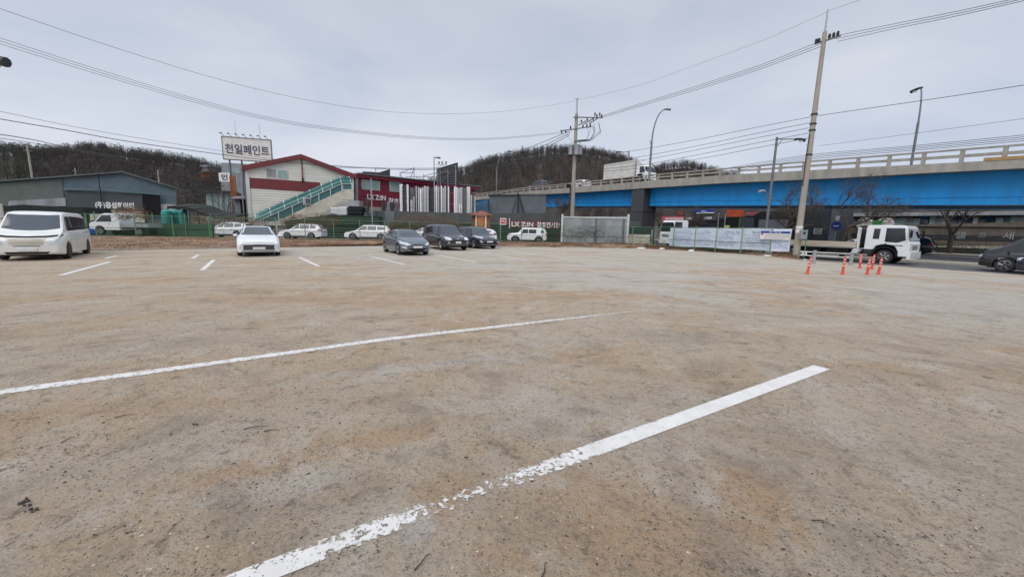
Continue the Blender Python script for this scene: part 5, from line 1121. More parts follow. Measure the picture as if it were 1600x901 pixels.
# small buildings between
gb = Wall(hx(318, 72).xy, hx(366, 74).xy); t = gb.thing('house', 'small greenish glass-fronted house under a dark roof left of the paint shop', 'house')
MB().prism(gb.poly([(322, 300), (366, 302), (366, 345), (322, 345)]), 0, 6).build('wall', 'window_pale', t); MB().prism(gb.poly([(316, 297), (368, 299), (368, 302.5), (316, 301)]), -.8, 6.5).build('roof', 'dark_metal', t)
for px in (331, 340, 349, 358): s, z = gb.px(px, 303); MB().box(s-.08, s+.08, -.08, 0, 0, z).build('mullion', 'grey_metal', t)
rb = Wall(hx(312, 150).xy, hx(346, 155).xy); t = rb.thing('apartment_building', 'dull red-brown building on the hillside behind the paint shop', 'building')
MB().prism(rb.poly([(318, 270), (345, 270), (346, 345), (318, 345)]), 0, 12).build('wall', 'brown_wood', t); MB().prism(rb.poly([(317, 268), (346, 268), (346, 270), (317, 270)]), -.4, 12).build('roof', 'dim_wall', t)
for k in range(3):
    for j in range(2): s, z = rb.px(323+k*7, 275+j*8); MB().box(s, s+.9, -.1, 0, z-1.1, z).build('window', 'glass_dark', t)
hb = Wall(hx(305, 170).xy, hx(335, 172).xy); t = hb.thing('house', 'small pale hillside house with white roof above the red-brown building', 'house'); MB().prism(hb.poly([(314, 262), (332, 262), (332, 272), (314, 272)]), 0, 6).build('wall', 'white_wall', t); MB().prism(hb.poly([(312, 261), (334, 261), (333, 258), (314, 258)]), -.5, 6.5).build('roof', 'panel_pale', t)
tt_ = Wall(hx(340, 90).xy, hx(372, 92).xy); t = tt_.thing('building', 'pale panelled building rising under the paint billboard', 'building'); MB().prism(tt_.poly([(346, 254), (386, 256), (386, 345), (346, 345)]), 0, 8).build('wall', 'panel_pale', t)
s, z = tt_.px(360, 262); MB().box(s, s+1.7, -.05, 0, z-1.2, z).build('window', 'window_pale', t)
sg = Wall(hx(340, 66).xy, hx(368, 66).xy); t = sg.thing('signboard', 'small white signboard with a dark round character left of the paint shop', 'sign')
a = sg.px(342, 270); b = sg.px(361, 284); MB().box(a[0], b[0], -.1, .1, b[1], a[1]).build('board', 'sign_white', t); letters(t, '인', a[0]+.4, a[0]+1.4, b[1]+.25, a[1]-.2, -.14, 'navy_text', .02)
for dx in (.2, 1.7): MB().tube((a[0]+dx, 0, 0), (a[0]+dx, 0, b[1]), .06).build('leg', 'grey_metal', t)
sg2 = Wall(hx(358, 60).xy, hx(370, 60).xy); t = sg2.thing('lattice_mast', 'rusty orange lattice mast beside the left wall of the paint shop', 'mast'); m = MB(); s0, z1 = sg2.px(359, 274); s1, _ = sg2.px(367, 274); z0 = sg2.px(362, 309)[1]
for s in (s0, s1): m.tube((s, 0, 0), (s, 0, z1), .07)
for k in range(14):
    z = z0+(z1-z0)*k/14; dz = (z1-z0)/14; m.tube((s0, 0, z), (s1, 0, z+dz), .04); m.tube((s1, 0, z), (s0, 0, z+dz), .04); m.tube((s0, 0, z), (s1, 0, z), .03)
m.build('lattice', 'rust', t)
# ------------------------------------------------------------------ paint shop
PW = Wall(hx(388, 50).xy, hx(553, 56).xy); ps = PW.thing('paint_shop', 'cream siding building with maroon roof edge and maroon band behind the white sedan', 'building')
MB().prism(PW.poly([(383, 257), (470, 243), (553, 271), (553, 352), (390, 352)]), 0, .3).build('front_wall', 'cream_siding', ps)
P = PW.poly([(378, 259.5), (470, 241.5), (556, 273.5)]); E = .55
m = MB()
for (s0, z0), (s1, z1) in zip(P, P[1:]): m.add([(s0, -.45, z0-E), (s1, -.45, z1-E), (s1, 22, z1-E), (s0, 22, z0-E), (s0, -.45, z0), (s1, -.45, z1), (s1, 22, z1), (s0, 22, z0)], [(0, 3, 2, 1), (4, 5, 6, 7), (0, 1, 5, 4), (1, 2, 6, 5), (2, 3, 7, 6), (3, 0, 4, 7)])
m.build('roof', 'maroon', ps)
zc_, zl = PW.px(383, 258)[1], 0
o = MB().box(PW.px(383, 300)[0]-.05, PW.px(383, 300)[0]+.25, .302, 21, 0, zc_-.6).build('side_wall', 'grey_wall', ps)
s0 = PW.px(383, 300)[0]-.06; z1_, z0_ = PW.px(388, 283)[1], PW.px(388, 299)[1]; MB().box(s0-.02, s0, 1.5, 20, z0_, z1_).build('side_band', 'maroon', ps)
MB().prism(PW.poly([(388.5, 277.5), (500, 285), (500, 301), (389, 294)], -.03), -.03, -.004).build('band', 'maroon', ps)
MB().prism(PW.poly([(415, 262), (450.5, 265), (450.5, 280), (416, 277.5)], -.03), -.05, -.004).build('window_frame', 'white_paint_metal', ps)
for a, b in (((416, 263.5), (432, 277)), ((434, 265.5), (449.5, 278.5))):
    p, q = PW.px(*a, -.05), PW.px(*b, -.05); MB().box(p[0], q[0], -.075, -.053, q[1], p[1]).build('window', 'panel_pale' if a[0] == 416 else 'window_pale', ps)
s, z = PW.px(471, 246, -.1); s2, z2 = PW.px(472, 284, -.1); MB().tube((s, -.15, z), (s, -.15, z2), .07).build('downpipe', 'maroon', ps); MB().box(s-.1, s+.1, -.25, -.05, z2, z2+.5).build('pipe_box', 'black', ps)
s, z = PW.px(388, 300, -.06); MB().box(s-.2, s+.2, -.1, -.04, 0, zc_-.6).build('corner_trim', 'white_wall', ps)
for px, pw in ((357, .0), (371, 0)): pass
# porch at its left
po = Wall(hx(361, 54).xy, hx(386, 54).xy); t = po.thing('porch', 'grey round-roofed porch against the left corner of the paint shop', 'porch')
a = po.px(360, 309); b = po.px(382, 309); MB().lathe([(1.25, 0), (1.3, .12), (.9, .35), (.1, .5)], 16, ((a[0]+b[0])/2, .8, a[1]-.2)).build('roof', 'grey_metal', t)
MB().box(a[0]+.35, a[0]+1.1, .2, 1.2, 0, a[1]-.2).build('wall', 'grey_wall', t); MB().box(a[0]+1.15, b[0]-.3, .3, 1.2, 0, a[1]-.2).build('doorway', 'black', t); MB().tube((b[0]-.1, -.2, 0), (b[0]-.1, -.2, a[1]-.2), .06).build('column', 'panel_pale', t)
# billboard
BB = Wall(hx(348, 60).xy, hx(424, 62).xy); bd = BB.thing('billboard', 'large white rooftop billboard with five blue-grey characters above the paint shop', 'billboard')
C4 = BB.poly([(347.5, 214), (423, 219.5), (424.5, 249), (350, 252)]); s0 = (C4[0][0]+C4[3][0])/2; s1 = (C4[1][0]+C4[2][0])/2; zt_ = (C4[0][1]+C4[1][1])/2; zb_ = (C4[2][1]+C4[3][1])/2
MB().box(s0, s1, -.15, .25, zb_, zt_).build('panel', 'sign_white', bd)
m = MB()
for (a, b, c, d) in ((s0-.06, s1+.06, zt_, zt_+.1), (s0-.06, s1+.06, zb_-.1, zb_), (s0-.08, s0, zb_-.1, zt_+.1), (s1, s1+.08, zb_-.1, zt_+.1)): m.box(a, b, -.2, .28, c, d)
m.build('frame', 'grey_metal', bd)
q0 = BB.px(352, 235, -.16); q1 = BB.px(420.5, 235, -.16); zc1, zc0 = BB.px(386, 226.5, -.16)[1], BB.px(386, 241.5, -.16)[1]
letters(bd, '천일페인트', q0[0], q1[0], zc0, zc1, -.19, 'navy_text', .012)
for k in range(7): s = s0+.3+(s1-s0-.6)*k/6; m = MB(); m.tube((s, 0, zt_+.1), (s-.25, -.5, zt_+.45), .03); m.box(s-.42, s-.15, -.65, -.45, zt_+.35, zt_+.5); m.build('floodlight', 'grey_metal', bd)
for k in (.28, .78): s = s0+(s1-s0)*k; MB().tube((s, 0, zt_), (s, 0, zt_+2.3), .025).build('lightning_rod', 'galv', bd)
m = MB()
for k in (.1, .35, .65, .9): s = s0+(s1-s0)*k; m.tube((s, .1, 0), (s, .1, zb_), .09); m.tube((s, 1.6, 0), (s, .2, zb_+1.5), .06)
m.build('supports', 'grey_metal', bd)
# ------------------------------------------------------------------ covered staircase
SW = Wall(hx(398, 47).xy, hx(553, 52.5).xy); sc_ = SW.thing('covered_staircase', 'beige outdoor staircase with a curved teal glazed canopy climbing right across the paint shop', 'staircase')
MB().prism(SW.poly([(447, 339), (535, 297), (552.5, 297), (553, 310.5), (537, 311), (493, 339)]), -.15, 0).build('parapet', 'cream', sc_)
MB().prism(SW.poly([(452, 340), (538, 299), (552, 299), (552, 310.5), (537, 310.5), (493, 339)], 1.5), 1.4, 1.55).build('far_parapet', 'cream', sc_)
MB().prism(SW.poly([(400, 341), (405, 335), (460, 309), (535, 277), (535, 297), (447, 339), (430, 346), (404, 346)], -.02), -.06, -.03).build('glazing', 'teal_glass', sc_)
MB().prism(SW.poly([(536, 276), (549.5, 278), (549.5, 295.5), (536, 296)], -.02), -.06, -.03).build('glazing', 'teal_glass', sc_)
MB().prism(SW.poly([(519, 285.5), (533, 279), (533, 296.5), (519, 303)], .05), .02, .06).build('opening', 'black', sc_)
# steps inside
m = MB(); A, B = SW.px(452, 343), SW.px(537, 305); n = 16
for k in range(n): x0 = A[0]+(B[0]-A[0])*k/n; x1 = A[0]+(B[0]-A[0])*(k+1)/n; z = A[1]+(B[1]-A[1])*(k+1)/n; m.box(x0, x1+.02, .02, 1.38, z-.25, z)
m.build('steps', 'concrete', sc_)
cA, cB = SW.px(398, 334.5, -.1), SW.px(533, 275.5, -.1); nn_ = 10; m = MB(); vs = []
CP = [cA, cB, SW.px(548, 275.5, -.1)]
def arc(s, z, r=.85, h=.95): return [(s-.12*sin(pi*k/nn_), .68-.88*cos(pi*k/nn_), z-.1+h*sin(pi*k/nn_)) for k in range(nn_+1)]
def cp(t):
    q = 0 if t <= 1 else 1; f = t-q; return (CP[q][0]+(CP[q+1][0]-CP[q][0])*f, CP[q][1]+(CP[q+1][1]-CP[q][1])*f-.85)
tl = [i/12 for i in range(13)]+[1.5, 2]
for t in tl: vs += arc(*cp(t))
fs = [(i*(nn_+1)+k, (i+1)*(nn_+1)+k, (i+1)*(nn_+1)+k+1, i*(nn_+1)+k+1) for i in range(len(tl)-1) for k in range(nn_)]
MB().add(vs, fs).build('canopy', 'teal_roof', sc_, smooth=60)
for px in (400, 421, 442, 463, 483, 502, 518, 533, 548):
    f = (px-398)/135 if px <= 533 else 1+(px-533)/15; s, z = cp(max(0, f)); q = [Vector(p)+Vector((0, 0, .03)) for p in arc(s, z)]; MB().path(q, .045, 5).build('rib', 'white_paint_metal', sc_)
for px, yb in ((410, 345), (432, 345), (453, 337), (474, 327), (495, 316), (514, 307), (533, 298), (549, 297)):
    f = (px-398)/135 if px <= 533 else 1+(px-533)/15; s, z = cp(max(0, f)); zb0 = SW.px(px, yb, -.1)[1]; MB().box(s-.045, s+.045, -.24, -.16, min(zb0, z), z).build('mullion', 'white_paint_metal', sc_)
m = MB(); a, b = cp(0), cp(1); m.path([(a[0], -.2, a[1]-.08), (b[0], -.2, b[1]-.08)], .05, 4); c = cp(2); m.path([(b[0], -.2, b[1]-.08), (c[0], -.2, c[1]-.08)], .05, 4); m.build('eave_rail', 'white_paint_metal', sc_)
a = SW.px(473, 308.5, -.3); b = SW.px(486, 320, -.3); MB().box(a[0], b[0], -.33, -.25, b[1], a[1]).build('window_frame', 'white_paint_metal', sc_)
for k in range(3): w_ = (b[0]-a[0]-.2)/3; MB().box(a[0]+.06+k*(w_+.04), a[0]+.06+k*(w_+.04)+w_, -.345, -.333, b[1]+.08, a[1]-.08).build('window', 'glass_dark' if k else 'window_pale', sc_)
for px in (409, 432): s = SW.px(px, 345)[0]; MB().tube((s, -.2, 0), (s, -.2, SW.px(px, 344)[1]), .06).build('column', 'white_paint_metal', sc_)
# lean-to and yard clutter under the stairs
LW = Wall(hx(470, 49).xy, hx(556, 49).xy); t = LW.thing('lean_to', 'grey corrugated lean-to filling the space below the staircase', 'shed')
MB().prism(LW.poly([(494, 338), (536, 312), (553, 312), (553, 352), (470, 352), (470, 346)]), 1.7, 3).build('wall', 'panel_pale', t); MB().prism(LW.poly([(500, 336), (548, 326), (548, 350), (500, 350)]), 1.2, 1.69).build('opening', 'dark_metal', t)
CW = Wall(hx(512, 46).xy, hx(580, 46.5).xy)
def platform(): 
    t = CW.thing('loading_platform', 'dark shed roof holding the white sack and black crate left of the grey wall', 'shed'); MB().prism(CW.poly([(445, 345), (512, 336), (592, 338), (592, 352), (445, 352)]), 0, 1.8).build('roof', 'dark_green_slat', t); MB().prism(CW.poly([(447, 352), (592, 352), (592, 375), (447, 375)]), .1, .2).build('wall', 'dark_green_slat', t)
platform()
t = CW.thing('bulk_bag', 'grey-white bulk bag lying on the dark shed roof', 'bulk bag'); m = MB(); P = CW.poly([(514, 324), (525, 323.5), (541, 322.5), (542, 336), (530, 336.5), (516, 334)]); m.prism(P, .2, 1.5); o = m.build('sack', 'alu_silver', t); bv = o.modifiers.new('bevel', 'BEVEL'); bv.width = .12; bv.segments = 3
m = MB(); m.path([(P[1][0], .15, P[1][1]), ((P[1][0]+P[4][0])/2, .17, (P[1][1]+P[4][1])/2-.1), (P[4][0], .15, P[4][1])], .02); m.build('strap', 'sign_white', t)
t = CW.thing('tarp_crate', 'black tarpaulin-wrapped crate beside the grey-white bulk bag', 'crate'); P = CW.poly([(543, 321.5), (566, 322.5), (566, 337), (543, 336.5)]); o = MB().prism(P, .1, 1.6).build('crate', 'black', t); bv = o.modifiers.new('bevel', 'BEVEL'); bv.width = .15; bv.segments = 3
for k in (.3, .7): z = P[2][1]+(P[0][1]-P[2][1])*k; MB().box(P[0][0]-.01, P[1][0]+.01, .07, .1, z-.02, z+.02).build('strap', 'dark_metal', t)
t = CW.thing('excavator_arm', 'dark folded excavator arm standing up before the red building', 'machine'); m = MB(); P = CW.poly([(570, 309), (573, 316), (572, 330), (576, 340), (570, 345)])
m.path([(x, .5, z) for x, z in P], .16, 6, r1=.3); m.build('arm', 'dark_metal', t); m = MB(); m.prism(CW.poly([(568, 332), (585, 330), (587, 345), (566, 345)]), .3, 1.4); m.build('body', 'slate_dark', t)
# ------------------------------------------------------------------ red building
RW = Wall(hx(553, 58).xy, hx(760, 84).xy); rd = RW.thing('showroom', 'long crimson two-storey showroom behind the aluminium profile racks', 'building')
MB().prism(RW.poly([(554, 276), (742, 296), (742, 345), (554, 345)]), 0, 8).build('wall', 'crimson', rd)
MB().prism(RW.poly([(553, 272), (748, 293), (748, 297.3), (553, 277)]), -.5, -.002).build('fascia', 'crimson', rd)
MB().prism(RW.poly([(556, 270), (748, 291), (748, 292.5), (553, 271.8)]), -.7, 8).build('roof', 'grey_metal', rd)
MB().prism(RW.poly([(554, 322), (640, 326), (640, 345), (554, 345)]), -.15, -.003).build('base_wall', 'concrete', rd)
MB().prism(RW.poly([(553.5, 275), (557.5, 276), (558, 345), (553.5, 345)]), -.3, -.003).build('corner_trim', 'panel_pale', rd)
for P, mm in (([(564.5, 280), (593.5, 283.5), (593.5, 298), (565, 295.5)], 'w'), ([(608, 283), (626, 285), (626, 300), (609, 299)], 'g')):
    q = RW.poly(P, -.05); MB().prism(q, -.1, -.003).build('window_frame', 'white_paint_metal', rd)
    c = [sum(v[i] for v in q)/4 for i in (0, 1)]; q2 = [(c[0]+(x-c[0])*.9, c[1]+(z-c[1])*.84) for x, z in q]; MB().prism(q2, -.12, -.103).build('window', 'window_pale', rd)
q = RW.poly([(566, 282), (575, 283), (575, 294.5), (566, 294)], -.13); MB().prism(q, -.14, -.122).build('open_sash', 'window_pale', rd)
a = RW.px(574, 309, -.2); b = RW.px(603, 309, -.2); z1_, z0_ = RW.px(588, 304.5, -.2)[1], RW.px(588, 312.5, -.2)[1]; letters(rd, 'LX Z:IN', a[0], b[0], z0_, z1_, -.16, 'white_text', .03)
a = RW.px(607, 309, -.2); b = RW.px(647, 309, -.2); letters(rd, '창호전시장', a[0], b[0], z0_-.35, z1_-.25, -.16, 'white_text', .03)
for s_, z in (RW.px(566, 264), ): pass
RT = Wall(hx(560, 66).xy, hx(700, 72).xy)
t = RT.thing('roof_tarp', 'dark tarpaulin heap on the left end of the crimson showroom roof', 'tarpaulin'); MB().prism(RT.poly([(563, 271), (568, 268), (580, 268.5), (592, 269.5), (609.5, 264), (609.5, 276), (563, 274)]), 0, 2).build('tarp', 'dark_metal', t)
def pipes(name, label, cat, segs, r, W_, m_='grey_metal'):
    t = W_.thing(name, label, cat); m = MB()
    for a, b in segs: a = W_.px(*a); b = W_.px(*b); m.tube((a[0], 0, a[1]), (b[0], 0, b[1]), r, n=5)
    m.build('pipes', m_, t); return t
pipes('rooftop_trellis', 'thin grey pipe trellis standing on the crimson showroom roof', 'frame', [((587, 262), (587, 275)), ((625, 270), (625, 280)), ((625, 270), (647, 262)), ((647, 262), (647, 283)), ((647, 262), (640, 282)), ((625, 272), (632, 282)), ((634, 276), (680, 276)), ((662, 272), (662, 284)), ((662, 275), (680, 270)), ((650, 277), (672, 283)), ((672, 281), (682, 269)), ((625, 270), (647, 270))], .05, RT)
LB = Wall(hx(681, 72).xy, hx(715, 62).xy); t = LB.thing('louvre_billboard', 'dark louvred billboard seen from behind on the showroom roof right end', 'billboard')
MB().prism(LB.poly([(682, 264), (714, 254), (715, 288), (682, 285)]), 0, .15).build('panel', 'dark_metal', t)
for k in range(9): f = k/8; a = LB.px(682+.1, 264+(285-264)*f, -.08); b = LB.px(714, 254.5+(288-254.5)*f, -.08); MB().tube((a[0], -.08, a[1]), (b[0], -.08, b[1]), .05, n=5).build('slat', 'grey_metal', t)
m = MB()
for px in (684, 688, 700, 712): a = LB.px(px, 286, -.3); b = LB.px(px, 258+(714-px)*.25, -.3); m.tube((a[0], -.3, a[1]-.8), (b[0], -.3, b[1]), .06, n=5)
for (x0, y0, x1, y1) in ((680, 263, 694, 257), (684, 272, 700, 268), (690, 284, 708, 264), (682, 257.5, 698, 257.5)): a = LB.px(x0, y0, -.35); b = LB.px(x1, y1, -.35); m.tube((a[0], -.35, a[1]), (b[0], -.35, b[1]), .045, n=5)
m.build('frame', 'galv', t)
for px in (686, 691, 697): a = LB.px(px, 254, -.5); MB().lathe([(.12, 0), (.16, .1), (.1, .4)], 8, (a[0], -.5, a[1]-.2)).build('floodlight', 'grey_metal', t)
# ------------------------------------------------------------------ grey boundary wall and profile racks
GW = Wall(hx(558, 49).xy, hx(1000, 52).xy); gw = GW.thing('boundary_wall', 'long dark grey corrugated boundary wall behind the parked cars with a dark green slatted lower half', 'wall')
MB().prism(GW.poly([(583, 329), (760, 333.3), (853, 333), (853, 326), (868, 324), (895, 329), (895, 338), (880, 338), (1000, 346), (1000, 372), (560, 372), (560, 340), (583, 340)]), 0, .25).build('upper_panel', 'grey_panel', gw)
MB().prism(GW.poly([(560, 352), (780, 349), (1020, 356), (1020, 386), (560, 380)]), -.3, -.05).build('slat_screen', 'dark_green_slat', gw)
MB().prism(GW.poly([(601, 329.5), (616, 330), (616, 355), (602, 355)], -.1), -.1, -.004).build('patch_panel', 'grey_wall', gw)
AW = Wall(hx(624, 51).xy, hx(750, 52.2).xy)
rk = AW.thing('profile_rack', 'steel rack holding the upright aluminium profiles above the grey wall', 'rack'); m = MB()
for y in (300, 318): a = AW.px(624, y, .7); b = AW.px(748, y+2, .7); m.tube((a[0], .75, a[1]), (b[0], .75, b[1]), .05)
for px in (625, 655, 690, 720, 742): s, z = AW.px(px, 306, .7); m.tube((s, .75, 0), (s, .75, z), .06)
m.build('frame', 'grey_metal', rk)
zb_ = AW.px(680, 331)[1]-.35; MB().box(AW.px(624, 330)[0]-.2, AW.px(750, 330)[0], -.1, 1.0, zb_-.15, zb_).build('shelf', 'dark_metal', rk)
random.seed(3)
PR = [(624, 630, 287, 'w'), (630, 635, 288, 'k'), (635, 639, 288, 'w'), (640, 647, 292, 'd'), (648, 649.5, 290, 's'), (649.5, 652, 290, 's'), (653, 655, 291, 'w'), (655.5, 659, 294, 'w'), (659.5, 662, 292, 's'), (662, 666, 290, 's'), (666, 670, 290, 's'), (670.5, 673, 291, 'k'), (673, 677, 293, 'k'), (678, 680, 290, 's'), (680.5, 683, 289, 'w'), (683.5, 686, 291, 's'), (686, 688, 290, 'g'), (688.5, 691, 290, 'w'), (691, 694, 292, 's'), (694, 697, 290, 's'), (697.5, 699.5, 292, 'g'), (699.5, 702, 291, 'w'), (702.5, 704.5, 296, 'k'),
      (709, 712, 290, 'w'), (712, 715, 291, 'w'), (715.5, 718.5, 294, 's'), (719, 722.5, 292, 's'), (722.5, 725, 293, 'g'), (725, 728.5, 293, 'g'), (729, 734.5, 291, 'w'), (735, 737.5, 304, 's'), (738, 740.5, 304, 'g'), (741, 743, 305, 's'), (628, 634, 289.5, 'k'), (634.5, 641, 291, 'k'), (642, 654, 295, 'k'), (655, 664, 293, 's'), (664.5, 678, 292, 'k'), (678.5, 690, 292, 's'), (690.5, 704, 293, 'k'), (710.5, 722, 293, 's'), (722.5, 736, 295, 'k'), (736.5, 743, 307, 'k'), (641, 645, 312, 's'), (645.5, 648, 306, 's'), (717, 719.5, 318, 'w'), (720.5, 722.5, 320, 'w')]  # wide black bundles are added behind to darken the gaps, like shade
CN = {'w': ('alu_white', 'white'), 's': ('alu_silver', 'silver-grey'), 'g': ('alu_grey', 'dark grey'), 'k': ('alu_black', 'black'), 'd': ('alu_grey', 'dark grey')}
ORD = 'first second third fourth fifth sixth seventh eighth ninth tenth eleventh twelfth thirteenth fourteenth fifteenth sixteenth seventeenth eighteenth nineteenth twentieth'.split(); CNT = {}
for (x0, x1, y, c) in sorted(PR):
    c_ = CN[c][1]; CNT[c_] = CNT.get(c_, -1)+1
    off = -.1 if y > 303 and x1-x0 < 5 else .5 if x1-x0 > 5.5 or x0 in (628,) else random.uniform(0, .3); a = AW.px(x0+.15, y, off); b = AW.px(x1-.15, 331, off); w_ = b[0]-a[0]; P0 = AW.a+AW.u*a[0]+AW.n*off
    t = tag(None or bpy.data.objects.new('aluminium_profile', bpy.data.meshes.new('aluminium_profile')), '%s %s aluminium profile bundle from the left in the upright rack' % (ORD[CNT[c_]], c_), 'profile', 'upright %s aluminium profiles' % CN[c][1])
    m = MB(); z1_ = a[1]-zb_
    k = 0; x = 0; nr = max(1, int(w_/.11))
    for i in range(nr): q = w_*i/nr; m.box(q+.008, q+w_/nr-.008, random.uniform(0, .03), .14, 0, z1_-random.uniform(0, .12))
    for zz in (.8, z1_*.55, z1_-.8): m.box(.003, w_-.003, -.008, .148, zz, zz+.05)
    t.data.from_pydata(m.v, [], m.f); t.data.materials.append(M[CN[c][0]]); COL.objects.link(t); t.location = P0+Vector((0, 0, zb_+.002)); t.rotation_euler.z = AW.rz
for (x0, x1, y0, y1, c, lb) in ((596, 603, 315, 329, 'alu_black', 'black'), (604.5, 609, 315, 329, 'panel_pale', 'pale'), (609.5, 616, 315, 329, 'alu_black', 'dark striped'), (617, 623, 315, 329, 'alu_grey', 'dark grey')):
    a = AW.px(x0, y0, .4); b = AW.px(x1, y1, .4); t = AW.thing('panel_bundle', '%s short panel bundle leaning behind the wall under the showroom lettering' % lb, 'panel bundle'); m = MB(); n = 5
    for i in range(n): q = a[0]+(b[0]-a[0])*i/n; m.box(q, q+(b[0]-a[0])/n-.02, .4+.05*(i % 2), .6, 0, a[1]-.05*(i % 3))
    m.build('panels', c, t)
# thin lamp-like post in front of the crimson wall
t = thing('flag_post', 'thin pale post rising in front of the crimson showroom lettering', 'post', hx(582, 46)); MB().tube((0, 0, 0), (0, 0, at(580, 279, 46).z), .06).build('post', 'galv', t); MB().box(-.07, .07, -.1, -.05, 5.2, 5.5).build('bracket', 'galv', t)
# big grey noise-barrier boxes and their props
NB = Wall(hx(762, 56).xy, hx(855, 56).xy); t = NB.thing('grey_container_wall', 'large slate-grey panel enclosure left of the blue girder', 'building')
MB().prism(NB.poly([(765, 304), (809, 304), (809, 345), (760, 345)]), 0, 5).build('left_panel', 'grey_wall', t); MB().prism(NB.poly([(810, 304.5), (853, 304.5), (854, 345), (810, 345)]), -.15, 5).build('right_panel', 'grey_wall', t)
MB().prism(NB.poly([(762, 304), (809, 303), (853, 303), (853, 304.5), (762, 304.5)]), -.3, 5.2).build('coping', 'grey_metal', t)
for (x0, y0, x1, y1) in ((809.3, 299, 809.3, 333), (811, 306, 820, 333), (811, 303, 817, 333), (806, 312, 800, 333)): a = NB.px(x0, y0, -.4); b = NB.px(x1, y1, -.4); MB().tube((a[0], -.4, a[1]), (b[0], -.4, max(0, b[1])), .09 if x0 < 810 and x0 > 808 else .05).build('prop', 'dark_metal', t)
BT = Wall(hx(744, 55).xy, hx(763, 55).xy); t = BT.thing('blue_container', 'faded blue container at the foot of the bridge ramp beside the profile racks', 'container'); MB().prism(BT.poly([(744, 315), (762, 312), (763, 345), (744, 345)]), 0, 2).build('wall', 'faded_blue', t); m = MB()
for k in range(6): a = BT.px(745+k*3, 318); m.box(a[0], a[0]+.06, -.05, -.003, 0, a[1])
m.build('ribs', 'slate_blue', t)
# ------------------------------------------------------------------ little guard cabin, signs, framed panel
KW = Wall(hx(739, 43.5).xy, hx(762, 43).xy); kb = KW.thing('wooden_cabin', 'tiny wooden cabin with tiled roof and bright orange door behind the dark blue SUV', 'cabin')
a = KW.px(743, 336); b = KW.px(760, 336); a0, b0, zt_ = a[0], b[0], a[1]
MB().box(a0+.06, b0-.06, .03, 1.3, 0, zt_).build('wall', 'orange_wood', kb)
for s in (a0, b0-.13): MB().box(s, s+.13, -.03, .1, 0, zt_).build('corner_post', 'sign_white', kb)
MB().box(a0-.5, a0-.02, .2, 1.2, 0, zt_).build('side_wall', 'brown_wood', kb)
MB().box(a0+.13, b0-.13, -.03, .08, zt_-.12, zt_).build('lintel', 'sign_white', kb)
MB().box(a0+.3, b0-.3, -.05, .028, .1, zt_-.2).build('door', 'orange_wood', kb); MB().lathe([(.16, 0), (.16, .02)], 14, ((a0+b0)/2, -.07, zt_*.62), 'y').build('door_plaque', 'ochre', kb); MB().box((a0+b0)/2-.03, (a0+b0)/2+.03, -.07, -.052, .5, zt_*.6).build('door_stripe', 'brown_wood', kb)
m = MB(); zr = KW.px(750, 329)[1]; m.add([(a0-.6, -.35, zt_), (b0+.25, -.35, zt_), (b0+.25, 1.6, zt_), (a0-.6, 1.6, zt_), ((a0+b0)/2-.35, .6, zr), ((a0+b0)/2+.1, .6, zr)], [(3, 2, 1, 0), (0, 1, 5, 4), (1, 2, 5), (2, 3, 4, 5), (3, 0, 4)]); m.build('roof', 'terracotta', kb)
t = thing('fence_sign', 'small square red sign with a white border on a fence post right of the cabin', 'sign', hx(786, 37)+Vector((0, -.1, 0))); zc0 = at(786, 346, 37).z; m = MB(); m.box(-.28, .28, -.02, .01, zc0-.3, zc0+.3); m.build('plate', 'sign_white', t); MB().box(-.22, .22, -.03, -.022, zc0-.22, zc0+.22).build('red_field', 'red_sign', t)
m = MB(); m.box(-.14, .1, -.038, -.032, zc0+.04, zc0+.1).box(.06, .12, -.038, -.032, zc0-.1, zc0+.04).box(-.14, -.09, -.038, -.032, zc0-.1, zc0).build('symbol', 'sign_white', t); MB().tube((-.2, .04, 0), (-.2, .04, zc0+.1), .03).build('post', 'green_post', t)
SN = Wall(hx(795, 48).xy, hx(878, 49).xy); t = SN.thing('shop_banner', 'dark red shop banner with white lettering on the grey wall above the boxy off-roader', 'banner')
q = SN.poly([(796, 345), (876, 346.5), (876, 356.5), (796, 356)], -.3); s0, s1 = q[0][0], q[1][0]; z0_, z1_ = (q[2][1]+q[3][1])/2, (q[0][1]+q[1][1])/2
MB().box(s0, s1, -.35, -.32, z0_, z1_).build('board', 'maroon', t); w_ = s1-s0; MB().box(s0-.04, s0+.04, -.37, -.3, z0_-.1, z1_+.3).build('edge_post', 'white_text', t)
letters(t, 'LX Z:IN', s0+.25, s0+w_*.46, z0_+.12, z1_-.12, -.38, 'white_text', .03); letters(t, '창호전시장', s0+w_*.53, s1-.1, z0_+.05, z1_-.05, -.38, 'white_text', .03)
FR = Wall(hx(878, 42).xy, hx(984, 41.5).xy); t = FR.thing('framed_screen', 'tall pale translucent corrugated screen in a white steel frame left of the bridge pier', 'screen')
q = FR.poly([(881, 339), (981, 338), (981, 382), (881, 382)]); MB().prism(q, 0, .06).build('corrugated_sheet', 'panel_pale', t)
for px in (879, 982): s, z = FR.px(px, 337); MB().box(s-.1, s+.1, -.1, .1, 0, z+.15).build('post', 'white_paint_metal', t)
a = FR.px(879, 338); b = FR.px(982, 338); MB().box(a[0]+.1, b[0]-.1, -.06, .08, a[1]-.12, a[1]).build('top_beam', 'white_paint_metal', t)
for px in (932, 975): s, z = FR.px(px, 339); MB().box(s-.12, s+.12, -.02, -.002, .3, z-.1).build('overlap_strip', 'grey_wall', t)
t = thing('narrow_stele', 'small pointed white marker standing before the framed screen', 'marker', hx(971, 40.2)); MB().prism([(-.17, .1), (.17, .1), (.13, 1.0), (0, 1.5), (-.13, 1.0)], -.05, .05).build('stone', 'panel_pale', t)
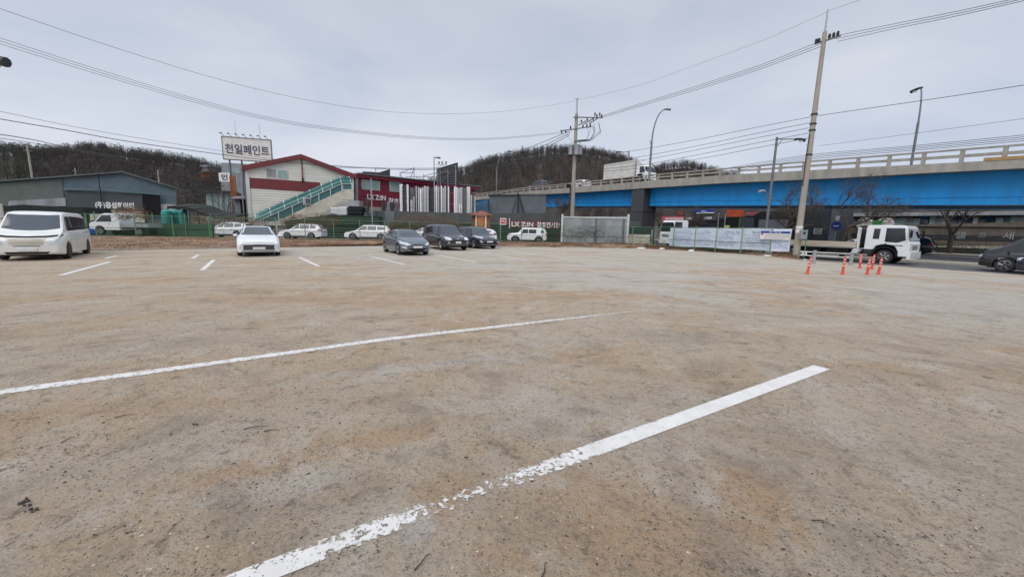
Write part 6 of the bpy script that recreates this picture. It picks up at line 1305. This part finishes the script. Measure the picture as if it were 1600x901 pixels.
t = thing('low_wall', 'short cream block wall behind the fence at the foot of the bridge pier', 'wall', hx(1000, 42)); MB().box(-1.3, 1.1, 0, .3, 0, 1.25).build('wall', 'cream', t); MB().box(1.2, 1.32, -.1, .02, 0, 1.8).build('post', 'panel_pale', t)
# ------------------------------------------------------------------ buildings beyond the bridge
def pw(perp): return Wall(PT(perp, 200).xy, PT(perp, -100).xy)
F1 = pw(66)
def block(W_, name, label, cat, pts, dep, m_): t = W_.thing(name, label, cat); MB().prism(W_.poly(pts), 0, dep).build('wall', m_, t); return t
t = block(F1, 'shop_building', 'row of dim shops under red, blue and orange signboards seen below the bridge', 'building', [(1036, 322), (1185, 316), (1185, 372), (1036, 372)], 6, 'dim_wall')
def sign(W_, label, pts, m_, body=None, b=None, tm='white_text', nm='signboard', off=-.1):
    t = W_.thing(nm, label, 'sign'); MB().prism(W_.poly(pts, off), off-.15, off).build('board', m_, t)
    if body:
        a = W_.px(b[0], (b[1]+b[3])/2, off-.15); c = W_.px(b[2], (b[1]+b[3])/2, off-.15); z1_ = W_.px((b[0]+b[2])/2, b[1], off-.15)[1]; z0_ = W_.px((b[0]+b[2])/2, b[3], off-.15)[1]
        letters(t, body, a[0], c[0], z0_, z1_, off-.17, tm, .02)
    return t
t = sign(F1, 'pink-red shop signboard with blurred white lettering behind the white truck cab', [(1035, 338), (1070, 338), (1070, 345.5), (1035, 346)], 'pink_sign')
def blur_marks(t, W_, x0, x1, y0, y1, off, m_='white_text'):
    mb = MB(); x = x0
    while x < x1: w_ = random.uniform(1, 2.4); W_.rect(mb, x, y0+random.uniform(0, .5), x+w_*.45, y1, off-.02, off); W_.rect(mb, x, (y0+y1)/2, x+w_, (y0+y1)/2+.8, off-.025, off); x += w_+.7
    mb.build('lettering', m_, t)
blur_marks(t, F1, 1040, 1067, 339.5, 343.5, -.27)
t = sign(F1, 'dark signboard with pale lettering continuing right of the pink-red one', [(1070, 338), (1120, 337), (1120, 344.5), (1070, 345)], 'dim_wall'); blur_marks(t, F1, 1072, 1084, 339, 343, -.27); blur_marks(t, F1, 1098, 1112, 338.5, 342.5, -.27)
t = sign(F1, 'small brown sign with a pale roof-shaped emblem above the pink-red signboard', [(1060, 329), (1069, 329), (1069, 337), (1060, 337)], 'brown_wood'); m = MB().prism(F1.poly([(1062, 336), (1064.5, 331), (1067, 336), (1065.5, 336), (1064.5, 333.5), (1063.5, 336)], -.28), -.3, -.26); m.build('emblem', 'rust', t)
t = sign(F1, 'deep blue signboard with white underline hanging below the blue girder', [(1082, 328), (1115, 327.5), (1115, 331.5), (1082, 332)], 'blue_sign'); blur_marks(t, F1, 1096, 1104, 329, 330.5, -.27); m = MB(); F1.rect(m, 1088, 332.2, 1115, 333, -.3, -.12); m.build('underline', 'white_text', t)
t = sign(F1, 'bright orange shop awning sign in the middle of the dim shop row', [(1136, 328), (1163, 328), (1163, 338), (1136, 338)], 'orange_sign'); m = MB(); F1.rect(m, 1136, 337.8, 1163, 338.8, -.5, -.12); m.build('edge', 'rust', t)
t = sign(F1, 'dark red signboard with pale marks right of the orange awning', [(1163, 329), (1187, 330), (1187, 338), (1163, 338)], 'dim_wall'); blur_marks(t, F1, 1165, 1185, 331, 336, -.27, 'pink_sign')
F1a = pw(64.5); t = F1a.thing('street_clutter', 'shop doorway frames and dark openings under the orange awning', 'shopfront')
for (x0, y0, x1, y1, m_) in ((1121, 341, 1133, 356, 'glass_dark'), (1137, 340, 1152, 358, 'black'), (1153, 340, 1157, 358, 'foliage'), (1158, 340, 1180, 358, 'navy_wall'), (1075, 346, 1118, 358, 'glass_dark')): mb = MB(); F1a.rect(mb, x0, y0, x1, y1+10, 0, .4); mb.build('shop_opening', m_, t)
for (px, m_) in ((1134.5, 'galv'), (1124, 'galv')): s, z = F1a.px(px, 333, -.3); MB().tube((s, -.4, 0), (s, -.4, z), .07).build('pole', m_, t)
t = F1a.thing('yellow_bin', 'small yellow-green bin top showing over the banner below the orange awning', 'bin'); mb = MB(); F1a.rect(mb, 1132.5, 352, 1136.5, 370, -1.4, -1.0); mb.build('bin', 'plate_green', t)
F2 = pw(56); t = block(F2, 'ramp_wall', 'pale concrete ramp wall with a sloping dark top beside the roadside lamp', 'wall', [(1178, 336), (1190, 330), (1240, 331), (1250, 352), (1250, 375), (1178, 375)], .5, 'dim_wall'); MB().prism(F2.poly([(1186, 343), (1232, 343), (1236, 372), (1182, 372)], -.05), -.06, -.003).build('pale_face', 'white_wall', t)
F3 = pw(59); t = block(F3, 'navy_house', 'dark navy clad house with a small white-framed window behind the truck bed', 'house', [(1248, 318), (1300, 318), (1300, 392), (1248, 392)], 7, 'navy_wall')
mb = MB(); F3.rect(mb, 1272, 356.5, 1283, 366.5, -.1, -.003); mb.build('window_frame', 'white_paint_metal', t)
for a, b in ((1273.6, 1277.2), (1278, 1281.8)): mb = MB(); F3.rect(mb, a, 357.6, b, 365.6, -.12, -.103); mb.build('window', 'window_pale', t)
mb = MB(); F3.rect(mb, 1300, 328, 1303, 380, -.1, .1); mb.build('corner_trim', 'grey_wall', t)
sg_ = F3.thing('round_sign', 'round blue road sign with white symbol on a post beside the navy house', 'sign'); s, z = F3.px(1306.5, 353, -2); MB().lathe([(.5, 0), (.5, .04)], 20, (s, -2, z), 'y').build('disc', 'blue_sign', sg_); MB().box(s-.28, s+.28, -2.05, -2.01, z-.06, z+.06).build('symbol', 'white_text', sg_); MB().tube((s, -1.9, 0), (s, -1.9, z+1.1), .05).build('post', 'galv', sg_); MB().box(s-.15, s+.2, -2.03, -1.98, z+.65, z+1.15).build('upper_plate', 'sign_white', sg_)
F4 = pw(64); t = block(F4, 'car_wash', 'brown walled car wash with widely spaced white characters at the far side of the road', 'building', [(1303, 353), (1720, 345), (1720, 384), (1303, 384)], .3, 'brown_wall')
for ch, x0, x1, y0, y1 in (('셀', 1493, 1508, 362, 373), ('프', 1529, 1541, 363.5, 370.5), ('세', 1568, 1583, 363, 374)):
    a = F4.px(x0, y0, -.05); b = F4.px(x1, y1, -.05); letters(t, ch, a[0], b[0], b[1], a[1], -.05, 'panel_pale', .01)
mb = MB(); F4.rect(mb, 1303, 352.5, 1720, 354.5, -.2, -.003); mb.build('coping', 'grey_metal', t); mb = MB(); F4.rect(mb, 1330, 370.5, 1720, 371.5, -.04, -.003); mb.build('rail', 'dark_metal', t)
F5 = pw(70); t = block(F5, 'street_building', 'dim long building with a row of pale windows above the car wash wall', 'building', [(1300, 322), (1720, 312), (1720, 384), (1300, 384)], 8, 'dim_wall')
random.seed(11); x = 1306
while x < 1680:
    w_ = random.uniform(4, 11)*(.7+(x-1300)/600); y0 = 338+random.uniform(0, 4); mb = MB(); F5.rect(mb, x, y0, x+w_, 352.5, -.1, -.003); mb.build('window', random.choice(['window_pale', 'white_wall', 'panel_pale', 'glass_dark', 'grey_wall', 'window_pale']), t); x += w_+random.uniform(1, 5)
mb = MB(); F5.rect(mb, 1300, 333.5, 1720, 334.6, -1.2, -.003); mb.build('eave', 'panel_pale', t)
F6 = pw(63.2); t = F6.thing('green_machine', 'bright green and white car wash machine above the truck cab', 'machine'); mb = MB(); F6.rect(mb, 1364, 344.5, 1378, 351.5, -.5, .3); mb.build('housing', 'lot_green', t)
for px in (1352, 1384): s, z = F6.px(px, 350); q = MB(); q.lathe([(.62, -.2), (.78, -.15), (.78, .15), (.62, .2)], 16, (s, -.2, z), 'y'); q.build('drum', 'white_wall', t)
mb = MB(); F6.rect(mb, 1345, 352.5, 1390, 355, -.6, .4); mb.build('base', 'dark_metal', t); mb = MB(); 
for px in (1348, 1386): s, z = F6.px(px, 352); mb.tube((s, 0, 0), (s, 0, z), .08)
mb.build('legs', 'dark_metal', t)
t = F6.thing('hedge', 'strip of low dull hedge along the far pavement', 'hedge'); random.seed(5); mb = MB()
for k in range(5200):
    px = random.uniform(1418, 1700); s, _ = F6.px(px, 390, -.6); z = random.uniform(.02, .95)**1.0; y = -.6+random.uniform(-.5, .3); a = random.uniform(0, 6.28); r_ = random.uniform(.04, .09); d = Vector((cos(a)*r_, sin(a)*r_, random.uniform(-.06, .06))); c = Vector((s, y, z)); mb.tri(c, c+d, c+Vector((-d.y*.6, d.x*.6, r_)))
mb.build('hedge_leaves', 'foliage', t); MB().box(F6.px(1418, 390, -.6)[0], F6.px(1700, 390, -.6)[0], -.75, -.55, 0, .6).build('hedge_stems', 'bark', t)

# ------------------------------------------------------------------ trees
def bare_tree(name, label, base, H_, r, seed, spread=.5, levels=5, lean=(0, 0), first=.3, group=None, fork=3):
    rnd = random.Random(seed); t = thing(name, label, 'tree', base, 0, group); tk = MB(); cr_ = MB()
    def grow(p, d, L_, r_, lv):
        n = 3; pts = [p]
        for i in range(n): d = (d+Vector((rnd.uniform(-.16, .16), rnd.uniform(-.16, .16), rnd.uniform(-.04, .12)))).normalized(); p = p+d*L_/n; pts.append(p)
        (tk if lv == 0 else cr_).path(pts, r_, 7 if lv < 2 else 4, r1=r_*.62)
        if lv >= levels: return
        for k in range(fork+(lv > 0)+(lv > 2)):
            j = rnd.choice([1, 2, 3, 3]) if lv else rnd.choice([2, 3, 3]); a = d.orthogonal().normalized(); a = Matrix.Rotation(rnd.uniform(0, 6.28), 3, d) @ a
            nd = (d+a*rnd.uniform(.5, 1.1)*spread*1.6).normalized(); nd.z += .08; grow(pts[j], nd, L_*rnd.uniform(.58, .8), max(.007, r_*.5), lv+1)
    grow(Vector((0, 0, -.05)), Vector((lean[0], lean[1], 1)).normalized(), H_*first, r, 0)
    tk.build('trunk', 'bark', t, smooth=50); cr_.build('crown', 'twig', t); return t
pb = PT(37.2, t_of(1219, 37.2)); bare_tree('bare_tree', 'bare dark tree with thick spreading limbs left of the tall concrete pole', pb, 8.2, .2, 4, .75, 5, (.1, 0), .3)
pb = PT(38.4, t_of(1313, 38.4)); bare_tree('bare_tree', 'bare spreading tree right of the tall concrete pole behind the truck bed', pb, 7.4, .17, 9, .85, 5, (-.2, 0), .32)
bare_tree('bare_tree', 'dark street tree trunk on the far pavement before the car wash wall', PT(60, t_of(1478, 60)), 4.6, .24, 12, .6, 4, (-.06, 0), .6)
bare_tree('bare_tree', 'thin bare tree in front of the blue girder left of the centre pole', hx(874, 46), 7.0, .09, 21, .45, 5, (0, 0), .3)
bare_tree('bare_tree', 'small bare tree rising behind the bluish banner near the pink sign', hx(1082, 42), 5.0, .08, 23, .5, 5, (0, 0), .3)
bare_tree('bare_tree', 'pale leaning bare tree before the greenish house left of the paint shop', hx(352, 62), 5.8, .14, 25, .5, 4, (.25, 0), .45)
bare_tree('bare_tree', 'thin bare saplings tangled left of the paint shop porch', hx(312, 64), 6.5, .1, 26, .6, 5, (0, 0), .3)
# dry climbers hanging on the fence
def tangle(label, px0, px1, Y, z0, z1, n, seed, m_='dry'):
    rnd = random.Random(seed); a, b = hx(px0, Y), hx(px1, Y); t = thing('dry_vine', label, 'vine', a); mb = MB(); L_ = (b-a).length; d = (b-a).normalized()
    for k in range(n):
        s = rnd.uniform(0, L_); e = 4*s/L_*(1-s/L_); z = z0+(z1-z0)*rnd.random()**1.2*(.55+.45*e); p = d*s+Vector((0, rnd.uniform(-.25, .25), z)); q = [p]
        for i in range(3): p = p+Vector((rnd.uniform(-.35, .35), rnd.uniform(-.12, .12), rnd.uniform(-.22, .16))); q.append(p)
        mb.path(q, rnd.uniform(.005, .013), 3)
    mb.build('stems', m_, t); lv = MB()
    for k in range(n*2):
        s = rnd.uniform(0, L_); e = 4*s/L_*(1-s/L_); z = z0+(z1-z0)*rnd.random()*(.5+.5*e); c = d*s+Vector((0, rnd.uniform(-.3, .25), z)); r_ = rnd.uniform(.03, .08); a_ = rnd.uniform(0, 6.28); v = Vector((cos(a_)*r_, sin(a_)*r_*.5, rnd.uniform(-.05, .05))); lv.tri(c, c+v, c+Vector((-v.y, v.x*.3, r_*1.1)))
    lv.build('dead_leaves', 'dry', t)
tangle('dry brown vine tangle on the fence below the staircase', 440, 530, 34.2, 1.5, 2.5, 260, 1)
tangle('dry brown brush over the fence behind the silver-grey sedan', 606, 720, 36, 1.3, 2.6, 520, 2)
tangle('dry creeper spilling over the left fence above the white truck cab', 182, 232, 32.4, 1.75, 2.75, 230, 3)
tangle('dark dead creeper on the fence before the framed screen', 880, 945, 38.8, .8, 2.0, 170, 4, 'twig')
tangle('dry weeds hanging between tanks and paint shop on the fence', 300, 420, 32.6, 1.5, 2.2, 190, 6)
tangle('sparse dark creeper on the fence near the bridge pier', 950, 1024, 39, .3, 1.4, 110, 8, 'twig')

# ------------------------------------------------------------------ wooded hills
import numpy as np
def hill(name, sky_, Y0, Y1, drop, label_mat='earth'):
    """sky_: list of (px, py) along the ridge; terrain mesh from Y0 up to the ridge at Y1 and down behind"""
    x0, x1 = sky_[0][0], sky_[-1][0]; cols = int((x1-x0)/8)+1; rows = 14; vs = []; grid = []
    for i in range(cols):
        px = x0+(x1-x0)*i/(cols-1); y = interp(sky_, px)+drop; zt = at(px, y, Y1).z; g_ = []
        for j in range(rows+1):
            f = j/rows; Y = Y0+(Y1-Y0)*f; p = hx(px, Y); s = f*f*(3-2*f); z = -.4+(zt+.4)*(.35*f+.65*s)+mnoise.noise(Vector((p.x*.03, p.y*.03, 1)))*4*f*(1-f)*1.5
            g_.append(Vector((p.x, p.y, z)))
        for j in range(1, 5): p = hx(px, Y1+j*25); g_.append(Vector((p.x, p.y, max(-1, zt*(1-j/4)-.5))))
        grid.append(g_); vs += g_
    n = len(grid[0]); fs = [(i*n+j, (i+1)*n+j, (i+1)*n+j+1, i*n+j+1) for i in range(cols-1) for j in range(n-1)]
    o = MB().add(vs, fs).build(name, 'hill_floor', smooth=80); struct(o); return grid, rows
M['hill_floor'] = mat('hill_floor', (.075, .056, .045), (.05, .038, .032), rough=1, scale=.05)
def tree_proto(rnd, H_=8, wb=.05):
    T = []
    def blade(p, q, w_): 
        d = (q-p).normalized(); a = d.orthogonal().normalized(); a = Matrix.Rotation(rnd.uniform(0, 6.28), 3, d) @ a; T.append((p-a*w_, p+a*w_, q))
    top_ = Vector((rnd.uniform(-.9, .9), rnd.uniform(-.9, .9), H_)); 
    for k in range(2): blade(Vector((0, 0, -1)), top_, .16)
    for k in range(24):
        f = rnd.uniform(.12, .95); p = top_*f; a = rnd.uniform(0, 6.28); L_ = (1.1-f)*H_*.42*rnd.uniform(.6, 1.2)+.5; d = Vector((cos(a), sin(a), rnd.uniform(.5, 1.4))).normalized(); q = p+d*L_; blade(p, q, wb)
        for j in range(2): f2 = rnd.uniform(.3, .8); p2 = p.lerp(q, f2); a2 = rnd.uniform(0, 6.28); d2 = (d+Vector((cos(a2), sin(a2), .4))*.7).normalized(); blade(p2, p2+d2*L_*.5, wb*.75)
    return np.array([[list(v) for v in t] for t in T])
def pine_proto(rnd, H_=8):
    T = []
    for k in range(150):
        f = rnd.random()**.8; z = H_*(.28+.72*f); r_ = (1-f)**.7*H_*.26*rnd.uniform(.3, 1.05)+.2; a = rnd.uniform(0, 6.28); c = Vector((cos(a)*r_, sin(a)*r_, z)); s = rnd.uniform(.3, .65); e = Vector((rnd.uniform(-1, 1), rnd.uniform(-1, 1), rnd.uniform(-.5, .5)))*s; e2 = Vector((rnd.uniform(-1, 1), rnd.uniform(-1, 1), rnd.uniform(-.3, .6)))*s; T.append((c, c+e, c+e2))
    T.append((Vector((-.12, 0, -1)), Vector((.12, 0, -1)), Vector((0, 0, H_*.8)))); return np.array([[list(v) for v in t] for t in T])
def wood(name, grid, rows, n, m_, protos, seed, smin, smax, cond=None, label=None):
    rnd = random.Random(seed); out_ = []; C = len(grid)
    for k in range(n):
        i = rnd.random()*(C-1.001); f = rnd.random(); j = (f**.75)*(rows-.001) if rnd.random() > .18 else rows-.001-rnd.random()*.8
        i0, j0 = int(i), int(j); p = grid[i0][j0].lerp(grid[i0+1][j0], i-i0).lerp(grid[i0][j0+1].lerp(grid[i0+1][j0+1], i-i0), j-j0)
        if cond and not cond(i/(C-1), j/rows, rnd): continue
        if p.z < 2.5: continue
        s = rnd.uniform(smin, smax); a = rnd.uniform(0, 6.28); c_, s_ = cos(a)*s, sin(a)*s; Q = protos[rnd.randrange(len(protos))]
        X = np.empty_like(Q); X[..., 0] = Q[..., 0]*c_-Q[..., 1]*s_+p.x; X[..., 1] = Q[..., 0]*s_+Q[..., 1]*c_+p.y; X[..., 2] = Q[..., 2]*s+p.z; out_.append(X)
    A = np.concatenate(out_).reshape(-1, 3); nt_ = len(A)//3; me = bpy.data.meshes.new(name); me.vertices.add(len(A)); me.vertices.foreach_set('co', A.astype(np.float32).ravel()); me.loops.add(len(A)); me.loops.foreach_set('vertex_index', np.arange(len(A), dtype=np.int32)); me.polygons.add(nt_); me.polygons.foreach_set('loop_start', np.arange(0, len(A), 3, dtype=np.int32)); me.update(calc_edges=True)
    me.materials.append(M[m_]); o = bpy.data.objects.new(name, me); COL.objects.link(o); struct(o, 'stuff'); o['label'] = label; o['category'] = 'wood'; return o
rnd = random.Random(5); BP = [tree_proto(rnd, 8, .06) for _ in range(8)]; PP = [pine_proto(rnd) for _ in range(6)]
gA, rA = hill('left_hill', [(-170, 228), (0, 240), (60, 247), (100, 248), (130, 244), (165, 241), (200, 248), (240, 253), (290, 259), (340, 272), (380, 284), (430, 300), (520, 330)], 95, 190, 0)
wood('bare_woodland', gA, rA, 6500, 'wood_far', BP, 1, .32, .8, lambda i, j, r: i > .3 or r.random() < .3, 'bare grey-brown winter wood covering the left hillside')
wood('evergreen_woodland', gA, rA, 1100, 'pine', PP, 2, .4, .85, lambda i, j, r: (i < .36 and r.random() < .95 and j > .2) or (j > .8 and r.random() < .12), 'dark evergreen wood on the far left of the left hillside')
gB, rB = hill('middle_hill', [(560, 330), (640, 305), (700, 286), (720, 275), (745, 265), (780, 255), (820, 247), (860, 241), (900, 242), (940, 248), (985, 263), (1012, 273), (1060, 290), (1140, 310)], 110, 200, 0)
wood('bare_woodland', gB, rB, 7000, 'wood_far', BP, 3, .3, .7, None, 'bare winter wood covering the round hill left of the bridge lamp')
wood('evergreen_woodland', gB, rB, 260, 'pine', PP, 4, .45, .8, lambda i, j, r: j > .45 and i < .5 and r.random() < .8, 'scattered dark evergreens on the left shoulder of the round hill')
gC, rC = hill('far_hill', [(940, 300), (985, 279), (1010, 273), (1035, 265), (1060, 262), (1090, 268), (1120, 277), (1180, 292), (1300, 310)], 220, 290, 0)
wood('bare_woodland', gC, rC, 3000, 'wood_far', BP, 6, .5, .9, None, 'bare wood on the small farther hill behind the bridge')

# ------------------------------------------------------------------ dry grass on the verge
rnd = random.Random(9)
def grass(name, A, B, n, m_, hmin, hmax, label, lo=.12, hi=1.0):
    me_v = []; 
    for k in range(n):
        i = rnd.random()*(len(A)-1.001); i0 = int(i); a = A[i0].lerp(A[i0+1], i-i0); b = B[i0].lerp(B[i0+1], i-i0); f = rnd.uniform(lo, hi); p = a.lerp(b, f)
        if mnoise.noise(Vector((p.x*.5, p.y*.5, 3))) < rnd.uniform(-.45, .15): continue
        z = .26*min(1, f*1.9); h = rnd.uniform(hmin, hmax); an = rnd.uniform(0, 6.28); w_ = rnd.uniform(.008, .02); le = rnd.uniform(.1, .8)*h; dx, dy = cos(an), sin(an)
        me_v.append([(p.x-dy*w_, p.y+dx*w_, z-.06), (p.x+dy*w_, p.y-dx*w_, z-.06), (p.x+dx*le, p.y+dy*le, z+h)])
    Aa = np.array(me_v, dtype=np.float32).reshape(-1, 3); me = bpy.data.meshes.new(name); N_ = len(Aa); me.vertices.add(N_); me.vertices.foreach_set('co', Aa.ravel()); me.loops.add(N_); me.loops.foreach_set('vertex_index', np.arange(N_, dtype=np.int32)); me.polygons.add(N_//3); me.polygons.foreach_set('loop_start', np.arange(0, N_, 3, dtype=np.int32)); me.update(calc_edges=True)
    me.materials.append(M[m_]); o = bpy.data.objects.new(name, me); COL.objects.link(o); struct(o, 'stuff'); o['label'] = label; o['category'] = 'grass'; return o
grass('dry_grass', VA, VB, 60000, 'dry', .03, .17, 'dry brown grass on the bank in front of the long fence')
grass('dry_grass', VA, VB, 50000, 'dry2', .03, .15, 'reddish dead weeds mixed into the bank grass')
grass('dry_grass', VA2, VB2, 12000, 'dry', .04, .2, 'sparse dry grass at the foot of the bannered fence')

# litter along the verge
def blob(mb, c, s, rnd, n=9):
    ring = [(c[0]+cos(2*pi*k/n)*s[0]*rnd.uniform(.6, 1.15), c[1]+sin(2*pi*k/n)*s[1]*rnd.uniform(.6, 1.15)) for k in range(n)]
    mid = [(c[0]+(x-c[0])*.6, c[1]+(y-c[1])*.6) for x, y in ring]; vs = [(x, y, c[2]-.02) for x, y in ring]+[(x, y, c[2]+s[2]*rnd.uniform(.7, 1.1)) for x, y in mid]; mb.add(vs, [(k, (k+1) % n, (k+1) % n+n, k+n) for k in range(n)]+[tuple(range(n, 2*n))])
for (px, py, sx, sy, sz, m_, nm, lb, cat) in ((920, 384.5, 2.3, .3, .14, 'litter_white', 'plastic_sheet', 'long white plastic sheet lying on the verge below the framed screen', 'litter'), (892, 384, .55, .25, .3, 'litter_white', 'torn_bag', 'crumpled white bag at the left end of the plastic sheet', 'litter'),
        (1003, 387.5, .8, .3, .2, 'litter_white', 'torn_bag', 'white rubbish bag near the cream block wall', 'litter'), (1012, 386, .4, .3, .35, 'black', 'rubbish_bag', 'small black rubbish bag among the litter by the pier', 'litter'), (1021, 387, .5, .3, .3, 'rust', 'brick_pile', 'reddish brick heap beside the black rubbish bag', 'rubble'), (1034, 388.5, .5, .15, .25, 'litter_white', 'torn_bag', 'bent white strip beside the reddish brick heap', 'litter'),
        (1080, 392, .5, .25, .32, 'litter_white', 'torn_bag', 'folded pale sheet on the verge under the left part of the banner', 'litter'), (1200, 399, .6, .25, .14, 'litter_white', 'torn_bag', 'flat white scrap under the notice banner', 'litter'), (300, 386.5, .5, .35, .16, 'stone_mid', 'drain_lid', 'grey round lid half buried at the edge of the bank', 'lid'),
        (850, 383.5, .4, .25, .14, 'stone_light', 'rock', 'pale rock on the verge behind the bay lines', 'rock'), (560, 381, .3, .2, .12, 'stone_light', 'rock', 'small pale rock at the kerb left of the silver-grey sedan', 'rock'), (1258, 405, .16, .1, .08, 'litter_white', 'paper_scrap', 'tiny white scrap at the foot of the green meter post', 'litter')):
    g_ = gnd(px, py, .08); mb = MB(); blob(mb, (0, 0, 0), (sx*.6, sy, sz*.5), random.Random(int(px)), 13); o = mb.build(nm, m_, None, smooth=40, loc=(g_.x, g_.y, .05)); tag(o, lb, cat)

# ------------------------------------------------------------------ loose stones, twigs and clods near the camera
def stones(name, n, m_, smin, smax, seed, label, dens=1.0):
    rr = random.Random(seed); V = []; F = []
    base = [Vector(v) for v in ((1, 0, 0), (-1, 0, 0), (0, 1, 0), (0, -1, 0), (0, 0, .8), (0, 0, -.5))]; tri = [(0, 2, 4), (2, 1, 4), (1, 3, 4), (3, 0, 4), (2, 0, 5), (1, 2, 5), (3, 1, 5), (0, 3, 5)]
    for k in range(n):
        Y = 1.0+11*rr.random()**1.3; X = rr.uniform(-1.35, 1.35)*Y; 
        if mnoise.noise(Vector((X*.8, Y*.8, seed))) < rr.uniform(-.5, .35): continue
        s = rr.uniform(smin, smax)*(1+rr.random()**6*1.6); a = rr.uniform(0, 6.28); o_ = len(V)
        for b in base: q = Vector((b.x*rr.uniform(.6, 1.2), b.y*rr.uniform(.5, 1.1), b.z*rr.uniform(.5, .9)))*s; V.append((X+q.x*cos(a)-q.y*sin(a), Y+q.x*sin(a)+q.y*cos(a), q.z+s*.2))
        F += [tuple(i+o_ for i in f) for f in tri]
    mb = MB().add(V, F); o = mb.build(name, m_, smooth=70); struct(o, 'stuff'); o['label'] = label; o['category'] = 'gravel'
stones('gravel', 19000, 'stone_dark', .0018, .0055, 1, 'small dark grit scattered over the near ground')
stones('gravel', 18000, 'stone_mid', .002, .007, 2, 'brown crumbs of soil scattered over the near ground')
stones('gravel', 11000, 'stone_light', .0018, .006, 3, 'small pale pebbles scattered over the near ground')
for (px, py, a, L_, lb) in ((195, 651, .5, .1, 'thin pale twig on the ground at the left'), (425, 674, .15, .09, 'short dark twig left of the ground centre'), (398, 669, .35, .12, 'faint twig just left of the short dark twig'), (660, 879, 1.05, .09, 'dark twig near the bottom edge below the worn paint'), (850, 892, 1.2, .08, 'dark stick cut by the bottom edge'), (107, 688, 1.4, .07, 'curled dry stem at lower left'), (1282, 817, -.3, .07, 'tiny curved stem at lower right')):
    L_ *= .65; g_ = gnd(px, py); mb = MB(); d = Vector((cos(a), sin(a), 0)); mb.path([-d*L_, -d*L_*.3+Vector((.008, 0, .01)), d*L_*.4+Vector((0, .012, .006)), d*L_], .0045, 5, r1=.002); o = mb.build('twig', 'bark', None, loc=(g_.x, g_.y, .008)); tag(o, lb, 'twig')
for (px, py, s, lb) in ((45, 785, .05, 'dark clump of dead leaves on the ground at lower left'), (50, 798, .035, 'smaller dark clump just below the leaf clump at lower left'), (305, 664, .028, 'black pebble-like clod left of the short dark twig'), (729, 715, .016, 'small black stone above the worn paint gap'), (1101, 627, .018, 'small dark stone on the near painted line')):
    g_ = gnd(px, py); mb = MB(); rr = random.Random(px)
    for k in range(9): q = s*rr.uniform(.12, .4); blob(mb, (rr.uniform(-s, s), rr.uniform(-s*.6, s*.6), 0), (q, q*.7, q*.6), rr, 6)
    o = mb.build('clod', 'stone_dark', None, smooth=50, loc=(g_.x, g_.y, .006)); tag(o, lb, 'clod')
